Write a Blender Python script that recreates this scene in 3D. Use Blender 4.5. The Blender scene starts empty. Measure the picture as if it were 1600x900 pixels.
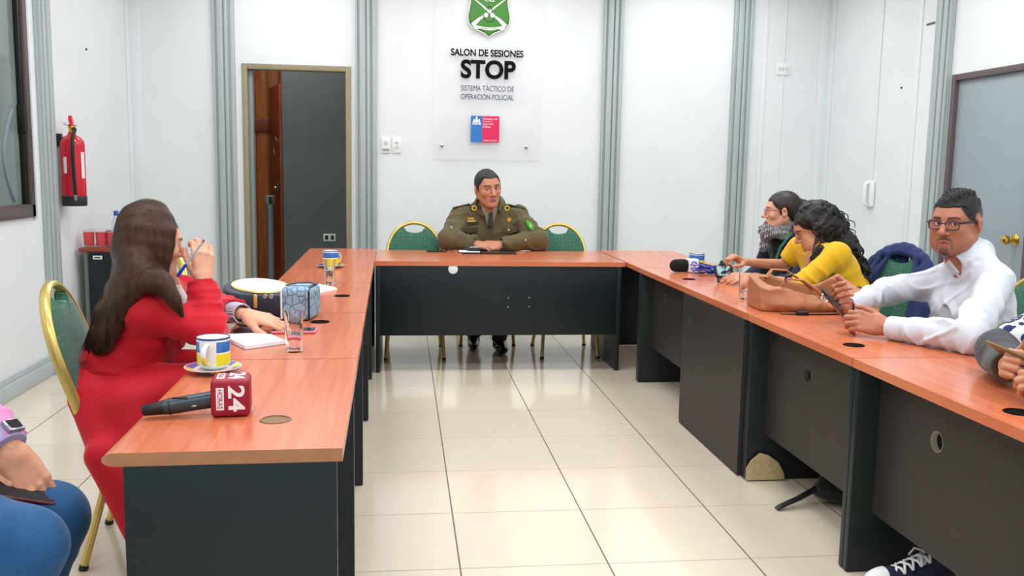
import bpy, bmesh, math, random
import numpy as np
from mathutils import Vector, Matrix
random.seed(7); rng = np.random.RandomState(7)
S = bpy.context.scene
COL = S.collection
PI = math.pi

# ------------------------------------------------------------ camera
CAMH = 1.27
FPX = 1420.0
_d = np.array([629 - 800, -(262 - 450), -FPX]); _d /= np.linalg.norm(_d)
_u = np.array([math.sin(.002), math.cos(.002), 0.0])
_r = np.cross(_d, _u); _r /= np.linalg.norm(_r)
_u = np.cross(_r, _d)
RW = np.array([_r, _d, _u])                 # camera -> world
cam_data = bpy.data.cameras.new('camera')
cam_data.sensor_width = 36.0
cam_data.lens = FPX / 1600 * 36.0
cam_data.clip_start = 0.05
cam = bpy.data.objects.new('camera', cam_data); COL.objects.link(cam)
M4 = np.eye(4); M4[:3, :3] = RW; M4[2, 3] = CAMH
cam.matrix_world = Matrix(M4.tolist())
S.camera = cam

# ------------------------------------------------------------ light and exposure
S.view_settings.view_transform = 'Standard'
S.view_settings.look = 'None'
S.view_settings.gamma = 1.0
S.view_settings.use_curve_mapping = False
S.view_settings.exposure = 0.10
W = bpy.data.worlds.new('world'); S.world = W; W.use_nodes = True
W.node_tree.nodes['Background'].inputs[0].default_value = (.9, .95, 1, 1)
W.node_tree.nodes['Background'].inputs[1].default_value = .35
ROOM = dict(x0=-2.1, x1=3.58, y0=-1.2, y1=7.5, z=2.95)
LIGHT_E = 19.0
for lx in (-.9, .75, 2.4):
    for ly in (.4, 2.7, 5.0, 6.75):
        ld = bpy.data.lights.new('ceiling_lamp', 'AREA'); ld.shape = 'RECTANGLE'
        ld.size = 1.0; ld.size_y = .6; ld.energy = LIGHT_E * (.60 if ly > 6 else 1.08); ld.color = (.96, .985, 1.0)
        lo = bpy.data.objects.new('ceiling_lamp', ld); COL.objects.link(lo)
        lo.location = (lx, ly, 2.9)
ld = bpy.data.lights.new('corridor_fill', 'AREA'); ld.shape = 'RECTANGLE'; ld.size = .9; ld.size_y = .4; ld.energy = 14; ld.color = (1, .95, .88)  # unseen fill light, added to brighten the corridor wall and planks
lo = bpy.data.objects.new('corridor_fill', ld); COL.objects.link(lo); lo.location = (-1.2, 8.5, 2.85)
# ------------------------------------------------------------ helpers
def ray(x, y): return RW @ np.array([x - 800., -(y - 450.), -FPX])
def at_z(x, y, z): v = ray(x, y); t = (z - CAMH) / v[2]; return np.array([0, 0, CAMH]) + t * v
def at_y(x, y, Y): v = ray(x, y); t = Y / v[1]; return np.array([0, 0, CAMH]) + t * v
def at_x(x, y, X): v = ray(x, y); t = X / v[0]; return np.array([0, 0, CAMH]) + t * v
def A(*v): return np.array(v[0] if len(v) == 1 else v, float)
def unit(v): v = np.asarray(v, float); return v / (np.linalg.norm(v) + 1e-12)
def srgb(r, g, b):
    f = lambda c: (c / 255 / 12.92) if c / 255 <= .04045 else ((c / 255 + .055) / 1.055) ** 2.4
    return (f(r), f(g), f(b))

def tag(o, label=None, cat=None, group=None, kind=None):
    if label: o['label'] = label
    if cat: o['category'] = cat
    if group: o['group'] = group
    if kind: o['kind'] = kind
    return o
def empty(name, loc, label, cat, group=None, rz=0):
    o = bpy.data.objects.new(name, None); COL.objects.link(o)
    o.location = loc; o.rotation_euler = (0, 0, rz); o.empty_display_size = .1
    return tag(o, label, cat, group)
def link_mesh(name, me, mat, parent=None, loc=None):
    o = bpy.data.objects.new(name, me); COL.objects.link(o)
    for m in (mat if isinstance(mat, (list, tuple)) else [mat]): me.materials.append(m)
    if parent is not None: o.parent = parent
    if loc is not None: o.location = loc
    return o

class G:
    """collects shapes for ONE mesh object"""
    def __init__(s): s.v = []; s.f = []; s.mi = []; s.m = 0
    def raw(s, v, f):
        b = len(s.v); s.v += [tuple(map(float, p)) for p in v]
        for q in f: s.f.append([b + i for i in q]); s.mi.append(s.m)
        return s
    def bm(s, bm):
        bm.verts.index_update()
        s.raw([v.co[:] for v in bm.verts], [[v.index for v in f.verts] for f in bm.faces]); bm.free(); return s
    def box(s, lo, hi, bevel=0, seg=2, M=None):
        bm = bmesh.new(); bmesh.ops.create_cube(bm, size=1)
        c = [(a + b) / 2 for a, b in zip(lo, hi)]; d = [abs(b - a) for a, b in zip(lo, hi)]
        for v in bm.verts: v.co = Vector([v.co[i] * d[i] + c[i] for i in range(3)])
        if bevel: bmesh.ops.bevel(bm, geom=bm.edges[:], offset=min(bevel, min(d) * .49), segments=seg, profile=.5, affect='EDGES')
        if M is not None: bm.transform(M)
        return s.bm(bm)
    def lathe(s, prof, n=32, c=(0, 0, 0), M=None):
        v = []; f = []
        for r, z in prof:
            for i in range(n):
                a = 2 * PI * i / n; v.append((r * math.cos(a), r * math.sin(a), z))
        for j in range(len(prof) - 1):
            for i in range(n):
                k = (i + 1) % n; f.append([j * n + i, j * n + k, (j + 1) * n + k, (j + 1) * n + i])
        if prof[0][0] > 1e-5: f.append([i for i in range(n)][::-1])
        if prof[-1][0] > 1e-5: f.append([(len(prof) - 1) * n + i for i in range(n)])
        P = [Vector(p) for p in v]
        if M is not None: P = [M @ p for p in P]
        return s.raw([(p[0] + c[0], p[1] + c[1], p[2] + c[2]) for p in P], f)
    def tube(s, pts, r, n=8, closed=False, flat=None):
        pts = [A(*p) for p in pts]; N = len(pts); v = []; f = []
        rs = r if hasattr(r, '__len__') else [r] * N
        prev = None
        for i, p in enumerate(pts):
            a = pts[(i - 1) % N] if (closed or i > 0) else p; b = pts[(i + 1) % N] if (closed or i < N - 1) else p
            t = unit(b - a)
            if prev is None:
                ref = A(0, 0, 1) if abs(t[2]) < .9 else A(1, 0, 0); n1 = unit(np.cross(t, ref))
            else: n1 = unit(prev - t * np.dot(prev, t))
            prev = n1; n2 = np.cross(t, n1)
            for k in range(n):
                a_ = 2 * PI * k / n; w = (1, 1) if flat is None else flat
                v.append(p + rs[i] * (math.cos(a_) * n1 * w[0] + math.sin(a_) * n2 * w[1]))
        for i in range(N if closed else N - 1):
            j = (i + 1) % N
            for k in range(n):
                l = (k + 1) % n; f.append([i * n + k, i * n + l, j * n + l, j * n + k])
        if not closed: f.append(list(range(n))[::-1]); f.append([(N - 1) * n + k for k in range(n)])
        return s.raw(v, f)
    def prism(s, poly, d0, d1, axes='xz'):
        """polygon in a plane, extruded along the third axis from d0 to d1"""
        idx = {'x': 0, 'y': 1, 'z': 2}; i, j = idx[axes[0]], idx[axes[1]]; k = 3 - i - j
        v = []
        for d in (d0, d1):
            for p in poly:
                q = [0, 0, 0]; q[i], q[j], q[k] = p[0], p[1], d; v.append(q)
        n = len(poly)
        return s.raw(v, [list(range(n)), [n + a for a in range(n)][::-1]] + [[a, (a + 1) % n, n + (a + 1) % n, n + a][::-1] for a in range(n)])
    def sphere(s, c, r, n=16, m=10, M=None):
        r = r if hasattr(r, '__len__') else (r, r, r)
        bm = bmesh.new(); bmesh.ops.create_uvsphere(bm, u_segments=n, v_segments=m, radius=1)
        for v in bm.verts: v.co = Vector([v.co[i] * r[i] for i in range(3)])
        if M is not None: bm.transform(M.to_4x4())
        for v in bm.verts: v.co += Vector(c)
        return s.bm(bm)
    def mesh(s, name, smooth=True, ang=40):
        me = bpy.data.meshes.new(name); me.from_pydata(s.v, [], s.f); me.validate()
        if len(me.polygons) == len(s.mi): me.polygons.foreach_set('material_index', s.mi)
        bm = bmesh.new(); bm.from_mesh(me); bmesh.ops.recalc_face_normals(bm, faces=bm.faces[:])
        ca = math.radians(ang)
        for f in bm.faces: f.smooth = smooth
        for e in bm.edges:
            if len(e.link_faces) == 2 and e.calc_face_angle(0) > ca: e.smooth = False
        bm.to_mesh(me); bm.free(); return me
    def obj(s, name, mat, parent=None, loc=None, smooth=True, ang=40):
        return link_mesh(name, s.mesh(name, smooth, ang), mat, parent, loc)

def copy_tree(o, parent=None):
    c = o.copy(); COL.objects.link(c)
    if parent is not None: c.parent = parent
    for ch in list(o.children): copy_tree(ch, c)
    return c

def text_mesh(txt, size, depth, bold=0, width=None, height=None, align='CENTER', rotM=None, spacing=1.0):
    cu = bpy.data.curves.new('txt', 'FONT'); cu.body = txt; cu.size = size; cu.extrude = depth; cu.offset = bold
    cu.align_x = align; cu.align_y = 'CENTER'; cu.space_character = spacing; cu.resolution_u = 8
    o = bpy.data.objects.new('txt', cu); COL.objects.link(o)
    bpy.context.view_layer.update()
    me = bpy.data.meshes.new_from_object(o.evaluated_get(bpy.context.evaluated_depsgraph_get()))
    bpy.data.objects.remove(o); 
    co = np.zeros(len(me.vertices) * 3); me.vertices.foreach_get('co', co); co = co.reshape(-1, 3)
    if len(co):
        lo, hi = co.min(0), co.max(0); c = (lo + hi) / 2
        co[:, :2] -= c[:2]
        if width: co[:, 0] *= width / (hi[0] - lo[0])
        if height: co[:, 1] *= height / (hi[1] - lo[1])
    f = [list(p.vertices) for p in me.polygons]; bpy.data.meshes.remove(me)
    return co, f
def text_on(g, txt, M, depth=.001, bold=0, width=None, height=None, size=.1):
    """letters added to g; M maps (x right, y up, z out) to the place"""
    co, f = text_mesh(txt, size, depth, bold, width, height)
    g.raw([(M @ Vector(p))[:] for p in co], f)
def frame_m(o, x, y):
    x = unit(x); y = unit(y); z = np.cross(x, y)
    return Matrix([[x[0], y[0], z[0], o[0]], [x[1], y[1], z[1], o[1]], [x[2], y[2], z[2], o[2]], [0, 0, 0, 1]])

# ------------------------------------------------------------ materials
def mat(name, col, rough=.5, metal=0, spec=.5, noise=0, nscale=20, bump=0, bscale=60, trans=0, ior=1.45, coat=0, emit=0, sheen=0, stretch=None, sss=0, vcol=False, alpha=1):
    m = bpy.data.materials.new(name); m.use_nodes = True; nt = m.node_tree; b = nt.nodes['Principled BSDF']
    b.inputs['Base Color'].default_value = (*col, 1); b.inputs['Roughness'].default_value = rough
    b.inputs['Metallic'].default_value = metal; b.inputs['Specular IOR Level'].default_value = spec
    b.inputs['IOR'].default_value = ior; b.inputs['Transmission Weight'].default_value = trans
    b.inputs['Coat Weight'].default_value = coat; b.inputs['Coat Roughness'].default_value = .08
    if sheen: b.inputs['Sheen Weight'].default_value = sheen; b.inputs['Sheen Roughness'].default_value = .4
    if sss: b.inputs['Subsurface Weight'].default_value = sss; b.inputs['Subsurface Radius'].default_value = (.012, .005, .003); b.inputs['Subsurface Scale'].default_value = 1
    if emit: b.inputs['Emission Color'].default_value = (*col, 1); b.inputs['Emission Strength'].default_value = emit
    if alpha < 1: b.inputs['Alpha'].default_value = alpha
    tc = nt.nodes.new('ShaderNodeTexCoord'); mp = nt.nodes.new('ShaderNodeMapping'); nt.links.new(tc.outputs['Object'], mp.inputs[0])
    if stretch: mp.inputs['Scale'].default_value = stretch
    src = None
    if vcol:
        at = nt.nodes.new('ShaderNodeAttribute'); at.attribute_name = 'Col'; src = at.outputs['Color']
        nt.links.new(src, b.inputs['Base Color'])
    if noise:
        n = nt.nodes.new('ShaderNodeTexNoise'); n.inputs['Scale'].default_value = nscale; n.inputs['Detail'].default_value = 4
        nt.links.new(mp.outputs[0], n.inputs['Vector'])
        mr = nt.nodes.new('ShaderNodeMapRange'); mr.inputs['From Min'].default_value = .3; mr.inputs['From Max'].default_value = .7
        mr.inputs['To Min'].default_value = 1 - noise; mr.inputs['To Max'].default_value = 1 + noise
        nt.links.new(n.outputs['Fac'], mr.inputs['Value'])
        mx = nt.nodes.new('ShaderNodeMix'); mx.data_type = 'RGBA'; mx.blend_type = 'MULTIPLY'; mx.inputs['Factor'].default_value = 1
        mx.inputs[6].default_value = (*col, 1)
        if src: nt.links.new(src, mx.inputs[6])
        nt.links.new(mr.outputs[0], mx.inputs[7]); nt.links.new(mx.outputs[2], b.inputs['Base Color'])
    if bump:
        n2 = nt.nodes.new('ShaderNodeTexNoise'); n2.inputs['Scale'].default_value = bscale; n2.inputs['Detail'].default_value = 3
        nt.links.new(mp.outputs[0], n2.inputs['Vector'])
        bp = nt.nodes.new('ShaderNodeBump'); bp.inputs['Strength'].default_value = bump; bp.inputs['Distance'].default_value = .004
        nt.links.new(n2.outputs['Fac'], bp.inputs['Height']); nt.links.new(bp.outputs[0], b.inputs['Normal'])
    return m
def nodes_of(m): return m.node_tree, m.node_tree.nodes['Principled BSDF']
def math_node(nt, op, a, b=None):
    n = nt.nodes.new('ShaderNodeMath'); n.operation = op
    for i, q in enumerate((a, b)):
        if q is None: continue
        if isinstance(q, (int, float)): n.inputs[i].default_value = q
        else: nt.links.new(q, n.inputs[i])
    return n.outputs[0]
def mix_col(nt, fac, a, b):
    mx = nt.nodes.new('ShaderNodeMix'); mx.data_type = 'RGBA'
    for i, q in ((0, fac), (6, a), (7, b)):
        if isinstance(q, (int, float)): mx.inputs[i].default_value = q
        elif isinstance(q, tuple): mx.inputs[i].default_value = (*q[:3], 1)
        else: nt.links.new(q, mx.inputs[i])
    return mx.outputs[2]

MT = {}
MT['wall'] = mat('wall_paint', srgb(230, 236, 239), .55, noise=.02, nscale=3, bump=.03, bscale=200)
MT['ceil'] = mat('ceiling_paint', srgb(235, 238, 238), .8)
MT['post'] = mat('post_paint', srgb(172, 183, 185), .4, noise=.04, nscale=8, stretch=(6, 6, .4))
MT['postdark'] = mat('post_joint', srgb(120, 132, 134), .5)
MT['base'] = mat('baseboard_paint', srgb(186, 196, 200), .4)
MT['frame'] = mat('door_frame_tan', srgb(150, 140, 112), .5, noise=.06, nscale=15)
MT['framebrown'] = mat('door_frame_brown', srgb(96, 82, 84), .4)
MT['alu'] = mat('brown_anodised', srgb(98, 86, 84), .35, metal=.3)
MT['dark'] = mat('desk_panel_dark', srgb(25, 35, 39), .4, spec=.35, noise=.06, nscale=6, bump=.05, bscale=150)
MT['brown'] = mat('desk_panel_brown', srgb(54, 48, 47), .45, spec=.35, noise=.05, nscale=5, bump=.05, bscale=150)
MT['black'] = mat('black_plastic', srgb(18, 18, 20), .4)
MT['blackhole'] = mat('cable_hole_black', srgb(8, 6, 6), .9, spec=.1)
MT['gold'] = mat('gold_metal', srgb(216, 192, 112), .3, metal=.55, noise=.05, nscale=20)
MT['brass'] = mat('brass', srgb(214, 176, 84), .22, metal=1)
MT['steel'] = mat('steel', srgb(190, 192, 195), .25, metal=1)
MT['white'] = mat('white_plastic', srgb(238, 240, 240), .4)
MT['paper'] = mat('paper', srgb(244, 245, 248), .7)
MT['glass'] = mat('clear_glass', (1, 1, 1), .02, trans=1, ior=1.45)
MT['lens'] = mat('spectacle_lens', (.96, .97, 1), .02, trans=1, ior=1.05, spec=.8)
MT['thinglass'] = mat('thin_glass', (.45, .46, .47), .05, spec=.6, alpha=.09)
# ------------------------------------------------------------ the setting
X0, X1, Y0, Y1, ZC = ROOM['x0'], ROOM['x1'], ROOM['y0'], ROOM['y1'], ROOM['z']
# floor tiles
mf = mat('floor_tile', srgb(226, 216, 200), .13, spec=.6, coat=.25); MT['floor'] = mf
nt, b = nodes_of(mf)
tc = nt.nodes.new('ShaderNodeTexCoord'); sp = nt.nodes.new('ShaderNodeSeparateXYZ'); nt.links.new(tc.outputs['Object'], sp.inputs[0])
def line(sock, off, per, w):
    u = math_node(nt, 'DIVIDE', math_node(nt, 'SUBTRACT', sock, off), per)
    fr = math_node(nt, 'FRACT', math_node(nt, 'ADD', u, 100.5))
    dist = math_node(nt, 'MULTIPLY', math_node(nt, 'ABSOLUTE', math_node(nt, 'SUBTRACT', fr, .5)), per)
    cell = math_node(nt, 'FLOOR', math_node(nt, 'ADD', u, 100.0))
    return math_node(nt, 'LESS_THAN', dist, w), cell
lx, cx = line(sp.outputs[0], .186, .4835, .0026)
ly, cy = line(sp.outputs[1], 2.768, .4745, .0022)
nz = nt.nodes.new('ShaderNodeTexNoise'); nz.inputs['Scale'].default_value = 9; nz.inputs['Detail'].default_value = 6; nt.links.new(tc.outputs['Object'], nz.inputs['Vector'])
cb = nt.nodes.new('ShaderNodeCombineXYZ'); nt.links.new(cx, cb.inputs[0]); nt.links.new(cy, cb.inputs[1])
wn = nt.nodes.new('ShaderNodeTexWhiteNoise'); nt.links.new(cb.outputs[0], wn.inputs['Vector'])
v = math_node(nt, 'ADD', math_node(nt, 'MULTIPLY', nz.outputs['Fac'], .5), math_node(nt, 'MULTIPLY', wn.outputs['Value'], .35))
tile = mix_col(nt, v, srgb(232, 220, 200), srgb(222, 209, 188))
g1 = mix_col(nt, ly, tile, srgb(172, 154, 132)); g2 = mix_col(nt, lx, g1, srgb(104, 90, 78))
nt.links.new(g2, b.inputs['Base Color'])
grout = math_node(nt, 'MAXIMUM', lx, ly)
nt.links.new(math_node(nt, 'ADD', math_node(nt, 'MULTIPLY', grout, .5), .13), b.inputs['Roughness'])
bp = nt.nodes.new('ShaderNodeBump'); bp.invert = True; bp.inputs['Strength'].default_value = .25; bp.inputs['Distance'].default_value = .002
nt.links.new(grout, bp.inputs['Height']); nt.links.new(bp.outputs[0], b.inputs['Normal'])

def struct(g, name, m, parent=None, **k):
    o = g.obj(name, m, parent, **k)
    if parent is None: o['kind'] = 'structure'
    return o
struct(G().box((X0 - .3, Y0 - .3, -.1), (X1 + .3, 10.2, 0)), 'floor', mf)
struct(G().box((X0 - .2, Y0 - .2, ZC), (X1 + .2, 10.2, ZC + .1)), 'ceiling', MT['ceil'])
DX0, DX1, DZ = -1.225, -.44, 2.03              # doorway in the back wall
g = G().box((X0 - .15, Y1, 0), (DX0, Y1 + .1, ZC)).box((DX1, Y1, 0), (X1 + .15, Y1 + .1, ZC)).box((DX0, Y1, DZ), (DX1, Y1 + .1, ZC))
struct(g, 'wall_back', MT['wall'])
# left wall with the window opening
WY0, WY1, WZ0, WZ1 = 3.6, 5.50, .955, 2.5
g = G().box((X0 - .12, Y0, 0), (X0, WY0, ZC)).box((X0 - .12, WY1, 0), (X0, Y1, ZC)).box((X0 - .12, WY0, 0), (X0, WY1, WZ0)).box((X0 - .12, WY0, WZ1), (X0, WY1, ZC))
struct(g, 'wall_left', MT['wall'])
RY0, RY1, RZ = 4.86, 5.66, 1.90                # door in the right wall
g = G().box((X1, Y0, 0), (X1 + .12, RY0, ZC)).box((X1, RY1, 0), (X1 + .12, Y1, ZC)).box((X1, RY0, RZ), (X1 + .12, RY1, ZC))
struct(g, 'wall_right', MT['wall'])
struct(G().box((X0 - .12, Y0 - .1, 0), (X1 + .12, Y0, ZC)), 'wall_front', MT['wall'])

# joint posts: grooved metal cover strips
def post_back(n, xc, w=.165):
    g = G().box((xc - w / 2, Y1 - .022, 0), (xc + w / 2, Y1, ZC), .004)
    for a, c in ((-.5, -.40), (-.30, -.02), (.04, .2), (.30, .5)):
        g.box((xc + a * w, Y1 - .04, 0), (xc + c * w, Y1 - .02, ZC), .006)
    struct(g, 'trim_%d' % n, MT['post'])
for n, xc in enumerate((-1.385, -.29, 1.71, 2.81)): post_back(n + 1, xc)
def post_side(n, X, sgn, yc, w=.17):
    g = G().box((X, yc - w / 2, 0), (X + sgn * .022, yc + w / 2, ZC), .004)
    for a, c in ((-.5, -.38), (-.26, .02), (.12, .5)):
        g.box((X + sgn * .02, yc + a * w, 0), (X + sgn * .04, yc + c * w, ZC), .006)
    struct(g, 'trim_%d' % n, MT['post'])
post_side(5, X0, 1, 5.72); post_side(6, X1, -1, 5.80)
# flat cover strips at the corners of the room
struct(G().box((X0, Y1 - .012, 0), (X0 + .09, Y1, ZC), .003).box((X0, Y1 - .09, 0), (X0 + .012, Y1, ZC), .003), 'trim_7', MT['wall'])
struct(G().box((X1 - .09, Y1 - .012, 0), (X1, Y1, ZC), .003).box((X1 - .012, Y1 - .09, 0), (X1, Y1, ZC), .003), 'trim_8', MT['wall'])
struct(G().box((X1 - .01, 6.10, 0), (X1, 6.16, ZC), .003), 'trim_9', MT['wall'])
struct(G().box((2.99, Y1 - .008, 0), (3.03, Y1, ZC), .002), 'trim_10', MT['wall'])
def baseb(name, lo, hi):
    g = G().box(lo, (hi[0], hi[1], .085), .004)
    d = [hi[0] - lo[0], hi[1] - lo[1]]
    if d[0] < d[1]:
        s = 1 if lo[0] < 0 else -1; xa = X0 if s > 0 else X1
        g.box((xa, lo[1], .08), (xa + s * .016, hi[1], .125), .006)
    else: g.box((lo[0], Y1 - .016, .08), (hi[0], Y1, .125), .006)
    struct(g, name, MT['base'])
baseb('baseboard_left', (X0, Y0, 0), (X0 + .028, Y1, .125))
baseb('baseboard_right', (X1 - .028, Y0, 0), (X1, RY0 - .06, .125))
baseb('baseboard_back', (DX1 + .04, Y1 - .028, 0), (X1, Y1, .125))

# window in the left wall (brown aluminium, grey panes)
mg = mat('window_glass_grey', srgb(120, 132, 130), .08, spec=.6, noise=.15, nscale=2.5)
w = G()
fw = .055
for lo, hi in (((X0 - .06, WY0, WZ0), (X0 + .02, WY1, WZ0 + .075)), ((X0 - .06, WY0, WZ1 - .06), (X0 + .02, WY1, WZ1)),
               ((X0 - .06, WY1 - .05, WZ0), (X0 + .02, WY1, WZ1)), ((X0 - .06, WY0, WZ0), (X0 + .02, WY0 + .05, WZ1)), ((X0 - .05, 4.5, WZ0), (X0 + .0, 4.56, WZ1))):
    w.box(lo, hi, .006)
wo = struct(w, 'window_1', MT['alu'])
G().box((X0 - .03, WY0 + .05, WZ0 + .075), (X0 - .022, WY1 - .05, WZ1 - .06)).obj('window_pane', mg, wo)
G().box((X0 - .022, WY1 - .085, WZ0 + .075), (X0 + .005, WY1 - .05, WZ1 - .06), .004).obj('sash', MT['black'], wo)
G().box((X0 - .02, WY1 - .10, 1.42), (X0 + .022, WY1 - .085, 1.58), .005).obj('window_handle', MT['black'], wo)
G().box((X0, WY1, WZ0 - .01), (X0 + .012, WY1 + .04, WZ1), .003).obj('window_trim', mat('window_trim_pale', srgb(196, 206, 216), .4), wo)
cb_ = []
for i in range(14): t = i / 13; cb_.append((X0 - .02, 5.33 - .12 * math.sin(PI * t) - .02 * t, 1.55 - .5 * t))
G().tube(cb_, .012, 8).obj('cable', mat('grey_cable', srgb(120, 140, 148), .4), wo)

# doorway in the back wall: frame, corridor behind
d1 = G()
for lo, hi in (((DX0 - .03, Y1 - .015, 0), (DX0 + .012, Y1 + .1, DZ + .03)), ((DX1 - .012, Y1 - .015, 0), (DX1 + .03, Y1 + .1, DZ + .03)), ((DX0 + .012, Y1 - .014, DZ - .012), (DX1 - .012, Y1 + .1, DZ + .03))):
    d1.box(lo, hi, .004)
struct(d1, 'door_1', MT['frame'])
mc = mat('corridor_grey', srgb(96, 108, 110), .5, noise=.05, nscale=4)
CY = 9.1
struct(G().box((-1.152, CY, 0), (1.2, CY + .08, ZC)), 'wall_corridor', mc)
struct(G().box((1.2, Y1 + .1, 0), (1.28, CY, ZC)), 'wall_corridor_end', mc)
mw = mat('plank_wood', srgb(176, 98, 42), .45, noise=.35, nscale=5, stretch=(14, 14, .7))
struct(G().box((-2.4, Y1 + .1, 0), (-2.32, CY + .9, ZC)), 'wall_corridor_left', mc)
gp = G()
for i in range(12): gp.box((-2.35 + i * .12, CY + .72, 0), (-2.35 + i * .12 + .117, CY + .76, ZC), .006)
struct(gp, 'wall_planks', mw)
gb = G()
for z in (1.62,): gb.box((-2.3, CY + .68, z), (-1.2, CY + .73, z + .14), .006)
mwr = mat('reddish_wood', srgb(132, 58, 32), .4, noise=.25, nscale=4, stretch=(10, 10, .6))
struct(gb, 'trim_11', mwr)
# half-open brown door in the corridor with rim lock and bolt
cd = G().box((-.02, 0, .02), (.02, .62, 2.05), .005)
cdo = struct(cd, 'door_3', mwr); cdo.location = (-1.165, CY + .03, 0); cdo.rotation_euler = (0, 0, math.radians(17))
G().box((-.045, .04, 1.0), (-.02, .16, 1.11), .008).obj('lock', mat('lock_bronze', srgb(96, 72, 52), .35, metal=.7), cdo)
G().lathe([(0, .012), (.012, .012), (.014, 0)], 14, M=Matrix.Translation((-.045, .10, 1.055)) @ Matrix.Rotation(-PI / 2, 4, 'Y')).obj('lock_cylinder', MT['steel'], cdo)
G().tube([(-.05, .12, 1.38), (-.06, .10, 1.42), (-.06, .09, 1.50), (-.05, .06, 1.54), (-.03, .05, 1.50)], .007, 8).obj('door_hook', MT['steel'], cdo)
# jamb seen inside the doorway on the left
struct(G().box((DX0 + .012, Y1 + .03, 0), (DX0 + .045, Y1 + .1, DZ - .012), .004), 'trim_12', mat('jamb_grey', srgb(128, 140, 146), .4))

# outlet on the corridor wall
def plate(name, loc, w, h, ax, label, cat, slots, m=None, group=None):
    """a wall plate whose face looks along -y (ax='y') or -x (ax='x')"""
    root = empty(name, loc, label, cat, group)
    g = G()
    if ax == 'y': g.box((-w / 2, -.012, -h / 2), (w / 2, 0, h / 2), .004)
    else: g.box((-.012, -w / 2, -h / 2), (0, w / 2, h / 2), .004)
    g.obj('plate', m or MT['white'], root)
    for (cx, cz, sw, sh, nm, sm) in slots:
        g = G()
        if ax == 'y': g.box((cx - sw / 2, -.016, cz - sh / 2), (cx + sw / 2, -.010, cz + sh / 2), .002)
        else: g.box((-.016, cx - sw / 2, cz - sh / 2), (-.010, cx + sw / 2, cz + sh / 2), .002)
        g.obj(nm, sm, root)
    return root
p = at_y(515, 371, CY)
plate('wall_outlet', p, .12, .075, 'y', 'pale double outlet low on the dark grey corridor wall', 'outlet', [(-.028, 0, .03, .04, 'socket', MT['black']), (.028, 0, .03, .04, 'socket', MT['black'])])
gs = mat('switch_grey', srgb(206, 212, 214), .4)
for px, lab, sl in ((603, 'left one of two white wall plates beside the doorway, with a grey lower strip', [(0, .022, .035, .03, 'switch', gs), (0, -.035, .055, .018, 'strip', mat('strip_grey', srgb(150, 158, 160), .5))]),
                    (620, 'right one of two white wall plates beside the doorway, with two small rockers', [(0, .022, .03, .022, 'switch', gs), (0, -.012, .03, .022, 'switch', gs)])):
    p = at_y(px, 227, Y1); plate('light_switch', p, .072, .125, 'y', lab, 'switch', sl, group='wall plates beside the doorway')
p = at_y(1223, 108, Y1)
jb = plate('junction_box', (p[0], Y1, p[2]), .12, .10, 'y', 'white surface outlet box high on the back wall below a thin vertical conduit', 'outlet box', [(-.03, 0, .02, .03, 'socket', gs), (0, 0, .016, .03, 'socket', gs), (.03, 0, .02, .03, 'socket', gs)])
o = G().box((p[0] - .009, Y1 - .012, p[2] + .05), (p[0] + .009, Y1, ZC), .003).box((p[0] - .006, Y1 - .010, .3), (p[0] + .006, Y1, p[2] - .05), .003).obj('conduit', MT['white'])
tag(o, 'thin white cable conduit running up the back wall through the outlet box', 'conduit')

# grey door in the right wall
mgd = mat('door_grey', srgb(150, 162, 170), .5, noise=.02, nscale=2)
d2 = G()
for lo, hi in (((X1 - .012, RY1 - .005, 0), (X1 + .1, RY1 + .035, RZ + .035)), ((X1 - .012, RY0 - .035, 0), (X1 + .1, RY0 + .005, RZ + .035)), ((X1 - .011, RY0 + .005, RZ - .005), (X1 + .1, RY1 - .005, RZ + .035))):
    d2.box(lo, hi, .004)
d2o = struct(d2, 'door_2', MT['framebrown'])
G().box((X1 + .02, RY0, .01), (X1 + .06, RY1, RZ), .003).obj('door_leaf', mgd, d2o)
kp = at_x(1582, 375, X1)
kM = Matrix.Translation((X1 + .02, kp[1], kp[2])) @ Matrix.Rotation(-PI / 2, 4, 'Y')
G().lathe([(.034, 0), (.034, .004), (.026, .010), (.012, .014), (.011, .034), (.018, .040), (.027, .052), (.029, .066), (.024, .080), (.012, .086), (0, .087)], 24, M=kM).obj('door_knob', MT['brass'], d2o)
# intercom handset with its cord on the right wall
ip = at_x(1362, 303, X1)
ic = empty('wall_intercom', (X1, ip[1], ip[2]), 'white wall intercom handset hanging on the right wall under a long cord', 'intercom')
G().box((-.03, -.055, -.10), (0, .055, .10), .014, 3).obj('housing', MT['white'], ic)
G().tube([(-.035, 0, -.085), (-.055, 0, -.075), (-.058, 0, -.02), (-.058, 0, .03), (-.055, 0, .075), (-.035, 0, .085)], .016, 10).obj('handset', MT['white'], ic)
G().box((-.036, .025, -.05), (-.028, .045, .05), .003).obj('button_panel', mat('intercom_beige', srgb(190, 184, 172), .5), ic)
G().box((-.036, -.012, -.085), (-.03, .0, -.072), .002).obj('logo_dot', MT['black'], ic)
cp = at_x(1383, 0, X1)
o = G().tube([(X1 - .006, ip[1], ip[2] + .1), (X1 - .006, ip[1] - .005, ip[2] + .5), (X1 - .006, cp[1], cp[2]), (X1 - .006, cp[1], ZC)], .005, 6).obj('intercom_cord', MT['white'])
tag(o, 'thin white cord running up the right wall from the intercom', 'cord')
lp = at_x(1455, 37, X1)
o = G().box((X1 - .004, lp[1] - .05, lp[2] - .007), (X1, lp[1] + .05, lp[2] + .007), .001).obj('wall_label', mat('label_dark', srgb(90, 94, 98), .5))
tag(o, 'small dark strip label high on the right wall near the post', 'label')
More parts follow.
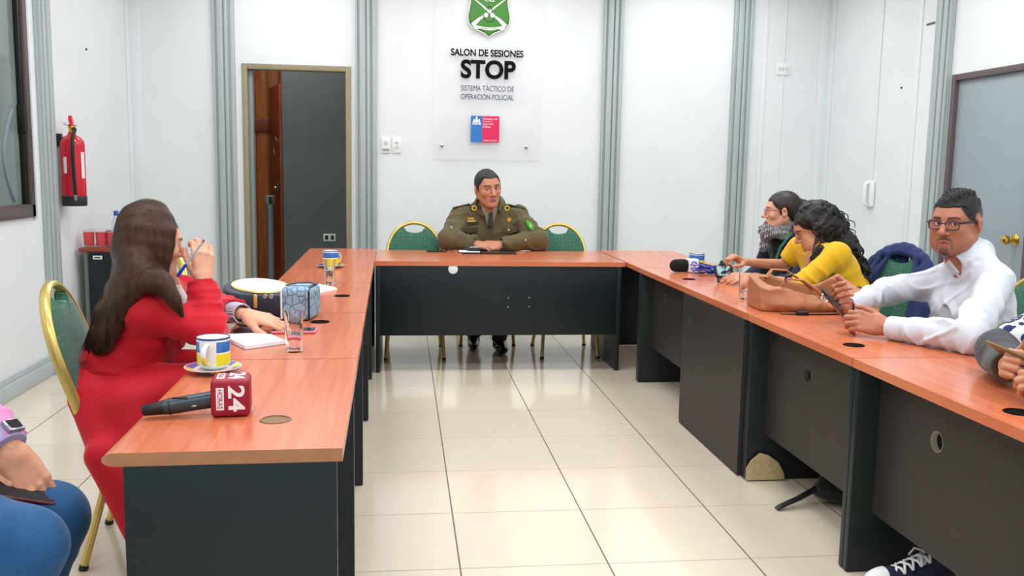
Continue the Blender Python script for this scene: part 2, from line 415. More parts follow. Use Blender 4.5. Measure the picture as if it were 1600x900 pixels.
for px, py, X in ((1409, 137, X1),):
    p = at_x(px, py, X)
    tag(G().sphere((X - .002, p[1], p[2]), .008, 10, 6).obj('wall_nail', MT['black']), 'small dark nail in the right wall above the intercom', 'nail')
p = at_x(134, 77, X0) if False else at_y(134, 77, Y1 - .6)
p = at_x(134, 77, X0)
tag(G().sphere((X0 + .002, p[1], p[2]), .008, 10, 6).obj('wall_nail', MT['black']), 'small dark nail in the left wall above the fire extinguisher', 'nail')
# ------------------------------------------------------------ sculpting: smooth unions of tapered shapes on a grid, meshed by surface nets
class F:
    def __init__(s, lo, hi, h):
        s.h = h; s.lo = A(*lo); n = np.ceil((A(*hi) - s.lo) / h).astype(int) + 1; s.n = n
        s.g = np.full(n, 9.0, np.float32)
        s.ax = [(s.lo[i] + h * np.arange(n[i])).astype(np.float32) for i in range(3)]
    def sl(s, lo, hi):
        a = np.clip(np.floor((np.asarray(lo) - s.lo) / s.h).astype(int), 0, s.n); b = np.clip(np.ceil((np.asarray(hi) - s.lo) / s.h).astype(int) + 1, 0, s.n)
        if np.any(b <= a): return None, None
        sl = tuple(slice(a[i], b[i]) for i in range(3))
        return sl, np.meshgrid(*[s.ax[i][sl[i]] for i in range(3)], indexing='ij', sparse=True)
    def _op(s, lo, hi, fn, op, k):
        m = k + 3 * s.h
        sl, P = s.sl(np.asarray(lo) - m, np.asarray(hi) + m)
        if sl is None: return s
        d = fn(*P).astype(np.float32); g = s.g[sl]
        if op == 'add':
            if k > 0:
                h = np.clip(.5 + .5 * (g - d) / k, 0, 1); s.g[sl] = g * (1 - h) + d * h - k * h * (1 - h)
            else: s.g[sl] = np.minimum(g, d)
        elif op == 'sub':
            if k > 0:
                h = np.clip(.5 + .5 * (-g - d) / k * -1, 0, 1)
                a, b = -g, d                       # smooth min of (-g, d), negated
                h = np.clip(.5 + .5 * (a - b) / k, 0, 1); s.g[sl] = -(a * (1 - h) + b * h - k * h * (1 - h))
            else: s.g[sl] = np.maximum(g, -d)
        return s
    def cone(s, a, b, ra, rb=None, k=.01, op='add', flat=None):
        a = A(*a); b = A(*b); rb = ra if rb is None else rb; R = max(ra, rb)
        ba = b - a; L2 = max(float(ba @ ba), 1e-9)
        if flat is not None: n = unit(flat[0]); sc = flat[1] - 1
        def fn(x, y, z):
            px, py, pz = x - a[0], y - a[1], z - a[2]
            if flat is not None:
                q = px * n[0] + py * n[1] + pz * n[2]; px = px + sc * q * n[0]; py = py + sc * q * n[1]; pz = pz + sc * q * n[2]
            h = np.clip((px * ba[0] + py * ba[1] + pz * ba[2]) / L2, 0, 1)
            d = np.sqrt((px - h * ba[0]) ** 2 + (py - h * ba[1]) ** 2 + (pz - h * ba[2]) ** 2) - (ra + (rb - ra) * h)
            return d if flat is None else d / (1 + .4 * sc)
        return s._op(np.minimum(a, b) - R, np.maximum(a, b) + R, fn, op, k)
    def chain(s, pts, rs, k=.01, op='add', flat=None):
        for i in range(len(pts) - 1): s.cone(pts[i], pts[i + 1], rs[i], rs[i + 1], k, op, flat)
        return s
    def ell(s, c, r, k=.01, M=None, op='add'):
        c = A(*c); r = A(*r); R = r.max()
        M = np.eye(3) if M is None else M
        def fn(x, y, z):
            p = [x - c[0], y - c[1], z - c[2]]
            q = [p[0] * M[0, i] + p[1] * M[1, i] + p[2] * M[2, i] for i in range(3)]
            k0 = np.sqrt((q[0] / r[0]) ** 2 + (q[1] / r[1]) ** 2 + (q[2] / r[2]) ** 2) + 1e-9
            k1 = np.sqrt((q[0] / r[0] ** 2) ** 2 + (q[1] / r[1] ** 2) ** 2 + (q[2] / r[2] ** 2) ** 2) + 1e-9
            return k0 * (k0 - 1) / k1
        ext = np.abs(M) @ r if M is not None else r
        return s._op(c - ext, c + ext, fn, op, k)
    def box(s, c, hf, rd=.005, k=.005, M=None, op='add'):
        c = A(*c); hf = A(*hf) - rd; M = np.eye(3) if M is None else M
        def fn(x, y, z):
            p = [x - c[0], y - c[1], z - c[2]]
            q = [np.abs(p[0] * M[0, i] + p[1] * M[1, i] + p[2] * M[2, i]) - hf[i] for i in range(3)]
            o = np.sqrt(sum(np.maximum(t, 0) ** 2 for t in q)); return o + np.minimum(np.maximum(np.maximum(q[0], q[1]), q[2]), 0) - rd
        ext = np.abs(M) @ (hf + rd)
        return s._op(c - ext, c + ext, fn, op, k)
    def cut(s, p, n, k=0.0, lo=None, hi=None):
        """cut away the side of the plane that n points to"""
        p = A(*p); n = unit(n)
        sl, P = s.sl(s.lo if lo is None else lo, s.lo + s.n * s.h if hi is None else hi)
        if sl is None: return s
        d = ((P[0] - p[0]) * n[0] + (P[1] - p[1]) * n[1] + (P[2] - p[2]) * n[2]).astype(np.float32)
        s.g[sl] = np.maximum(s.g[sl], d); return s
    def warp(s, fn, lo=None, hi=None):
        sl, P = s.sl(s.lo if lo is None else lo, s.lo + s.n * s.h if hi is None else hi)
        if sl is not None: s.g[sl] = s.g[sl] + fn(*P).astype(np.float32)
        return s
    def shell_copy(s): 
        c = F.__new__(F); c.h = s.h; c.lo = s.lo; c.n = s.n; c.ax = s.ax; c.g = s.g.copy(); return c
    def mesh(s):
        g = s.g; g[0] = g[-1] = 9; g[:, 0] = g[:, -1] = 9; g[:, :, 0] = g[:, :, -1] = 9
        sg = g < 0; n = s.n
        cnt = np.zeros(n - 1, np.int8)
        for i in (0, 1):
            for j in (0, 1):
                for k in (0, 1): cnt += sg[i:n[0] - 1 + i, j:n[1] - 1 + j, k:n[2] - 1 + k]
        act = (cnt > 0) & (cnt < 8); idx = np.argwhere(act); N = len(idx)
        vid = np.full(n - 1, -1, np.int32); vid[act] = np.arange(N)
        cor = [(i, j, k) for i in (0, 1) for j in (0, 1) for k in (0, 1)]
        val = {c: np.clip(g[idx[:, 0] + c[0], idx[:, 1] + c[1], idx[:, 2] + c[2]], -4 * s.h, 4 * s.h) for c in cor}
        acc = np.zeros((N, 3)); num = np.zeros(N)
        for c in cor:
            for a in range(3):
                if c[a]: continue
                c2 = list(c); c2[a] = 1; c2 = tuple(c2); v0, v1 = val[c], val[c2]
                m = (v0 < 0) != (v1 < 0); t = np.where(m, v0 / np.where(m, v0 - v1, 1), 0)
                p = np.zeros((N, 3)); p[:] = c; p[:, a] = t
                acc += np.where(m[:, None], p, 0); num += m
        V = s.lo + s.h * (idx + acc / num[:, None])
        Q = []
        for a in range(3):
            b, c = (a + 1) % 3, (a + 2) % 3
            s0 = [slice(None)] * 3; s1 = [slice(None)] * 3; s0[a] = slice(0, -1); s1[a] = slice(1, None)
            d = np.argwhere(sg[tuple(s0)] != sg[tuple(s1)]); d = d[(d[:, b] > 0) & (d[:, c] > 0)]
            fl = sg[d[:, 0], d[:, 1], d[:, 2]]
            q = []
            for (ob, oc) in ((1, 1), (0, 1), (0, 0), (1, 0)):
                e = d.copy(); e[:, b] -= ob; e[:, c] -= oc; e = np.minimum(e, n - 2); q.append(vid[e[:, 0], e[:, 1], e[:, 2]])
            q = np.stack(q, 1); q[~fl] = q[~fl][:, ::-1]; Q.append(q)
        Q = np.concatenate(Q); Q = Q[(Q >= 0).all(1)]
        return V, Q

def join_sdf(name, chunks, mats, parent=None, loc=(0, 0, 0)):
    """chunks: (verts, quads, colours or None, material index)"""
    vs = []; qs = []; cs = []; ms = []; b = 0
    for V, Q, c, mi in chunks:
        vs.append(V); qs.append(Q + b); b += len(V); cs.append(np.ones((len(V), 3)) * .5 if c is None else c); ms.append(np.full(len(Q), mi))
    V = np.concatenate(vs) - A(*loc); Q = np.concatenate(qs).astype(np.int32); C_ = np.concatenate(cs); Mi = np.concatenate(ms).astype(np.int32)
    me = bpy.data.meshes.new(name); me.vertices.add(len(V)); me.vertices.foreach_set('co', V.astype(np.float32).ravel())
    me.loops.add(len(Q) * 4); me.loops.foreach_set('vertex_index', Q.ravel()); me.polygons.add(len(Q))
    me.polygons.foreach_set('loop_start', np.arange(0, len(Q) * 4, 4, dtype=np.int32)); me.polygons.foreach_set('loop_total', np.full(len(Q), 4, np.int32))
    me.update(calc_edges=True); me.polygons.foreach_set('use_smooth', np.ones(len(Q), bool)); me.polygons.foreach_set('material_index', Mi)
    at = me.attributes.new('Col', 'FLOAT_COLOR', 'POINT'); at.data.foreach_set('color', np.concatenate([C_, np.ones((len(V), 1))], 1).astype(np.float32).ravel())
    me.validate()
    return link_mesh(name, me, mats, parent, loc)
def sdf_obj(name, f, m, parent=None, loc=(0, 0, 0), col=None):
    V, Q = f.mesh(); return join_sdf(name, [(V, Q, None if col is None else col(V), 0)], m, parent, loc)
def vnoise(x, y, z, s, seed=0):
    """smooth cheap noise from summed sines"""
    r = np.random.RandomState(seed); o = 0
    for i in range(5):
        d = unit(r.normal(size=3)) * s * (0.7 + .35 * i); o = o + np.sin(x * d[0] + y * d[1] + z * d[2] + r.rand() * 6.28) / (1 + .4 * i)
    return o / 2.6
# ------------------------------------------------------------ desks
DT = .70                                       # desk top height
mwood = mat('cherry_laminate', srgb(205, 108, 72), .24, spec=.5, coat=.12); MT['wood'] = mwood
nt, b = nodes_of(mwood)
def wood_nodes(m, c1, c2, axis='y'):
    nt, b = nodes_of(m)
    tc = nt.nodes.new('ShaderNodeTexCoord'); mp = nt.nodes.new('ShaderNodeMapping')
    mp.inputs['Scale'].default_value = (38, 1.6, 10) if axis == 'y' else (1.6, 38, 10)
    nt.links.new(tc.outputs['Object'], mp.inputs[0])
    n = nt.nodes.new('ShaderNodeTexNoise'); n.inputs['Scale'].default_value = 1.3; n.inputs['Detail'].default_value = 7; n.inputs['Distortion'].default_value = .5
    nt.links.new(mp.outputs[0], n.inputs['Vector'])
    mr = nt.nodes.new('ShaderNodeMapRange'); mr.inputs['From Min'].default_value = .33; mr.inputs['From Max'].default_value = .67; nt.links.new(n.outputs['Fac'], mr.inputs['Value'])
    nt.links.new(mix_col(nt, mr.outputs[0], c1, c2), b.inputs['Base Color'])
wood_nodes(mwood, srgb(201, 108, 72), srgb(216, 126, 88))
mwoodx = mat('cherry_laminate_cross', srgb(205, 108, 72), .24, spec=.5, coat=.12); wood_nodes(mwoodx, srgb(201, 108, 72), srgb(216, 126, 88), 'x')
medge = mat('laminate_edge', srgb(160, 112, 80), .4, noise=.12, nscale=30)
def ring(c, r, z0, z1, n=24): return [(c[0] + r * math.cos(2 * PI * i / n), c[1] + r * math.sin(2 * PI * i / n)) for i in range(n)]

def bullnose(w, t, side):
    """cross-section (x, z): a rounded long edge on the given side(s)"""
    pts = []
    def arc(cx, s):
        return [(cx + s * (t * .9) * (math.cos(a)), -t / 2 + t / 2 * math.sin(a)) for a in np.linspace(-PI / 2, PI / 2, 9)]
    L, R = (-w / 2, w / 2)
    if 'l' in side: pts += [(L + t * .9 - t * .9 * math.cos(a), -t / 2 + t / 2 * math.sin(a)) for a in np.linspace(PI / 2, -PI / 2, 9)]
    else: pts += [(L, 0), (L, -t)]
    if 'r' in side: pts += [(R - t * .9 + t * .9 * math.cos(a), -t / 2 + t / 2 * math.sin(a)) for a in np.linspace(-PI / 2, PI / 2, 9)]
    else: pts += [(R, -t), (R, 0)]
    return pts
def desk(label, c, L, Wd, rz, side='l', aisle=1, panel=None, grommet=None, gables=(1, 1), mp=None, wood=None, holes=(), gin=.012, gout=.04, gdeep=None, mg=None):
    """a desk whose length runs along local y; local +x*aisle is the side facing the aisle"""
    root = empty('office_desk', (c[0], c[1], 0), label, 'desk', 'desks set in a U', rz)
    t = .028
    g = G().prism([(x, DT + z) for x, z in bullnose(Wd, t, side)], -L / 2 + .0022, L / 2 - .0022, 'xz')
    g.mi[0] = g.mi[1] = 1
    top = g.obj('desktop', [wood or MT['wood'], medge], root, ang=30)
    gw = .026
    a0, a1 = (-Wd / 2 + (gout if aisle > 0 else gin), Wd / 2 - (gin if aisle > 0 else gout))
    for e, on in zip((-1, 1), gables):
        if on:
            y = e * (L / 2 - .0012 - gw / 2)
            G().box((a0, y - gw / 2, .004), (a1, y + gw / 2, DT - t), .002).obj('side_panel', mg or MT['dark'], root)
    if panel:
        rec, z0 = panel; xp = aisle * (Wd / 2 - rec)
        y0, y1, z1 = -L / 2 + .028, L / 2 - .028, DT - t
        if not holes: G().box((xp - .009, y0, z0), (xp + .009, y1, z1), .002).obj('modesty_panel', mp or MT['dark'], root)
        else:
            hy, hz, hm = holes[0]; a = .06; r = .030; n = 40; g = G()
            sq = []
            for i in range(n):
                an = 2 * PI * i / n; c_, s_ = math.cos(an), math.sin(an); k_ = a / max(abs(c_), abs(s_)); sq.append((c_ * k_, s_ * k_, c_ * r, s_ * r))
            for x_ in (xp - .009, xp + .009):
                v = [(x_, hy + q[0], hz + q[1]) for q in sq] + [(x_, hy + q[2], hz + q[3]) for q in sq]
                g.raw(v, [[i, (i + 1) % n, n + (i + 1) % n, n + i] for i in range(n)])
                for (u0, u1, w0, w1) in ((y0, hy - a, z0, z1), (hy + a, y1, z0, z1), (hy - a, hy + a, z0, hz - a), (hy - a, hy + a, hz + a, z1)):
                    g.raw([(x_, u0, w0), (x_, u1, w0), (x_, u1, w1), (x_, u0, w1)], [[0, 1, 2, 3]])
            for (u0, w0, u1, w1) in ((y0, z0, y1, z0), (y1, z0, y1, z1), (y1, z1, y0, z1), (y0, z1, y0, z0)):
                g.raw([(xp - .009, u0, w0), (xp + .009, u0, w0), (xp + .009, u1, w1), (xp - .009, u1, w1)], [[0, 1, 2, 3]])
            po = g.obj('modesty_panel', mp or MT['dark'], root, ang=20)
            v = [(x_, hy + q[2] * 1.0, hz + q[3] * 1.0) for x_ in (xp - .009, xp + .009) for q in sq]
            v += [(x_, hy + q[2] * .93, hz + q[3] * .93) for x_ in (xp - .0092, xp + .0092) for q in sq]
            f_ = [[2 * n + i, 2 * n + (i + 1) % n, 3 * n + (i + 1) % n, 3 * n + i] for i in range(n)]
            f_ += [[i, (i + 1) % n, 2 * n + (i + 1) % n, 2 * n + i] for i in range(n)] + [[n + i, n + (i + 1) % n, 3 * n + (i + 1) % n, 3 * n + i] for i in range(n)]
            G().raw(v, f_).obj('cable_hole', hm, po)
    if grommet:
        G().lathe([(0, .0005), (.029, .0005), (.0295, .0022), (.034, .0022), (.036, 0)], 28, c=(grommet[0], grommet[1], DT)).obj('cable_grommet', grommet[2] if len(grommet) > 2 else MT['blackhole'], root)
    return root
mhole = mat('hole_cap_grey', srgb(70, 78, 78), .5)
mholetan = mat('hole_cap_tan', srgb(150, 148, 128), .6)  # tan chipboard inside the nearest cable hole
mgrom = mat('grommet_bronze', srgb(128, 92, 58), .4, metal=.3)
LA = math.radians(.75)
def lx_(y): return -.355 - (y - 1.8) * .0135
ends = [1.82, 2.71, 3.585, 4.53, 5.44, 6.46]
labs = ['dark end desk of the left row nearest the camera with a news microphone on it',
        'left row desk carrying the denim handbag and the open notebook',
        'left row desk carrying the white papers, third from the camera',
        'left row desk with the farther mug, just before the corner by the doorway',
        'left row corner desk nearest the open doorway']
groms = [(.075, -.22, mgrom), (.075, .22, MT['blackhole']), (.12, 0.0, MT['blackhole']), None, None]
for i in range(5):
    yc = (ends[i] + ends[i + 1]) / 2; L = ends[i + 1] - ends[i]
    desk(labs[i], (lx_(yc), yc), L, .47, LA, 'l', 1, (.09, .10), groms[i], gables=(1, 1))
# near end board of the left row closes the first desk
# right row
mpb = MT['brown']
ends = [1.80, 2.665, 3.545, 4.42, 5.30]
labs = ['right row desk nearest the camera, where the patterned sweater sleeve rests',
        'right row desk in front of the man in the white shirt',
        'right row desk under the brown handbag, its front board reaching the floor',
        'right row desk with the foam microphone, before the far corner']
pan = [(.095, .20), (.095, .20), (.006, .004), (.095, .22)]
hol = [[(.09, .53, mholetan)], [(.05, .53, mhole)], [(.30, .56, mhole)], [(.15, .55, mhole)]]
groms = [(-.16, -.22), (-.145, -.235), None, (-.13, -.14)]
for i in range(4):
    yc = (ends[i] + ends[i + 1]) / 2; L = ends[i + 1] - ends[i]
    r = desk(labs[i], (1.41 + .255, yc), L, .51, 0, 'r', -1, pan[i], groms[i], mp=mpb, holes=hol[i])
    if i == 1:
        g = G().prism([(-.245 + .17 * t_, 0.006 + h_) for t_, h_ in ((0, 0), (0, .05), (.12, .085), (.33, .115), (.55, .105), (.8, .075), (.95, .03), (1, 0))], .395, .402, 'xz')
        o = g.obj('chipped_patch', mat('chipboard', srgb(192, 172, 128), .8, noise=.15, nscale=60), r)
# corner desk and head desk
desk('corner desk between the head desk and the right row', (1.41 + .277, 5.885), 1.16, .55, 0, '', -1, None, None, gables=(1, 1), mp=mpb)
hd = desk('head desk across the end of the U, in front of the uniformed man', (.612, 5.99), 1.574, .80, PI / 2, 'l', 1, None, None, gables=(0, 0), wood=MT['wood'])
# (length runs along x after the quarter turn: local +x -> world +y)
hd.rotation_euler = (0, 0, -PI / 2); hd.location = (.615, 5.995, 0)   # local +y -> world +x, local +x -> world -y
G().box((.375, -.775, .235), (.393, .755, DT - .028), .002).obj('modesty_panel', MT['dark'], hd)
for y in (-.765, .752): G().box((-.36, y - .013, .004), (.396, y + .013, DT - .028), .002).obj('side_panel', MT['dark'], hd)
G().lathe([(0, .006), (.024, .006), (.029, .004), (.030, 0)], 28, M=Matrix.Translation((.393, .309 - .612, .652)) @ Matrix.Rotation(PI / 2, 4, 'Y')).obj('cable_cap', MT['white'], hd)
for sx_, sz_ in ((.657, .472), (.789, .474), (.657, .415), (.789, .417)):
    G().lathe([(0, .003), (.004, .003), (.005, 0)], 10, M=Matrix.Translation((.393, sx_ - .612, sz_)) @ Matrix.Rotation(PI / 2, 4, 'Y')).obj('screw', MT['steel'], hd)

# ------------------------------------------------------------ banquet chairs
def dotted(name, flat):
    m = mat(name, srgb(48, 104, 84), .75, sheen=.3, bump=.12, bscale=300); nt, b = nodes_of(m)
    tc = nt.nodes.new('ShaderNodeTexCoord'); mp = nt.nodes.new('ShaderNodeMapping'); mp.inputs['Scale'].default_value = flat; nt.links.new(tc.outputs['Object'], mp.inputs[0])
    vo = nt.nodes.new('ShaderNodeTexVoronoi'); vo.inputs['Scale'].default_value = 38; vo.inputs['Randomness'].default_value = .15; nt.links.new(mp.outputs[0], vo.inputs['Vector'])
    nt.links.new(mix_col(nt, math_node(nt, 'LESS_THAN', vo.outputs['Distance'], .12), srgb(48, 104, 84), srgb(122, 164, 136)), b.inputs['Base Color']); return m
MT['green'] = dotted('green_fabric', (1, 0, 1)); MT['greenseat'] = dotted('green_fabric_seat', (1, 1, 0))
def pad(outline, d0, d1, puff=0, to=lambda p: p):
    """a cushion from an outline (u, w) with rounded rims; thickness along the third axis"""
    o = [A(*p) for p in outline]; c = sum(o) / len(o); n = len(o)
    layers = [(.0, d0 - puff), (.55, d0 - puff * .8), (.88, d0), (.97, d0 + .004), (1, d0 + .014), (1, d1 - .014), (.97, d1 - .004), (.88, d1), (.55, d1 + puff * .8), (0, d1 + puff)]
    v = []; f = []
    for s_, d in layers:
        for p in o: q = c + (p - c) * s_; v.append(to((q[0], q[1], d)))
    for j in range(len(layers) - 1):
        for i in range(n): k = (i + 1) % n; f.append([j * n + i, j * n + k, (j + 1) * n + k, (j + 1) * n + i])
    g = G(); g.raw(v, f); return g
def back_y(z): return -.160 - .135 * max(0, (z - .42)) / .47
def make_chair(label, loc, rz, group='green banquet chairs', jacket=False):
    root = empty('banquet_chair', (loc[0], loc[1], 0), label, 'chair', group, rz)
    # seat
    out = [( .205 * math.copysign(abs(math.cos(a)) ** .45, math.cos(a)), .04 + .225 * math.copysign(abs(math.sin(a)) ** .45, math.sin(a))) for a in np.linspace(0, 2 * PI, 40, endpoint=False)]
    pad(out, .385, .445, .012).obj('seat', MT['greenseat'], root)
    # back hoop
    pts = []
    for a in np.linspace(0, PI, 25):
        x = .188 * math.cos(a); z = .675 + .205 * math.sin(a); pts.append((x, z))
    side = [(.150, .40), (.160, .46), (.176, .56), (.186, .63)]
    hoop = side + pts + [(-x, z) for x, z in side[::-1]]
    P = [(x, back_y(z), z) for x, z in hoop]
    P = [(.150, -.04, .352), (.152, -.12, .356)] + P + [(-.152, -.12, .356), (-.150, -.04, .352)]
    G().tube(P, .0135, 10, flat=(1, 1.25)).obj('back_frame', MT['gold'], root)
    # back pad with a hand hole below the hoop
    o = [(x * .95, z) for x, z in side] + [(.182 * math.cos(a), .675 + .195 * math.sin(a)) for a in np.linspace(0, PI * .36, 9)]
    o += [(.085 * math.cos(b_), .862 - .052 * math.sin(b_)) for b_ in np.linspace(.25, PI - .25, 11)]
    o += [(.182 * math.cos(a), .675 + .195 * math.sin(a)) for a in np.linspace(PI * .64, PI, 9)] + [(-x * .95, z) for x, z in side[::-1]]
    pad(o, -.02, .02, .003, lambda p: (p[0], back_y(p[1]) + p[2], p[1])).obj('backrest', MT['green'], root)
    for sx in (-1, 1):
        for (p0, p1) in (((sx * .17, .225, .39), (sx * .192, .285, .012)), ((sx * .15, -.09, .37), (sx * .190, -.185, .012))):
            m_ = [p0, tuple(A(*p0) * .8 + A(*p1) * .2), p1]
            lg = G().tube(m_, .0125, 8, flat=(1, 1)).obj('leg', MT['gold'], root)
            d_ = unit(A(*p1) - A(*p0))
            G().tube([tuple(A(*p1) - d_ * .004), tuple(A(*p1) + d_ * .011)], .0145, 10).obj('foot_cap', MT['black'], lg)
    G().tube([(-.17, .22, .375), (.17, .22, .375), (.15, -.12, .365), (-.15, -.12, .365)], .011, 8, closed=True).obj('seat_frame', MT['gold'], root)
    return root
# local +y is the way a sitter faces
chairs = {}
chairs['red'] = make_chair('green chair with gold frame holding the woman in the red suit', (-.825, 3.06), -PI / 2 + .10)
chairs['left2'] = make_chair('empty green chair at the left row, behind the woman in red', (-.695, 4.24), -PI / 2 + .12)
chairs['offL'] = make_chair('empty green chair at the head desk, left of the uniformed man', (.085, 6.26), PI)
chairs['offR'] = make_chair('empty green chair at the head desk, right of the uniformed man', (1.132, 6.26), PI)
chairs['off'] = make_chair('green chair under the uniformed man at the head desk', (.61, 6.72), PI)
chairs['curly'] = make_chair('green chair with a navy jacket over its back, behind the woman in yellow', (2.40, 4.44), PI / 2 + .45)
chairs['man'] = make_chair('green chair under the man in the white shirt', (2.30, 3.32), PI / 2 + .15)
chairs['scarf'] = make_chair('green chair under the woman with the knitted scarf', (2.38, 5.26), PI / 2)
chairs['sweater'] = make_chair('green chair at the right edge, under the person in the patterned sweater', (2.30, 2.23), PI / 2)
chairs['pink'] = make_chair('green chair at the left edge, under the person in jeans', (-1.32, 2.12), -PI / 2)

# ------------------------------------------------------------ wall sign
sg = empty('wall_sign', (.688, Y1 - .03, 2.0), 'clear acrylic wall sign with a green shield, black lettering and a blue and pink square', 'sign')
macr = mat('acrylic', (.97, .985, 1), .06, spec=.5, alpha=.16)
G().box((-.438, -.006, -.655), (.438, 0, .80), .002).obj('acrylic_panel', macr, sg)
SM = lambda x, z, d=-.007: frame_m((x, d, z), (1, 0, 0), (0, 0, 1))
mblk = mat('sign_black', srgb(5, 6, 9), .6, spec=.15); mgry = mat('sign_grey', srgb(76, 82, 108), .6, spec=.2)
def sign_text(txt, x, z, w, h, m, bold=.0, nm='lettering'):
    g = G(); text_on(g, txt, SM(x, z), .0015, bold, w, h, size=.1); return g.obj(nm, m, sg)
sign_text('SALON DE SESIONES', -.013, .196, .585, .056, mblk, .0026)
sign_text('STOP', -.003, .066, .445, .150, mblk, .0036)
sign_text('SISTEMA TÁCTICO DE', -.008, -.078, .43, .054, mgry, 0)
sign_text('OPERACIÓN POLICIAL', -.008, -.146, .43, .054, mgry, 0)
# square logo
mblue = mat('sign_blue', srgb(46, 120, 196), .45); mpink = mat('sign_pink', srgb(222, 34, 96), .45); mwht = mat('sign_white', srgb(240, 242, 246), .5)
lz = -.408; lx0, lx1, lxm = -.139, .093, -.047
G().box((lx0, -.010, lz - .105), (lxm, -.006, lz + .105)).obj('logo_blue', mblue, sg)
G().box((lxm, -.010, lz - .105), (lx1, -.006, lz + .105)).obj('logo_pink', mpink, sg)
for i, (tx, wd) in enumerate((('Ministerio del', .115), ('Interior y', .075), ('Seguridad', .082), ('Pública', .06))):
    g = G(); text_on(g, tx, SM(lxm + .008 + wd / 2, lz + .082 - i * .021, -.0105), .0006, .0006, wd, .015); g.obj('logo_text', mwht, sg)
g = G(); text_on(g, 'Gobierno de Chile', SM(lxm + .066, lz - .09, -.0105), .0006, .0003, .115, .012); g.obj('logo_text', mwht, sg)
# small white crest: shield, two supporters, plume and base scroll
cx, cz = (lx0 + lxm) / 2, lz + .062
g = G().prism([(cx - .013, cz - .006), (cx - .013, cz + .016), (cx + .013, cz + .016), (cx + .013, cz - .006), (cx, cz - .02)], -.0112, -.010, 'xz')
g.prism([(cx - .005, cz + .017), (cx - .009, cz + .032), (cx, cz + .038), (cx + .009, cz + .032), (cx + .005, cz + .017)], -.0112, -.010, 'xz')
for s_ in (-1, 1):
    g.prism([(cx + s_ * x, cz + z) for x, z in ((.016, -.016), (.016, .010), (.021, .021), (.026, .016), (.028, .0), (.034, -.016))], -.0112, -.010, 'xz')
g.prism([(cx - .036, cz - .026), (cx - .036, cz - .019), (cx + .036, cz - .019), (cx + .036, cz - .026)], -.0112, -.010, 'xz')
g.obj('logo_crest', mwht, sg)
# standoff screws
for x in (-.372, .318):
    for z in (-.545, .72): G().lathe([(.011, 0), (.011, .036), (.013, .037), (.013, .044), (.009, .047), (0, .047)], 18, M=Matrix.Translation((x, .03, z)) @ Matrix.Rotation(PI / 2, 4, 'X')).obj('standoff', MT['steel'], sg)
# green shield
mgrn = mat('shield_green', srgb(58, 124, 40), .4, noise=.06, nscale=10); mgrd = mat('shield_dark_green', srgb(34, 92, 28), .45); mcream = mat('shield_white', srgb(232, 238, 222), .45)
def shield(s_, dz=0):
    R = [(0, -.245), (.035, -.215), (.085, -.195), (.135, -.175), (.165, -.135), (.172, -.085), (.160, -.03), (.150, .03), (.152, .08), (.172, .125), (.190, .165), (.150, .195), (.10, .19), (.05, .205), (0, .235)]
    pts = R + [(-x, z) for x, z in R[-2:0:-1]]
    return [(x * s_, z * s_ + dz) for x, z in pts]
sx, sz = -.003, .56
for s_, d0, d1, nm, m_ in ((1.0, -.012, -.006, 'shield_rim', mcream), (.965, -.014, -.012, 'shield_border', mgrd), (.91, -.016, -.014, 'shield', mgrn)):
    G().prism([(x + sx, z + sz) for x, z in shield(s_)], d0, d1, 'xz').obj(nm, m_, sg)
g = G(); text_on(g, 'CARABINEROS DE', SM(sx, sz + .082, -.0165), .0008, 0, .215, .026); text_on(g, 'CHILE', SM(sx + .003, sz + .048, -.0165), .0008, .0012, .075, .026); g.obj('shield_lettering', mcream, sg)
def rifle(s_):
    g = G(); ang = math.radians(-38) * s_
    poly = [(-.175, -.022), (-.17, .014), (-.10, .016), (-.07, .010), (-.03, .012), (.02, .009), (.165, .005), (.165, -.002), (.06, -.004), (.02, -.008), (-.02, -.010), (-.03, -.022), (-.045, -.022), (-.05, -.008), (-.09, -.006)]
    q = [(s_ * x, z) for x, z in poly]; ca, sa = math.cos(-ang), math.sin(-ang)
    q = [(x * ca - z * sa * 1 + sx, x * sa + z * ca + sz - .045) for x, z in q]
    d = .0 if s_ > 0 else .002
    g.prism(q, -.018 - d, -.016 - d, 'xz'); return g
rifle(1).obj('crossed_rifle', mcream, sg); rifle(-1).obj('crossed_rifle', mcream, sg)
g = G().tube([(sx + .045 * math.cos(a), -.0175, sz - .075 + .045 * math.sin(a)) for a in np.linspace(PI * .95, PI * 2.05, 18)], .0035, 6)
g.tube([(sx + .022 * math.cos(a), -.0175, sz - .03 + .028 * math.sin(a)) for a in np.linspace(0, 2 * PI, 20)], .004, 6); g.obj('rifle_sling', mgrd, sg)
rb = [(-.105, -.022), (-.125, .0), (-.105, .018), (-.085, .012), (-.04, .003), (0, .0), (.04, .003), (.085, .012), (.105, .018), (.125, .0), (.105, -.022), (.08, -.014), (.04, -.024), (0, -.027), (-.04, -.024), (-.08, -.014)]
G().prism([(x + sx, z * .8 + sz - .166) for x, z in rb], -.018, -.016, 'xz').obj('ribbon', mcream, sg)
g = G(); text_on(g, 'ORDEN Y PATRIA', SM(sx, sz - .175, -.0185), .0006, 0, .15, .013); g.obj('ribbon_lettering', mgrd, sg)

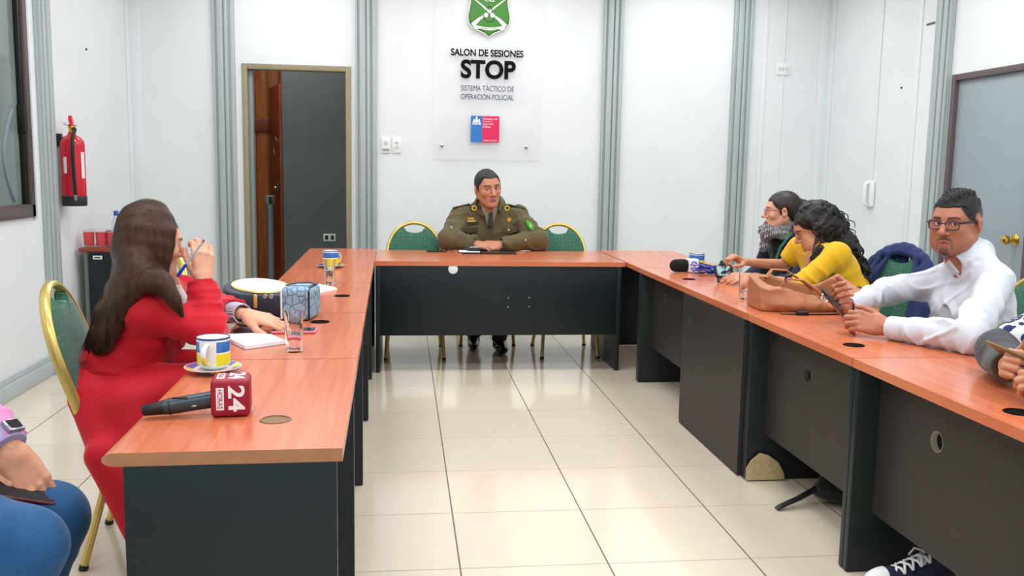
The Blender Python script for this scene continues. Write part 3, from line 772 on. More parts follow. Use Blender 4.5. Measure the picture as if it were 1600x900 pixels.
# ------------------------------------------------------------ fire extinguisher on the left wall
fe = empty('fire_extinguisher', (X0 + .085, 5.93, 1.0), 'red fire extinguisher with black hose hanging on the left wall', 'fire extinguisher')
mred = mat('extinguisher_red', srgb(196, 16, 44), .25, coat=.3)
G().lathe([(.0, .06), (.07, .06), (.071, .08), (.071, .375), (.066, .400), (.050, .420), (.028, .432), (.022, .44), (.022, .45), (0, .45)], 32).obj('cylinder', mred, fe)
G().lathe([(.0, 0), (.069, 0), (.072, .008), (.072, .058), (.070, .062), (0, .062)], 32).obj('base_cup', mat('extinguisher_base', srgb(36, 38, 46), .5), fe)
G().lathe([(.017, .45), (.017, .475), (.022, .478), (.022, .49), (0, .492)], 20).obj('valve', MT['brass'], fe)
G().box((-.012, -.03, .485), (.012, .05, .497), .004).obj('lower_handle', mred, fe)
G().tube([(0, .01, .492), (-.012, .03, .52), (-.02, .045, .55)], [.009, .011, .008], 10, flat=(1.4, .7)).obj('squeeze_lever', mred, fe)
G().lathe([(0, .012), (.013, .012), (.015, 0), (0, 0)], 18, M=Matrix.Translation((.02, -.012, .465)) @ Matrix.Rotation(PI / 2, 4, 'X')).obj('gauge', MT['black'], fe)
G().tube([(-.012, -.03, .49), (-.03, -.045, .495), (-.038, -.035, .505), (-.03, -.02, .505)], .0025, 6, closed=True).obj('pin_ring', MT['steel'], fe)
hp = [(.018, -.02, .465), (.035, -.05, .455), (.030, -.078, .41), (.028, -.083, .3), (.03, -.083, .2), (.034, -.082, .10), (.034, -.080, .055)]
G().tube(hp, .0095, 10).obj('hose', MT['black'], fe)
G().tube([(.034, -.081, .07), (.034, -.081, .035)], [.011, .008], 10).obj('hose_tip', MT['steel'], fe)
mlab = mat('extinguisher_label', srgb(232, 226, 228), .5)
for a0, a1, z0, z1 in ((-2.05, -1.75, .20, .30), (-.55, -.15, .17, .33), (-2.95, -2.6, .19, .31)):
    v = []; f = []
    for i in range(9):
        a = a0 + (a1 - a0) * i / 8
        for z in (z0, z1): v.append((.0718 * math.cos(a), .0718 * math.sin(a), z))
    f = [[2 * i, 2 * i + 2, 2 * i + 3, 2 * i + 1] for i in range(8)]
    G().raw(v, f).obj('label_sticker', mlab, fe)
G().box((-.085, -.02, .36), (-.06, .02, .44), .003).obj('wall_bracket', MT['black'], fe)

# ------------------------------------------------------------ low cabinet with glasses of red drink
cb = empty('low_cabinet', (-1.72, 6.37, 0), 'low dark cabinet with a reddish wooden top against the left wall', 'cabinet')
G().box((-.35, -.25, .695), (.10, .25, .722), .006, 3).obj('cabinet_top', mat('cabinet_top', srgb(150, 66, 48), .35, noise=.1, nscale=12), cb)
G().box((-.325, -.235, .05), (.085, .235, .695), .003).obj('carcass', mat('cabinet_side', srgb(118, 118, 112), .5), cb)
dr = G().box((-.295, -.252, .06), (.078, -.235, .69), .003).obj('door', MT['dark'], cb)
lb = G().box((-.262, -.2545, .648), (-.205, -.252, .672), .001).obj('label_sticker', MT['white'], dr)
G().box((-.252, -.2556, .656), (-.216, -.2545, .665), .0003).obj('label_mark', mat('label_ink', srgb(70, 74, 82), .6), lb)
G().box((-.31, -.22, 0), (.07, .22, .05)).obj('plinth', MT['black'], cb)
mjuice = mat('red_drink', srgb(232, 14, 34), .2, spec=.5)
def tumbler(label, loc, h=.125, r=.034, juice=.10, name='drinking_glass', cat='glass', group=None, r0=None, gm=None):
    r0 = r0 or r * .86
    root = empty(name, loc, label, cat, group)
    w = .0018
    G().lathe([(0, 0), (r0, 0), (r0 + .001, .004), (r, h), (r - w, h), (r0 - w, .010), (0, .009)], 28).obj('glass_body', gm or MT['glass'], root)
    if juice:
        f_ = lambda z: r0 - w - .0004 + (r - r0) * (z / h)
        G().lathe([(0, .0105), (f_(.0105), .0105), (f_(juice), juice), (0, juice)], 28).obj('red_drink', mjuice, root)
    return root
for (px, lab) in ((141, 'leftmost glass of red drink on the low cabinet'), (160, 'middle glass of red drink on the low cabinet'), (177, 'glass of red drink on the low cabinet nearest the blue-capped bottle')):
    p = at_y(px, 380, 6.22); tumbler(lab, (p[0], 6.20, .722), .118, .037, .098, group='glasses of red drink', gm=MT['thinglass'])
p = at_y(123, 380, 6.3); tumbler('small empty clear glass at the left end of the low cabinet', (p[0] - .01, 6.32, .722), .085, .024, 0, gm=MT['thinglass'])
p = at_y(180, 340, 6.36)
bt = empty('water_bottle', (p[0], 6.38, .722), 'clear bottle with a blue cap on the low cabinet', 'bottle')
G().lathe([(0, 0), (.028, 0), (.032, .006), (.032, .10), (.030, .12), (.032, .14), (.026, .165), (.013, .19), (.013, .205), (0, .205)], 28).obj('bottle_body', mat('bottle_plastic', (.85, .9, .97), .1, trans=.75, ior=1.2), bt)
G().lathe([(.0155, .196), (.0155, .225), (.013, .228), (0, .228)], 24).obj('bottle_cap', mat('cap_blue', srgb(30, 84, 176), .4), bt)
o = G().lathe([(0, 0), (.03, 0), (.034, .02), (.032, .075), (.02, .085), (.008, .092), (0, .092)], 24).obj('sugar_bowl', MT['black'], None, (p[0] - .075, 6.46, .722)); tag(o, 'small black lidded jar behind the red drinks on the low cabinet', 'jar')

# corridor: stanchion by the brown door
p = at_y(421, 305, 8.5)
st = empty('barrier_post', (p[0], 8.5, 0), 'grey barrier post with a black belt head standing in the corridor doorway', 'barrier post')
G().lathe([(.0, 0), (.16, 0), (.16, .015), (.03, .03), (.03, .04), (0, .04)], 32).obj('post_base', MT['black'], st)
G().lathe([(.032, .03), (.032, .92), (0, .92)], 24).obj('post_tube', mat('post_grey', srgb(124, 132, 140), .35, metal=.4), st)
G().lathe([(0, .92), (.038, .92), (.042, .935), (.042, .99), (.036, 1.0), (0, 1.0)], 24).obj('belt_head', mat('post_head_grey', srgb(130, 136, 142), .4), st)
G().box((.0, -.046, .925), (.034, -.02, .99), .004).obj('belt_slot', MT['black'], st)
p = at_y(405, 297, 8.62)
for dz, lab in ((0, 'upper pale rail bracket behind the doorway jamb'), (-.075, 'lower pale rail bracket behind the doorway jamb')):
    pass
# ------------------------------------------------------------ people
mskin = mat('skin', (1, 1, 1), .42, spec=.4, vcol=True, noise=.05, nscale=60, sss=.12, bump=.05, bscale=350)
meye = mat('eye', (1, 1, 1), .12, spec=.6, vcol=True, coat=.5)
SK = {'tan': srgb(206, 146, 116), 'officer': srgb(196, 134, 108), 'man': srgb(186, 122, 94), 'light': srgb(222, 168, 140), 'mid': srgb(200, 142, 112)}
def smooth(a, b, x): t = np.clip((x - a) / (b - a), 0, 1); return t * t * (3 - 2 * t)
def lerp(c, d, w): return c * (1 - w[:, None]) + np.array(d)[None] * w[:, None]
def frame3(fwd, up=(0, 0, 1)):
    f = unit(fwd); r = unit(np.cross(f, up)); u = np.cross(r, f); return np.stack([r, f, u], 1)   # columns x right, y forward, z up

def head_field(p, neck_to, h=.0022):
    """local frame: x to the person's right, y forward, z up; eyes at z=.008, chin -.115, top .122"""
    w = p.get('w', 1.0); jw = p.get('jaw', 1.0); ns = p.get('nose', 1.0); fat = p.get('fat', 0)
    nk = A(*neck_to); lo = np.minimum(A(-.11, -.13, -.16), nk - .1); hi = np.maximum(A(.11, .15, .14), nk + .1)
    f = F(lo, hi, h)
    f.ell((0, -.018, .036), (.076 * w, .096, .086), k=.02)
    f.ell((0, .022, .02), (.070 * w, .072, .075), k=.03)
    f.ell((0, .030, -.035), (.058 * w * jw, .056, .060), k=.03)
    for s in (-1, 1):
        f.cone((s * .058 * jw, -.006, -.045), (s * .026 * jw, .062, -.092), .020, .017, k=.03)       # jaw line
        f.ell((s * .040 * w, .060, -.020), (.026, .022, .022), k=.02)                               # cheekbone
        if fat: f.ell((s * .046, .040, -.062), (.028, .036, .034), k=.03)
    f.ell((0, .079, -.097), (.022 * jw, .019, .017), k=.022)                                         # chin
    f.ell((0, .066, -.062), (.033, .026, .030), k=.022)                                              # muzzle
    f.cone((-.034, .080, .027), (.034, .080, .027), .010, k=.018)                                    # brow ridge
    for s in (-1, 1): f.ell((s * .031, .100, .008), (.019, .018, .012), k=.012, op='sub')            # orbits
    for s in (-1, 1):                                                                                # lids with a slit
        f.ell((s * .031, .0745, .008), (.0145, .0145, .0135), k=.006)
        f.ell((s * .031, .0900, .0075), (.0125, .014, p.get('slit', .0048)), k=.0015, op='sub')
    # nose
    f.chain([(0, .086, .020), (0, .096, 0), (0, .108 + .004 * ns, -.022)], [.0085, .0085 * ns, .0115 * ns], k=.010)
    f.ell((0, .1085 + .004 * ns, -.027), (.0115 * ns, .0115, .0095), k=.008)
    for s in (-1, 1):
        f.ell((s * .0135 * ns, .096, -.030), (.0085, .011, .0085), k=.006)
        f.ell((s * .0070 * ns, .104, -.0375), (.0038, .0055, .0035), k=.002, op='sub')
    # lips
    z0 = -.063; lf = p.get('lips', 1.0)
    up = [(-.027, .076, z0 - .001), (-.013, .0870, z0 + .002), (-.004, .0905, z0 + .0045), (0, .0900, z0 + .0032), (.004, .0905, z0 + .0045), (.013, .0870, z0 + .002), (.027, .076, z0 - .001)]
    f.chain(up, [.0028, .0050 * lf, .0056 * lf, .0052 * lf, .0056 * lf, .0050 * lf, .0028], k=.005)
    dn = [(-.025, .076, z0 - .004), (-.011, .0860, z0 - .0095), (0, .0885, z0 - .0105), (.011, .0860, z0 - .0095), (.025, .076, z0 - .004)]
    f.chain(dn, [.0028, .0056 * lf, .0066 * lf, .0056 * lf, .0028], k=.005)
    op = p.get('open', 0)
    f.chain([(-.025, .082, z0 - .0025), (0, .0985, z0 - .0030), (.025, .082, z0 - .0025)], [.0010, .0013 + op, .0010], k=.002, op='sub')
    # ears
    for s in (-1, 1):
        M = frame3((s * .35, 1, -.12), (0, -.15, 1))
        f.ell((s * .0825 * w, -.006, -.002), (.0095, .019, .031), k=.006, M=M)
        f.ell((s * .0730 * w, -.002, -.022), (.008, .011, .014), k=.006)
        f.ell((s * .0925 * w, -.002, .003), (.006, .011, .018), k=.004, M=M, op='sub')
    # neck
    nr = p.get('neck', .052)
    f.cone((0, -.022, -.055), nk, nr * .98, nr * 1.08, k=.03, flat=((1, 0, 0), 1.04))
    f.chain([(0, .030, -.100), (0, .012, -.135)], [.030, .030], k=.03)
    return f

def head_color(p):
    base = np.array(p['skin']); dark = np.array(p['hair'])
    def col(V):
        x, y, z = V[:, 0], V[:, 1], V[:, 2]; ax = np.abs(x)
        c = np.repeat(base[None], len(V), 0)
        red = np.clip(base * np.array([1.04, .84, .80]), 0, 1)
        blush = np.exp(-((ax - .042) / .020) ** 2 - ((z + .022) / .020) ** 2) * (y > .02) * .45 + np.exp(-(x / .014) ** 2 - ((z + .026) / .013) ** 2) * (y > .09) * .22
        blush += np.exp(-((ax - .082) / .010) ** 2 - (z / .03) ** 2) * (y < .02) * .6
        c = lerp(c, red, np.clip(blush, 0, .8)); bw = p.get('brow_w', 1.0)
        # scalp pigment under the hair, with cropped sides
        hl = p.get('hairline', .068)
        line = hl - 1.5 * np.clip(ax - .045, 0, 1) - .25 * np.clip(.07 - y, 0, .2)
        if p.get('scalp', True):
            side = smooth(-.015, .035, z - .9 * np.clip(y, 0, .08)) * smooth(.040, .020, y)
            w_ = np.maximum(smooth(line - .004, line + .008, z) * (y < .2), side * p.get('fade', .75)) * (z > -.06)
            ear = smooth(.0800, .0830, ax) * smooth(-.034, -.026, y) * smooth(.030, .018, y) * (np.abs(z) < .045)
            back = smooth(-.02, -.05, y) * smooth(-.075, -.04, z)
            w_ = np.maximum(w_, back * p.get('fade', .75)); w_ = w_ * (1 - np.clip(ear * 1.6, 0, 1))
            c = lerp(c, dark, np.clip(w_, 0, 1))
        # brows
        bz = .0285 + .003 * np.sin((ax - .012) / .040 * 2.2) + p.get('brow_dz', 0) - .004 * smooth(.04, .055, ax)
        br = smooth(.0052 * bw, .0028 * bw, np.abs(z - bz)) * smooth(.008, .014, ax) * smooth(.056, .048, ax) * (y > .04)
        c = lerp(c, dark, br * p.get('brow', .85))
        # lid lines, lashes
        ex, ez = (ax - .031) / .0155, (z - .0078) / (p.get('slit', .0048) + .0022)
        rr = ex ** 2 + ez ** 2
        la = smooth(.60, .80, rr) * smooth(1.5, 1.0, rr) * (y > .055) * np.where(z > .008, 1, .45)
        c = lerp(c, dark, np.clip(la, 0, 1) * p.get('lash', .7))
        # lips
        lz = z + .0655; lw = smooth(.029, .024, ax)
        lp = smooth(.0135, .0105, np.abs(lz + .0008) + .010 * (ax / .029) ** 2) * lw * (y > .070)
        c = lerp(c, p.get('lip', srgb(168, 86, 78)), lp * p.get('lipw', .8))
        mo = smooth(.0022, .0008, np.abs(z + .0660)) * smooth(.024, .019, ax) * (y > .07)
        c = lerp(c, srgb(92, 40, 38), mo * .75)
        nost = np.exp(-((ax - .007) / .0035) ** 2 - ((z + .0375) / .003) ** 2) * (y > .09)
        c = lerp(c, srgb(70, 34, 28), np.clip(nost, 0, 1) * .8)
        if p.get('beard'):
            bd = p['beard']
            nz = .5 + .5 * vnoise(x, y, z, 900, 3)
            m = smooth(.0060, .0015, np.abs(z + .0500 + .22 * np.clip(ax - .010, 0, 1))) * smooth(.033, .024, ax) * (y > .065)
            g = np.exp(-(ax / .021) ** 4) * smooth(-.078, -.088, z) * smooth(.030, .06, y) * smooth(-.130, -.112, z)
            s_ = smooth(.0055, .001, np.abs(ax - .0285 + .05 * (z + .075))) * smooth(-.050, -.060, z) * smooth(-.100, -.085, z) * (y > .05)
            c = lerp(c, dark, np.clip(np.maximum(np.maximum(m * .85, g * 1.0), s_ * .6) * (1 - lp) * bd * (.75 + .35 * nz), 0, .9))
        if p.get('stubble'):
            st = smooth(-.035, -.062, z) * smooth(-.145, -.115, z) * smooth(0, .03, y) * (1 - lp)
            c = lerp(c, base * .62 + .02, st * p['stubble'])
        return c
    return col

def eye_mesh(look):
    n, m = 20, 14; v = []; f = []; cs = []
    look = unit(look); R = frame3(look)
    for j in range(m + 1):
        t = PI * j / m
        for i in range(n):
            a = 2 * PI * i / n; p = A(math.sin(t) * math.cos(a), math.cos(t), math.sin(t) * math.sin(a)) * .0122
            v.append(R @ p)
    for j in range(m):
        for i in range(n): k = (i + 1) % n; f.append((j * n + i, j * n + k, (j + 1) * n + k, (j + 1) * n + i))
    return np.array(v), f
def add_eyes(root, Mh, o, sc, look_local, iris):
    for s in (-1, 1):
        n, m = 20, 20; v, _ = eye_mesh(look_local); 
        me = bpy.data.meshes.new('eye'); R = frame3(look_local); vv = []; cc = []; f = []
        ts = [0, .14, .2, .26, .34, .44, .5, .56] + list(np.linspace(.7, PI, 8)); m = len(ts) - 1
        for t in ts:
            for i in range(n):
                a = 2 * PI * i / n; vv.append(R @ (A(math.sin(t) * math.cos(a), math.cos(t), math.sin(t) * math.sin(a)) * .0122))
                cc.append((.012, .010, .010) if t < .23 else (iris if t < .5 else srgb(226, 220, 216)))
        for j in range(m):
            for i in range(n): k = (i + 1) % n; f.append((j * n + i, j * n + k, (j + 1) * n + k, (j + 1) * n + i))
        V = (np.array(vv) + A(s * .031, .0748, .0078)) * sc
        V = V @ Mh.T + o
        join_sdf('eye', [(V, np.array(f), np.array(cc), 0)], [meye], root, (0, 0, 0)) if False else None
        g = G(); g.raw(V - A(*root.location), [q[::-1] for q in f]); me = g.mesh('eye', True, 180)
        at = me.attributes.new('Col', 'FLOAT_COLOR', 'POINT'); at.data.foreach_set('color', np.concatenate([np.array(cc), np.ones((len(cc), 1))], 1).astype(np.float32).ravel())
        link_mesh('eye', me, meye, root)

def head_chunk(p, o, Mh, sc, neck_world, h=.0022):
    """skin of head and neck in world space"""
    nl = Mh.T @ (A(*neck_world) - o) / sc
    f = head_field(p, nl, h); V, Q = f.mesh(); c = head_color(p)(V)
    return V * sc @ Mh.T + o, Q, c, 0

FING = [(.090, .029, (.042, .026, .021)), (.095, .0095, (.046, .030, .022)), (.091, -.0105, (.043, .028, .021)), (.083, -.029, (.034, .021, .019))]
def hand_chunk(wrist, fdir, back, side, curls, thumb, elbow, skin, sc=1.0, spread=0, h=.0019, nail=None, wr=.027, er=.040, knuck=True):
    """wrist point, direction of the fingers, direction of the back of the hand; side +1: the thumb is on local +y.
    curls: four (mcp, pip, dip) bends in degrees (index first); thumb: list of three direction vectors (local)"""
    X = unit(fdir); Z = unit(np.asarray(back, float) - X * np.dot(back, X)); Y = np.cross(Z, X) * side
    M = np.stack([X, Y, Z], 1)
    el = M.T @ (A(*elbow) - A(*wrist)) / sc
    L = unit(el) * min(np.linalg.norm(el), .17) ; full = np.linalg.norm(el)
    lo = np.minimum(A(-.05, -.11, -.13), L - .05); hi = np.maximum(A(.215, .13, .06), L + .05)
    f = F(lo, hi, h)
    f.cone((0.012, 0, 0), L, wr, wr + (er - wr) * min(1, .17 / full), k=.015, flat=((0, 0, 1), 1.18))
    for i, (kx, ky, ph) in enumerate(FING):
        f.cone((.006, ky * .55, 0), (kx - .004, ky, -.001), .0145, .0112, k=.012, flat=((0, 0, 1), 1.12))
    f.ell((.045, -.022, -.010), (.036, .016, .012), k=.012); f.ell((.034, .020, -.012), (.032, .016, .013), k=.012)
    tips = []; segs = []
    for i, (kx, ky, ph) in enumerate(FING):
        p = A(kx, ky, 0); ang = 0; sp = math.radians(spread * (1.4, .4, -.5, -1.5)[i] + (3, .5, -2, -5)[i]); rr = [.0098, .0089, .0080, .0068]
        if i == 3: rr = [q * .86 for q in rr]
        if i == 1: rr = [q * 1.03 for q in rr]
        for j in range(3):
            ang += math.radians(curls[i][j])
            d = A(math.cos(ang) * math.cos(sp), math.cos(ang) * math.sin(sp), -math.sin(ang)); q = p + d * ph[j]
            f.cone(p, q, rr[j], rr[j + 1], k=.0035 if j else .007)
            if j and knuck: f.ell(p + A(math.sin(ang) , 0, math.cos(ang)) * .0012, (rr[j] * 1.08,) * 3, k=.003)
            segs.append((i, j, p, q, A(math.sin(ang) * math.cos(sp), math.sin(ang) * math.sin(sp), math.cos(ang)), rr[j + 1]))
            p = q
    p = A(.018, .024, -.008); rr = [.0160, .0120, .0108, .0082]; ln = [.046, .034, .028]
    for j in range(3):
        d = unit(thumb[j]); q = p + d * ln[j]
        f.cone(p, q, rr[j], rr[j + 1], k=.012 if j == 0 else .004); 
        up = unit(A(0, .2, 1) - d * np.dot(A(0, .2, 1), d)); segs.append((4, j, p, q, up, rr[j + 1])); p = q
    V, Q = f.mesh()
    if wrist[2] > .70: V = desk_clamp(V, wrist, M, sc)
    c = np.repeat(np.array(skin)[None], len(V), 0); red = np.array(skin) * np.array([1.05, .80, .76])
    nc = nail or tuple(np.clip(np.array(skin) * 1.15 + .05, 0, 1))
    for (i, j, a, b, n, r) in segs:
        if j: c = lerp(c, red, np.exp(-(np.linalg.norm(V - a, axis=1) / .010) ** 2) * .55)
        if j == 2:
            e = b + n * r * .75 - unit(b - a) * .001
            dd = V - e; t = unit(b - a); u = np.cross(t, n)
            q = (dd @ t / .0085) ** 2 + (dd @ u / .0060) ** 2 + (np.minimum(dd @ n, 0) / .004) ** 2
            c = lerp(c, nc, smooth(1.15, .8, q) * .9)
            c = lerp(c, red, np.exp(-(np.linalg.norm(V - b, axis=1) / .009) ** 2) * .3)
    return V * sc @ M.T + A(*wrist), Q if side > 0 else Q[:, ::-1], c, 0
def desk_clamp(V, w, M, sc):
    """a resting hand lies on the desk top and never sinks into it"""
    Wd_ = V * sc @ M.T + A(*w); Wd_[:, 2] = np.maximum(Wd_[:, 2], .7012); return (Wd_ - A(*w)) @ M / sc
def core_chunk(nk, sl, sr, pv, fw, arms, skin, h=.010):
    """the body under the clothes, joining neck, trunk and arms"""
    P = [nk, sl, sr, pv] + [q for a in arms for q in a]; P = np.array(P); f = F(P.min(0) - .15, P.max(0) + .15, h)
    torso(f, nk - A(0, 0, .03), sl, sr, pv, fw, ch=.075, wa=.08, sh=.030, nb=.035, wide=.065, k=.03)
    f.cone(nk - A(0, 0, .10), nk - A(0, 0, .02), .040, .036, k=.03)
    for a in arms: f.chain(a, [.034, .030, .021], k=.02)
    f.cut((0, 0, .475), (0, 0, -1))
    V, Q = f.mesh(); return V, Q, np.repeat(np.array(skin)[None], len(V), 0), 0
def hand_pt(wrist, fdir, back, side, p, sc=1.0):
    X = unit(fdir); Z = unit(np.asarray(back, float) - X * np.dot(back, X)); Y = np.cross(Z, X) * side
    return A(*wrist) + np.stack([X, Y, Z], 1) @ (A(*p) * sc)

def cloth_mat(name, col, rough=.8, scale=350, bump=.2, noise=.06, nscale=12, sheen=.2):
    return mat(name, col, rough, noise=noise, nscale=nscale, bump=bump, bscale=scale, sheen=sheen)
def folds(f, a, b, r, amp, freq, seed=0):
    """cloth folds running around the limb a-b"""
    a = A(*a); b = A(*b); ba = b - a; L2 = ba @ ba; u = ba / math.sqrt(L2)
    def fn(x, y, z):
        px, py, pz = x - a[0], y - a[1], z - a[2]; t = (px * ba[0] + py * ba[1] + pz * ba[2]) / L2; tc_ = np.clip(t, 0, 1)
        d = np.sqrt((px - tc_ * ba[0]) ** 2 + (py - tc_ * ba[1]) ** 2 + (pz - tc_ * ba[2]) ** 2)
        w = np.exp(-(d / r) ** 4) * smooth(-.15, .1, t) * smooth(1.15, .9, t)
        m_ = np.clip(.55 + 1.1 * vnoise(x, y, z, 13, seed + 50), .0, 1.4)
        return w * amp * 1.6 * m_ * (np.abs(np.sin(t * freq * .5 + 3.4 * vnoise(x, y, z, 12, seed))) ** .7 - .65)
    m = r * 1.4
    return f.warp(fn, np.minimum(a, b) - m, np.maximum(a, b) + m)
def add_body(name_label, root_loc, chunks, group=None):
    o = join_sdf('person', chunks, [mskin], None, root_loc)
    tag(o, name_label, 'person', group); return o
def legs(root, hips, knees, ankles, m, shoe_m=None, shoe_dir=None, r=(.085, .062, .048), h=.005, name='trousers', pelvis=None, toe=.17, hem=.052):
    lo = np.min([*hips, *knees, *ankles], 0) - .14; hi = np.max([*hips, *knees, *ankles], 0) + .14
    f = F(lo, hi, h)
    for a, b, c in zip(hips, knees, ankles):
        f.cone(a, b, r[0], r[1], k=.03); f.cone(b, c, r[1], hem, k=.025); folds(f, b, c, .1, .004, 26, 3); folds(f, a, b, .13, .004, 18, 5)
    pc = (A(*hips[0]) + A(*hips[1])) / 2
    f.ell(pc + A(0, 0, .02), (.14, .14, .085), k=.04)
    lowz = min(a[2] for a in ankles); f.cut((0, 0, lowz - .01), (0, 0, -1))
    o = sdf_obj(name, f, m, root, tuple(root.location)) ; o.location = (0, 0, 0)
    if shoe_m:
        for c, d in zip(ankles, shoe_dir):
            d = unit(A(d[0], d[1], 0)); s = A(-d[1], d[0], 0); M = np.stack([d, s, A(0, 0, 1)], 1); b0 = A(c[0], c[1], 0)
            g = F(b0 - .3, b0 + A(.3, .3, .2), .004)
            g.cone(A(c[0], c[1], .09), b0 + A(0, 0, .05), .043, .043, k=.02)
            g.ell(b0 - d * .02 + A(0, 0, .042), (.055, .038, .040), k=.02, M=M); g.ell(b0 + d * toe * .45 + A(0, 0, .036), (toe * .62, .042, .036), k=.03, M=M)
            g.cut((0, 0, .003), (0, 0, -1)); g.cut((0, 0, .115), (0, 0, 1))
            so = sdf_obj('shoe', g, shoe_m, root, tuple(root.location)); so.location = (0, 0, 0)
    return o

def creases(f, amp, s, seed, lo=None, hi=None, sz=1.0):
    """sharp-valleyed cloth creases over everything in the field"""
    def fn(x, y, z):
        a = vnoise(x, y, z * sz, s, seed); b = np.clip(.5 + 1.3 * vnoise(x, y, z, s * .55, seed + 9), 0, 1.3)
        return 1.7 * amp * b * (np.clip(np.abs(a) * 2.6, 0, 1) ** .8 - .75)
    return f.warp(fn, lo, hi)

def recut(f, e, w, hw, hollow=.016):
    d = unit(w - e); f.cut(w, d, lo=w - .09, hi=w + .09); f.cone(w - d * hollow, w + d * .03, hw, k=.002, op='sub')
def torso(f, nk, sl, sr, pv, fw, ch=.115, wa=.12, sh=.062, nb=.075, fl=1.18, wide=.075, k=.05):
    mid = (sl + sr) / 2; u = unit(nk - pv); lat = unit(sr - sl); fw = unit(fw)
    c1 = mid - u * .11; c2 = c1 * .45 + pv * .55
    f.cone(c1 - lat * wide, c1 + lat * wide, ch, ch, k, flat=(fw, fl))
    for s in (-1, 1): f.chain([c1 + s * lat * wide * .8, c2 + s * lat * wide * .6, pv + s * lat * wide * .7], [ch * .97, wa * .95, wa], k, flat=(fw, fl))
    for p in (sl, sr): f.cone(p, nk - u * .035, sh, nb, k); f.cone(p, c1 + (p - mid) * .45, sh, ch * .75, k)
    return f
def sleeve(f, s, e, w, r, k=.03, fold=.004, seed=1, hollow=.016, hw=.032):
    f.chain([s, e, w], r, k)
    if fold: folds(f, s, e, r[0] * 1.5, fold, 16, seed); folds(f, e, w, r[1] * 1.6, fold, 22, seed + 7); 
    d = unit(w - e); f.cut(w, d, lo=w - .09, hi=w + .09)
    f.cone(w - d * hollow, w + d * .03, hw, k=.002, op='sub')
    return f
def bounds(*pts, m=.16): P = np.array(pts); return P.min(0) - m, P.max(0) + m
def ring_pts(c, ax, fw, r, a0, a1, n=14, rf=None):
    """points around axis ax; angle 0 = straight ahead"""
    ax = unit(ax); fw = unit(fw - ax * np.dot(fw, ax)); rt = np.cross(fw, ax)
    return [c + (rf or r) * math.cos(a) * fw + r * math.sin(a) * rt for a in np.linspace(a0, a1, n)]
def short_hair(root, o, Mh, sc, m, hl=.068, top=.012, side=.004, front_y=.05, spike=.003, back=-.055, seed=2, sb=-.005, recede=.004):
    f = F((-.11, -.14, -.09), (.11, .12, .17), .0026)
    f.ell((0, -.018, .036), (.076 + side, .096 + side, .086 + top), k=.02); f.ell((0, .018, .024), (.070 + side, .072 + side, .074 + top), k=.03)
    def rm(x, y, z):
        ax = np.abs(x)
        fr = smooth(-.002, .055, y + .10 * np.clip(.06 - ax, 0, .1)); L = back + (hl + recede * np.exp(-((ax - .045) / .018) ** 2) - .012 * smooth(.055, .07, ax) - back) * fr
        sbm = smooth(-.006, .000, y) * smooth(.024, .015, y); L = np.where((y > -.03) & (y < .03), np.minimum(L, L * (1 - sbm) + sb * sbm), L)
        L = L + .0035 * vnoise(x, y, z, 260, seed + 3)
        ear = np.sqrt(((ax - .082) / .016) ** 2 + ((y + .008) / .023) ** 2 + ((z + .004) / .036) ** 2) - 1
        return np.minimum((z - L) * .7, ear * .016)
    f._op((-.11, -.14, -.09), (.11, .12, .17), rm, 'sub', .003)
    f.warp(lambda x, y, z: spike * vnoise(x, y * .5, z * .35, 420, seed) * smooth(.06, .11, z))
    V, Q = f.mesh(); V = V * sc @ Mh.T + o
    h = join_sdf('hair', [(V, Q, None, 0)], m, root, tuple(root.location)); h.location = (0, 0, 0); return h
def part(name, f, m, root, col=None):
    o = sdf_obj(name, f, m, root, tuple(root.location), col); o.location = (0, 0, 0); return o
def gpart(name, g, m, root, ang=40):
    l = root.location; g.v = [(p[0] - l[0], p[1] - l[1], p[2] - l[2]) for p in g.v]; return g.obj(name, m, root, ang=ang)
def glasses(root, o, Mh, sc, m, lensm, w=.025, hgt=.017, r=.0018, temple=.0022, rim_top_only=False, y=.103, z=.004):
    T = lambda x, yy, zz: tuple(A(o) + Mh @ (A(x, yy, zz) * sc))
    g = G()
    lens = G()
    for s in (-1, 1):
        pts = []
        for a in np.linspace(0, 2 * PI, 24, endpoint=False):
            ca, sa = math.cos(a), math.sin(a); x = math.copysign(abs(ca) ** .6, ca) * w; zz = math.copysign(abs(sa) ** .6, sa) * hgt
            pts.append(T(s * .033 + x, y - .22 * abs(s * .033 + x) ** 1.35, z + zz))
        g.tube(pts, r * sc, 8, closed=True)
        c = T(s * .033, y - .22 * .033 ** 1.35, z); n = len(pts); lens.raw([c] + pts, [[0, 1 + i, 1 + (i + 1) % n] for i in range(n)])
        g.tube([T(s * .057, y - .008, z + hgt * .55), T(s * .070, y - .018, z + hgt * .6), T(s * .0775, .05, z + hgt * .6), T(s * .0815, .0, z + hgt * .55), T(s * .082, -.022, z - .004)], temple * sc, 8, flat=(1, 1.5))
    g.tube([T(-.010, y - .002, z + .004), T(0, y + .001, z + .007), T(.010, y - .002, z + .004)], r * sc, 8)
    go = gpart('glasses', g, m, root)
    lo_ = gpart('lens', lens, lensm, root); 
    return go

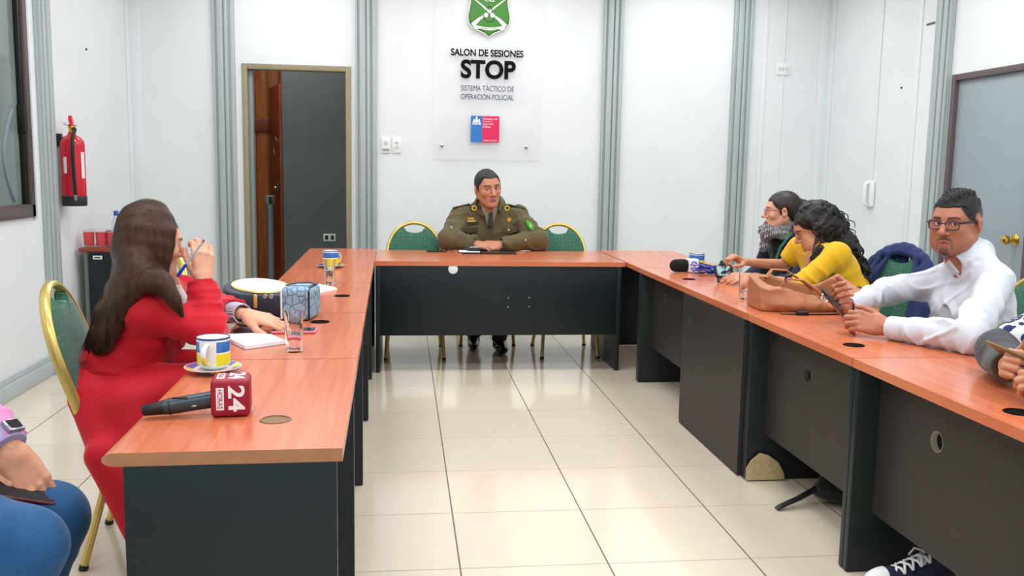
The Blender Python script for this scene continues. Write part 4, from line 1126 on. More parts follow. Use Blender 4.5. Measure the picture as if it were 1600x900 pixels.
def collar(root, c, ax, fw, r, m, gap=.30, hi=.036, lo=-.018, flare=.012, pts=.055, name='collar', th=.0045):
    ax = unit(ax); fw = unit(fw - ax * np.dot(fw, ax)); rt = np.cross(fw, ax)
    f = F(*bounds(c, m=.16), .0025)
    hs = np.linspace(hi, lo, 16)
    for i, z in enumerate(hs): f.chain(ring_pts(c + ax * z, ax, fw, r + flare * .0, gap, 2 * PI - gap, 40), [th] * 40, k=.001)
    for i, z in enumerate(np.linspace(hi, lo + .004, 16)):
        e = flare * (i / 15) ** .7; f.chain(ring_pts(c + ax * z, ax, fw, r + .003 + e, gap * (1 - .25 * i / 15), 2 * PI - gap * (1 - .25 * i / 15), 40), [th] * 40, k=.001)
    for s in (1, -1):
        a0 = ring_pts(c + ax * hi, ax, fw, r + .003, s * gap, s * (gap + .5), 2); t = a0[0] + fw * .012 - ax * (hi - lo + pts * .6) + s * rt * .012
        for q in np.linspace(0, 1, 14): b0 = a0[0] * (1 - q) + (a0[1] - ax * (hi - lo)) * q + fw * .006; f.cone(b0, t * (1 - q) + b0 * q, th, k=.001)
    return part(name, f, m, root)
# ============================================================ man in the white shirt
mshirt = cloth_mat('white_shirt', srgb(208, 213, 224), .75, 500, .1, .015)
def man_white():
    o = at_y(1494, 350, 3.27); fw = A(-.85, -.53, -.06); Mh = frame3(fw, (-.02, 0, 1)); sc = 1.0
    p = dict(skin=srgb(178, 117, 91), hair=srgb(24, 21, 22), beard=1.1, stubble=.34, fat=1, w=1.05, jaw=1.05, brow_w=1.1, nose=1.1, fade=.55, lip=srgb(170, 96, 84), neck=.060)
    sn = at_y(1556, 440, 3.08); sf = at_y(1473, 438, 3.43)
    nk = (sn + sf) / 2 + A(.0, 0, .082)
    pv = A(2.28, 3.28, .58)
    en = at_z(1516, 528, .752); wn = at_z(1390, 512, .742)
    ef = A(2.00, 3.56, .785); wf = A(1.715, 3.315, .765)
    # hands
    nd = unit(at_z(1326, 497, .765) - wn); nback = A(-.25, -.85, .45)
    hn = hand_chunk(wn + nd * .012, nd, nback, -1, [(38, 52, 32), (34, 56, 34), (36, 56, 34), (42, 54, 34)], [(.62, .55, -.35), (.9, .30, -.2), (.95, .1, -.25)], en, p['skin'], 1.02, spread=1, wr=.028, er=.04)
    fd = unit(A(-.70, -.42, .36)); fback = A(-.55, .62, -.35)
    hf = hand_chunk(wf, fd, fback, 1, [(30, 42, 25), (42, 50, 30), (48, 52, 34), (52, 56, 34)], [(.55, .70, -.25), (.85, .45, -.15), (.95, .2, .0)], ef, p['skin'], 1.0, wr=.028, er=.04)
    b = head_chunk(p, o, Mh, sc, nk - A(0, 0, .03))
    root = add_body('man in a white shirt and dark-framed glasses, holding a phone at the right row', (2.22, 3.28, .45), [b, hn, hf, core_chunk(nk, sn, sf, pv, A(-1, -.12, 0), [(sn, en, wn), (sf, ef, wf)], p['skin'])])
    add_eyes(root, Mh, o, sc, Mh.T @ unit(A(0, 0, CAMH) - o), srgb(48, 30, 22))
    short_hair(root, o, Mh, sc, mat('hair_black', srgb(20, 18, 20), .55, bump=.6, bscale=500, stretch=(1, 1, .25)), hl=.068, top=.016, side=.0015, spike=.009, back=.03, sb=.035, recede=.002)
    glasses(root, o, Mh, sc, mat('frame_navy', srgb(46, 40, 62), .3), MT['lens'], r=.0022, temple=.0028)
    # shirt
    lo, hi = bounds(sn, sf, pv, en, wn, ef, wf, nk, m=.19)
    f = F(lo, hi, .005)
    torso(f, nk, sn, sf, pv, A(-1, -.12, 0), ch=.112, wa=.135, sh=.048, nb=.058)
    for q in (sn, sf): f.cone(q * .75 + nk * .25 + A(.01, 0, 0), nk + A(.025, 0, .02), .05, .062, k=.03)
    f.warp(lambda x, y, z: .0045 * (1.2 - 2 * np.abs(vnoise(x, y * 1.2, z * .5, 24, 4))))
    sleeve(f, sn, en, wn, [.060, .052, .038], seed=3, fold=.005); sleeve(f, sf, ef, wf, [.058, .050, .038], seed=5, fold=.005)
    creases(f, .009, 22, 31); creases(f, .005, 45, 32)
    f.cut((0, 0, .7015), (0, 0, -1), lo=(1.3, 2.4, .60), hi=(1.925, 4.0, .75)); f.cut((0, 0, .463), (0, 0, -1))
    nax = unit(o - A(0, 0, .08) - nk + Mh[:, 1] * -.01)
    f.cone(nk - nax * .05, nk + nax * .12, .062, .066, k=.004, op='sub')
    part('shirt', f, mshirt, root)
    collar(root, nk + nax * .012, nax, A(-1, -.35, 0), .067, mshirt, hi=.040, pts=.06)
    # cuffs, placket
    for e, w, r in ((en, wn, .043), (ef, wf, .043)):
        d = unit(w - e); g = F(w - .09, w + .09, .003); g.cone(w - d * .062, w + d * .002, r, r * .96, k=0); g.cut(w, d); g.cut(w - d * .060, -d); g.cone(w - d * .02, w + d * .03, .034, k=.002, op='sub'); g.cut((0, 0, .7015), (0, 0, -1)); part('cuff', g, mshirt, root)
    cl = []
    for t in np.linspace(0, 1, 9):
        c = nk * (1 - t) + pv * t; cl.append(c)
    legs(root, [A(2.22, 3.40, .55), A(2.22, 3.16, .55)], [A(1.84, 3.44, .52), A(1.84, 3.12, .52)], [A(1.97, 3.44, .09), A(1.97, 3.10, .09)], cloth_mat('dark_trousers', srgb(38, 40, 50)), mat('shoe_black', srgb(16, 16, 18), .3), [(-1, 0), (-1, 0)])
    # phone in the far hand
    q0, q1 = at_y(1316, 490, 3.215), at_y(1289, 459, 3.325); c = (q0 + q1) / 2; X = unit(q1 - q0); Zb = A(-.80, .50, -.35); Zb = unit(Zb - X * np.dot(Zb, X)); Yb = np.cross(Zb, X)
    return root, (c, X, Yb, Zb)
man, man_phone = man_white()
def phone(label, c, X, Y, Z, L=.15, Wd=.072, T=.008, m=None, scr=True, cat='phone', flip=1):
    """X along the length, Z out of the back"""
    root = empty('phone', tuple(c), label, cat)
    M = Matrix([[X[0], Y[0], Z[0], 0], [X[1], Y[1], Z[1], 0], [X[2], Y[2], Z[2], 0], [0, 0, 0, 1]])
    G().box((-L / 2, -Wd / 2, -T / 2), (L / 2, Wd / 2, T / 2), .0035, 3, M).obj('phone_body', m or MT['black'], root)
    G().box((-L / 2 + .004, -Wd / 2 + .004, -T / 2 - .0006), (L / 2 - .004, Wd / 2 - .004, -T / 2 + .001), 0, 1, M).obj('screen', mat('phone_screen', srgb(24, 28, 36), .08, coat=.5), root)
    g = G().box((L / 2 - .034, -Wd / 2 + .008, T / 2 - .0005), (L / 2 - .010, -Wd / 2 + .030, T / 2 + .0015), .001, 1, M); g.obj('camera_bump', MT['blackhole'], root)
    return root
c, X, Y, Z = man_phone
phone('dark phone held up in both hands of the man in the white shirt', c, X, Y, Z, m=mat('phone_grey', srgb(40, 46, 54), .35))
# ============================================================ uniformed man at the head desk
def officer():
    sc = 1.09; o = at_y(762, 295, 6.47); fw = A(.27, -.95, -.10); Mh = frame3(fw, (-.10, 0, 1))
    p = dict(skin=SK['officer'], hair=srgb(34, 32, 32), stubble=.14, w=.98, jaw=.98, nose=1.15, fade=.75, hairline=.076, lip=srgb(150, 86, 80), brow_dz=.002, lips=.85, brow_w=1.35, slit=.0052)
    sr = at_y(718, 341, 6.58); sl = at_y(809, 341, 6.58); nk = (sr + sl) / 2 + A(0, -.01, .078); pv = A((sr[0] + sl[0]) / 2, 6.67, .60)
    er = A(.325, 6.40, .775); el = A(.955, 6.40, .775); wr = at_y(741, 385, 6.31); wl = at_y(784, 385, 6.33); wr[2] = .752; wl[2] = .748
    dr = unit(A(.92, -.25, -.10)); dl = unit(A(-.86, -.40, -.12))
    hr = hand_chunk(wr, dr, A(-.05, -.55, .85), 1, [(16, 26, 18), (20, 30, 18), (24, 32, 20), (30, 34, 20)], [(.7, .6, -.35), (.9, .35, -.2), (.95, .2, -.2)], er, p['skin'], 1.0, h=.0024)
    hl = hand_chunk(wl, dl, A(.15, -.6, .75), -1, [(40, 55, 30), (44, 58, 30), (48, 58, 30), (50, 58, 30)], [(.7, .6, -.2), (.9, .3, -.1), (.95, .1, -.1)], el, p['skin'], 1.0, h=.0024)
    b = head_chunk(p, o, Mh, sc, nk - A(0, 0, .03), h=.0024)
    root = add_body('uniformed man with short dark hair sitting at the head desk in an olive jacket', (.61, 6.62, .45), [b, hr, hl, core_chunk(nk, sl, sr, pv, A(0, -1, 0), [(sr, er, wr), (sl, el, wl)], p['skin'])])
    add_eyes(root, Mh, o, sc, (.35, 1, .04), srgb(50, 32, 22))
    short_hair(root, o, Mh, sc, mat('hair_dark_grey', srgb(44, 44, 46), .6, bump=.2, bscale=500, stretch=(1, 1, .25)), hl=.076, top=.007, side=.003, spike=.002, back=-.05, sb=.018, recede=.010)
    mj = cloth_mat('olive_jacket', srgb(92, 82, 52), .8, 260, .2, .08, 14)
    mdk = cloth_mat('olive_dark', srgb(58, 54, 36), .8)
    msh = cloth_mat('uniform_shirt', srgb(150, 150, 128), .8); mtie = cloth_mat('green_tie', srgb(42, 48, 40), .7)
    lo, hi = bounds(sr, sl, er, el, wr, wl, pv, nk, o, m=.17); hi[2] = o[2] + .05
    f = F(lo, hi, .0052)
    torso(f, nk, sr, sl, pv, A(0, -1, 0), ch=.135, wa=.150, sh=.062, nb=.075, wide=.095)
    folds(f, sr + A(.12, -.1, -.05), pv + A(-.1, -.1, .05), .16, .004, 14, 8); folds(f, sl + A(-.12, -.1, -.05), pv + A(.1, -.1, .05), .16, .004, 14, 9)
    sleeve(f, sr, er, wr, [.078, .076, .050], seed=11, fold=.008, hw=.042); sleeve(f, sl, el, wl, [.078, .076, .050], seed=15, fold=.008, hw=.042)
    creases(f, .010, 17, 41); creases(f, .006, 34, 42)
    f.cut((0, 0, .7015), (0, 0, -1), lo=(-.2, 5.9, .60), hi=(1.4, 6.40, .75)); f.cut((0, 0, .463), (0, 0, -1))
    nax = unit(o + A(0, .02, -.10) - nk)
    f.cone(nk - nax * .10, nk + nax * .15, .060, .070, k=.006, op='sub')
    fr = nk + A(0, -.10, -.02)
    # V opening of the jacket
    f.chain([fr + A(0, -.07, -.055), fr + A(0, -.03, .045)], [.004, .046], k=.006, op='sub')
    for q in (sr, sl): f.cone(q * .7 + nk * .3, nk + A(0, .03, .02), .055, .070, k=.03)
    part('jacket', f, mj, root)
    # shirt and tie filling the opening
    g = F(*bounds(nk, m=.16), .004); g.cone(nk - nax * .12, nk + nax * .02, .070, .060, k=.01); g.cone(fr + A(0, .02, -.10), fr + A(0, .035, .0), .020, .056, k=.02); part('shirt', g, msh, root)
    collar(root, nk + nax * .012, nax, A(.05, -1, 0), .066, msh, gap=.22, hi=.036, lo=-.01, flare=.008, pts=.05, name='shirt_collar')
    g = F(*bounds(fr, m=.14), .003); t0 = fr + A(.004, -.012, .020)
    g.ell(t0, (.015, .012, .014), k=.006); g.cone(t0 + A(0, 0, -.008), fr + A(0, -.020, -.10), .011, .022, k=.006, flat=((0, 1, 0), 1.8)); part('tie', g, mtie, root)
    # big jacket collar, lapels
    collar(root, nk - nax * .012, nax, A(0, -1, 0), .086, mj, gap=.55, hi=.078, lo=-.01, flare=.030, pts=.10, name='jacket_collar', th=.0065)
    # flap over the zip, pockets, badges
    def stuck(name, pts2, m, th=.006, yoff=0, bev=0, cache={}):
        """a small flat piece laid on the front of the jacket; pts2 in photo pixels"""
        hits = [proj_front(px, py) for px, py in pts2]
        if yoff: P = [h_ + A(0, -th, 0) for h_ in hits]
        else:
            c_ = np.mean(pts2, 0); hc_ = proj_front(*c_); Yc = hc_[1] - th - .004; P = [at_y(px, py, Yc) for px, py in pts2]
        Q = [q + A(0, th * 1.6 + (0 if yoff else .012), 0) for q in P]; n = len(P); G_ = G().raw(P + Q, [list(range(n))] + [[i, (i + 1) % n, n + (i + 1) % n, n + i] for i in range(n)])
        return gpart(name, G_, m, root)
    V, Qd = f.mesh() if False else (None, None)
    from mathutils.bvhtree import BVHTree
    vv, ff = [], []
    for jk in [c for c in root.children if c.name.startswith('jacket')]:
        b0 = len(vv); vv += [tuple(A(v.co) + A(root.location)) for v in jk.data.vertices]; ff += [tuple(i + b0 for i in q.vertices) for q in jk.data.polygons]
    bv = BVHTree.FromPolygons(vv, ff)
    def proj_front(px, py):
        d = unit(ray(px, py)); h = bv.ray_cast(Vector((0, 0, CAMH)), Vector(d)); return A(h[0]) if h[0] is not None else at_y(px, py, 6.45)
    def disc(cx, cy, rx, ry, n=18): return [(cx + rx * math.cos(2 * PI * i / n), cy + ry * math.sin(2 * PI * i / n)) for i in range(n)]
    mgold = mat('badge_gold', srgb(206, 178, 84), .35, metal=.6); mbk = mat('badge_black', srgb(28, 28, 22), .6); mgr = mat('patch_green', srgb(74, 176, 62), .6); mbr = mat('badge_bronze', srgb(152, 108, 48), .4, metal=.5)
    for cx in (741, 792.5):
        stuck('collar_patch', [(cx - 5.6, 322), (cx, 319), (cx + 5.6, 321), (cx + 5.6, 327), (cx + 1, 331), (cx - 5.6, 328)], mbk, .012)
        stuck('collar_badge', disc(cx, 325, 4.6, 4.6), mgold, .014); stuck('badge_centre', disc(cx + .3, 325, 2.2, 1.8), mbk, .016)
    stuck('name_tape', [(725, 347.5), (747, 346.5), (747, 350), (725, 351)], mdk, .008)
    stuck('name_plate', [(728.5, 344), (743, 343.5), (743, 346.5), (728.5, 347)], mgold, .010); stuck('ribbon_bar', [(730.5, 340), (740.5, 340), (740.5, 342.7), (730.5, 342.7)], mgold, .009)
    stuck('police_badge', [(791, 340), (795, 338.5), (800, 340.5), (800.5, 345), (796, 348.5), (791, 346)], mbr, .010); stuck('badge_centre', disc(795.6, 343.3, 2.6, 2.8), mgold, .012)
    stuck('arm_patch', [(822.5, 346), (826, 344.5), (831, 347), (834.5, 353), (835, 359), (831, 360), (827, 357), (823.5, 352)], mgr, .030)
    stuck('arm_patch_mark', [(826, 348), (830, 350), (832, 356), (828, 355)], mat('patch_light', srgb(170, 214, 150), .6), .033)
    for px, py in ((734, 358), (795, 359), (705.5, 355), (821.5, 375)): stuck('snap_button', disc(px, py, 1.7, 1.9, 12), mat('snap_silver', srgb(196, 190, 170), .3, metal=.6), .006)
    for pts2 in ([(721, 356), (747, 355), (747, 361), (734, 364), (721, 361)], [(784, 355), (808, 355), (808, 361), (796, 365), (784, 361)]):
        stuck('pocket_flap', pts2, mj, .007, 1)
    stuck('front_flap', [(761, 344), (770, 344), (771, 384), (759, 384)], mj, .006, 1)
    for s, (ax, ay, bx, by) in ((1, (700, 335, 724, 318)), (-1, (828, 336, 806, 319))):
        pass
    g = G()
    for c, s in ((sr, 1), (sl, -1)):
        a = c + A(-s * .045, -.01, .072); b2 = c + A(s * .07, 0, .100); M = frame_m((a + b2) / 2, unit(b2 - a), A(0, 1, 0))
        g2 = G().box((-.065, -.028, -.004), (.065, .028, .008), .004, 2, M); gpart('epaulette', g2, mdk, root)
    # belt of sleeve cuffs
    for e, w in ((er, wr), (el, wl)):
        d = unit(w - e); g = F(w - .1, w + .1, .004); g.cone(w - d * .045, w + d * .004, .052, .051, k=0); g.cut(w + d * .002, d); g.cut(w - d * .04, -d); g.cone(w - d * .03, w + d * .03, .042, k=.002, op='sub'); part('sleeve_cuff', g, mj, root)
    a1 = at_z(741, 545, .0); a2 = at_z(781, 551, .0)
    legs(root, [A(.52, 6.60, .55), A(.72, 6.60, .55)], [A(.49, 6.22, .50), A(.73, 6.17, .50)], [A(a1[0], a1[1] + .06, .09), A(a2[0], a2[1] + .06, .09)], cloth_mat('uniform_trousers', srgb(36, 38, 34)), mat('boot_black', srgb(14, 14, 16), .18, coat=.3), [(-.1, -1), (.12, -1)])
    return root
off = officer()

# ============================================================ woman with glasses and a knitted scarf
def scarf_woman():
    sc = .98; o = at_x(1222, 331, 2.27); fw = A(-.95, .27, -.04); Mh = frame3(fw)
    p = dict(skin=SK['light'], hair=srgb(36, 26, 24), w=.95, jaw=.86, nose=.92, scalp=True, fade=1.0, hairline=.066, lip=srgb(150, 52, 66), lips=1.1, neck=.046, brow=.8)
    sn = A(2.36, 5.12, .90); sf = A(2.33, 5.48, .90); nk = (sn + sf) / 2 + A(-.03, 0, .045); pv = A(2.38, 5.28, .58)
    en = A(2.31, 5.02, .67); wn = A(2.10, 5.16, .60); ef = A(2.28, 5.56, .67); wf = A(2.10, 5.40, .60)
    cu = [(20, 30, 18)] * 4; th = [(.7, .6, -.3), (.9, .3, -.2), (.95, .1, -.2)]
    scarf_hands = [hand_chunk(wn, A(-.6, .8, -.1), (0, 0, 1), -1, cu, th, en, p['skin'], .93, h=.003), hand_chunk(wf, A(-.75, -.65, -.1), (0, 0, 1), 1, cu, th, ef, p['skin'], .93, h=.003)]
    b = head_chunk(p, o, Mh, sc, nk, h=.0024)
    root = add_body('woman in glasses with pulled-back dark hair and a grey knitted scarf', (2.33, 5.25, .45), [b, core_chunk(nk, sn, sf, pv, A(-1, 0, 0), [(sn, en, wn), (sf, ef, wf)], p['skin'])] + scarf_hands)
    add_eyes(root, Mh, o, sc, (0, 1, -.05), srgb(50, 34, 24))
    mh = mat('hair_brown_black', srgb(38, 28, 26), .42, bump=.15, bscale=260, stretch=(1, .12, 1))
    f = F((-.12, -.2, -.12), (.12, .12, .16), .003)
    f.ell((0, -.018, .038), (.080, .100, .092), k=.02); f.ell((0, .016, .028), (.073, .072, .078), k=.03); f.ell((0, -.125, .03), (.045, .042, .045), k=.02); f.ell((0, -.07, -.02), (.055, .04, .05), k=.03)
    def rm(x, y, z):
        ax = np.abs(x); L = -.06 + (.068 - .5 * np.clip(ax - .045, 0, 1) + .06) * smooth(-.01, .055, y)
        ear = np.sqrt(((ax - .082) / .016) ** 2 + ((y + .006) / .022) ** 2 + ((z + .006) / .032) ** 2) - 1
        return np.minimum((z - L) * .7, ear * .016)
    f._op((-.12, -.14, -.12), (.12, .12, .17), rm, 'sub', .003)
    f.warp(lambda x, y, z: .0004 * np.sin(np.arctan2(z - .03, np.abs(x) + .02) * 60))
    V, Q = f.mesh(); h_ = join_sdf('hair', [(V * sc @ Mh.T + o, Q, None, 0)], mh, root, tuple(root.location)); h_.location = (0, 0, 0)
    glasses(root, o, Mh, sc, mat('frame_copper', srgb(150, 90, 76), .3, metal=.4), MT['lens'], r=.0013, temple=.0014, hgt=.016)
    mn = cloth_mat('navy_coat', srgb(30, 34, 56), .85, 300, .25); mg = cloth_mat('dark_top', srgb(30, 32, 36), .85)
    en = A(2.31, 5.02, .67); wn = A(2.10, 5.16, .60); ef = A(2.28, 5.56, .67); wf = A(2.10, 5.40, .60)
    f = F(*bounds(sn, sf, en, wn, ef, wf, pv, nk, m=.15), .006)
    torso(f, nk, sn, sf, pv, A(-1, 0, 0), ch=.105, wa=.115, sh=.050, nb=.055)
    creases(f, .007, 20, 51)
    f.chain([sn, en, wn], [.058, .05, .04], k=.03); f.chain([sf, ef, wf], [.058, .05, .04], k=.03); folds(f, sn, en, .09, .005, 16, 2)
    f.cone(nk + A(-.16, -.01, -.20), nk + A(-.09, 0, 0), .045, .055, k=.01, op='sub')
    f.cut((0, 0, .463), (0, 0, -1)); part('coat', f, mn, root)
    g = F(*bounds(nk, pv, m=.13), .005); g.cone(nk + A(0, 0, -.02), pv + A(-.02, 0, 0), .085, .10, k=.01); g.cut((0, 0, .463), (0, 0, -1)); part('dark_top', g, mg, root)
    # scarf
    msc = mat('knit_scarf', srgb(120, 120, 126), .9, sheen=.3); nt, b_ = nodes_of(msc)
    tc = nt.nodes.new('ShaderNodeTexCoord'); wv = nt.nodes.new('ShaderNodeTexWave'); wv.inputs['Scale'].default_value = 34; wv.inputs['Distortion'].default_value = 5; wv.inputs['Detail'].default_value = 2; wv.inputs['Detail Scale'].default_value = 3
    nt.links.new(tc.outputs['Object'], wv.inputs['Vector'])
    cr = nt.nodes.new('ShaderNodeMapRange'); cr.inputs['From Min'].default_value = .35; cr.inputs['From Max'].default_value = .6; nt.links.new(wv.outputs['Fac'], cr.inputs['Value'])
    nt.links.new(mix_col(nt, cr.outputs[0], srgb(74, 72, 78), srgb(176, 174, 178)), b_.inputs['Base Color'])
    bp = nt.nodes.new('ShaderNodeBump'); bp.inputs['Strength'].default_value = .6; bp.inputs['Distance'].default_value = .006; nt.links.new(wv.outputs['Fac'], bp.inputs['Height']); nt.links.new(bp.outputs[0], b_.inputs['Normal'])
    f = F(*bounds(nk, nk + A(-.1, 0, -.1), m=.17), .004)
    for i, (z, r, t) in enumerate(((.022, .068, .022), (-.008, .082, .026), (-.040, .092, .028))):
        pts = ring_pts(nk + A(-.018 - .012 * i, 0, z), A(.25, 0, 1), A(-1, 0, 0), r, 0, 2 * PI, 20); f.chain(pts, [t] * 20, k=.008)
    f.chain([nk + A(-.095, -.02, .02), nk + A(-.125, -.015, -.05), nk + A(-.13, 0, -.115)], [.038, .040, .034], k=.02, flat=((1, 0, 0), 1.3))
    f.warp(lambda x, y, z: .006 * vnoise(x, y, z, 60, 4) + .003 * np.sin(y * 90 + z * 160))
    part('scarf', f, msc, root)
    g = G().tube([tuple(sn + A(.03, .04, .055)), tuple(sn + A(-.06, .04, .03)), tuple(sn + A(-.125, .05, -.06)), tuple(sn + A(-.15, .07, -.17)), tuple(sn + A(-.16, .09, -.26))], .016, 8, flat=(1, .3)); gpart('shoulder_strap', g, cloth_mat('strap_green', srgb(34, 92, 66), .7), root)
    for e, w, s in ((en, wn, 1), (ef, wf, -1)): pass
    legs(root, [A(2.32, 5.36, .55), A(2.32, 5.16, .55)], [A(1.9, 5.36, .50), A(1.9, 5.16, .50)], [A(1.92, 5.36, .09), A(1.92, 5.14, .09)], cloth_mat('navy_trousers', srgb(30, 32, 44)), MT['black'], [(-1, 0), (-1, 0)], h=.007)
    return root, en, wn, ef, wf, p
scw, en_, wn_, ef_, wf_, ps_ = scarf_woman()

# ============================================================ woman in yellow with long curly hair
def curly_woman():
    sc = 1.0; o = at_x(1272, 356, 2.17); fw = A(-.84, .22, -.50); Mh = frame3(fw, (-.2, 0, 1))
    p = dict(skin=SK['mid'], hair=srgb(24, 18, 18), w=.95, jaw=.86, nose=.86, scalp=True, fade=1.0, hairline=.058, lip=srgb(150, 78, 76), neck=.046, slit=.003)
    sn = A(2.20, 4.38, .868); sf = A(2.16, 4.74, .872); nk = (sn + sf) / 2 + A(-.025, 0, .035); pv = A(2.38, 4.52, .58)
    en = at_y(1249, 445, 4.36); wn = A(1.79, 4.47, .742); ef = A(2.10, 4.79, .775); wf = A(1.83, 4.68, .80)
    dn = unit(A(-.93, .30, -.10)); hn = hand_chunk(wn, dn, A(-.1, -.45, .85), -1, [(10, 20, 12), (14, 24, 14), (18, 26, 14), (24, 28, 16)], [(.7, .65, -.2), (.9, .4, -.1), (.95, .25, -.1)], en, p['skin'], .93, h=.0024, wr=.023, er=.034)
    df = unit(A(-.78, -.18, .35)); hf = hand_chunk(wf, df, A(.35, .1, .9), 1, [(48, 58, 30), (52, 60, 30), (54, 60, 30), (56, 60, 34)], [(.6, .5, -.6), (.85, .2, -.5), (.9, .0, -.4)], ef, p['skin'], .93, h=.0024, wr=.023, er=.034)
    b = head_chunk(p, o, Mh, sc, nk, h=.0024)
    root = add_body('woman in a mustard yellow top with long black curly hair, bent over her camera', (2.3, 4.5, .45), [b, hn, hf, core_chunk(nk, sn, sf, pv, A(-1, 0, 0), [(sn, en, wn), (sf, ef, wf)], p['skin'])])
    add_eyes(root, Mh, o, sc, (0, 1, -.5), srgb(40, 26, 20))
    my = cloth_mat('mustard_top', srgb(226, 176, 16), .75, 300, .15, .03)
    f = F(*bounds(sn, sf, en, ef, pv, nk, m=.16), .0055)
    torso(f, nk, sn, sf, pv, A(-1, 0, 0), ch=.105, wa=.118, sh=.050, nb=.052)
    folds(f, sn + A(0, 0, -.05), pv, .17, .007, 16, 6)
    sleeve(f, sn, en, en + unit(wn - en) * .04, [.058, .050, .045], seed=21, fold=.007, hw=.036); sleeve(f, sf, sf * .45 + ef * .55, sf * .22 + ef * .78, [.056, .050, .046], seed=23, fold=.004, hw=.036); creases(f, .007, 20, 61); recut(f, en, en + unit(wn - en) * .04, .036); recut(f, sf, sf * .22 + ef * .78, .036)
    f.cone(nk + A(-.03, 0, .0), nk + A(-.03, 0, .1), .058, .07, k=.004, op='sub'); f.cut((0, 0, .7015), (0, 0, -1), lo=(1.3, 4.0, .60), hi=(1.925, 5.0, .75)); f.cut((0, 0, .463), (0, 0, -1))
    part('top', f, my, root)
    # bracelet
    g = G().tube([tuple(q) for q in ring_pts(wn + (en - wn) * .12, en - wn, A(0, 0, 1), .028, 0, 2 * PI, 20)[:-1]], .004, 6, closed=True); gpart('bracelet', g, mat('bracelet_dark', srgb(60, 40, 40), .3, metal=.5), root)
    # curly hair: a soft mass with many separate ringlets
    mh = mat('hair_black_curly', srgb(22, 18, 18), .45, bump=.5, bscale=240)
    f = F((-.2, -.30, -.42), (.2, .14, .2), .0045)
    f.ell((0, -.026, .042), (.094, .104, .095), k=.03); f.ell((0, -.085, -.01), (.088, .066, .09), k=.04)
    V0 = lambda w: Mh.T @ (A(w) - o) / sc
    tail = [V0(w) for w in (o + A(.06, -.02, .01), at_y(1318, 382, 4.53), at_y(1340, 420, 4.52), at_y(1355, 452, 4.50))]
    f.chain(tail, [.078, .062, .046, .022], k=.05)
    side = [V0(w) for w in (o + A(.0, -.075, .0), o + A(-.005, -.07, -.09), sn + A(-.07, .05, .0), sn + A(-.10, .03, -.09))]
    f.chain(side, [.045, .036, .028, .014], k=.03)
    f._op((-.12, -.05, -.2), (.12, .16, .2), lambda x, y, z: np.maximum(np.maximum((z - .058 + .5 * np.clip(np.abs(x) - .04, 0, 1)) * .7, -(y - .012) * .7), -(y + .9 * z + .10) * .5), 'sub', .004)
    f.warp(lambda x, y, z: .010 * vnoise(x, y, z, 75, 4) + .005 * vnoise(x, y, z, 170, 9))
    V, Q = f.mesh(); Vw = V * sc @ Mh.T + o; h_ = join_sdf('hair', [(Vw, Q, None, 0)], mh, root, tuple(root.location)); h_.location = (0, 0, 0)
    g = G(); r_ = np.random.RandomState(5); tw = [o + A(.06, -.02, .01), sn + A(.09, .10, .07), sn + A(.13, .10, -.10), sn + A(.15, .08, -.24)]
    keep = Vw[(V[:, 1] < .02)]
    for i in range(330):
        s0 = keep[r_.randint(len(keep))]; L = r_.uniform(.07, .17); n = 16; R = r_.uniform(.005, .010); ph = r_.rand() * 6.28; fr = r_.uniform(70, 110)
        dirn = unit(A(.28 + r_.normal() * .2, r_.normal() * .22, -1)) if s0[2] < o[2] + .05 else unit(A(.6, r_.normal() * .5, -.5 + r_.normal() * .2))
        pts = []; q = s0.copy()
        for k in range(n):
            dirn = unit(dirn + A(.0, 0, -.06)); q = q + dirn * L / n
            a = unit(np.cross(dirn, A(0, 1, .2))); b2 = np.cross(dirn, a); pts.append(q + R * (math.cos(ph + fr * L * k / n) * a + math.sin(ph + fr * L * k / n) * b2))
        g.tube(pts, [.0028] * (n - 3) + [.0024, .0018, .0008], 5)
    for i in range(16):
        s0 = at_y(1336 + r_.uniform(-13, 10), 404 + r_.uniform(-14, 18), 4.42 + r_.rand() * .08); L = r_.uniform(.14, .26); n = 26; ph = r_.rand() * 6.28; pts = []
        for k in range(n): t = k / n; pts.append(s0 + A(.055 * t, -.02 * t, -L * t) + .011 * A(math.cos(ph + 22 * t * L / .2), math.sin(ph + 22 * t * L / .2), 0))
        g.tube(pts, [.0042] * (n - 4) + [.0036, .003, .002, .001], 6)
    for i in range(9):
        s0 = at_y(1275 + r_.normal() * 5, 388 + r_.normal() * 4, 4.47 + r_.normal() * .012); L = r_.uniform(.08, .13); n = 22; ph = r_.rand() * 6.28; pts = []
        for k in range(n): t = k / n; pts.append(s0 + A(-.03 * t, -.03 * t, -L * t) + .010 * A(math.cos(ph + 20 * t * L / .2), math.sin(ph + 20 * t * L / .2), 0))
        g.tube(pts, [.0040] * (n - 4) + [.0034, .003, .002, .001], 6)
    gpart('ringlets', g, mh, root, ang=180)
    legs(root, [A(2.34, 4.62, .55), A(2.34, 4.42, .55)], [A(1.93, 4.62, .50), A(1.93, 4.40, .50)], [A(1.95, 4.62, .09), A(1.95, 4.40, .09)], cloth_mat('black_trousers', srgb(26, 26, 30)), MT['black'], [(-1, 0), (-1, 0)], h=.007)
    return root
cw = curly_woman()
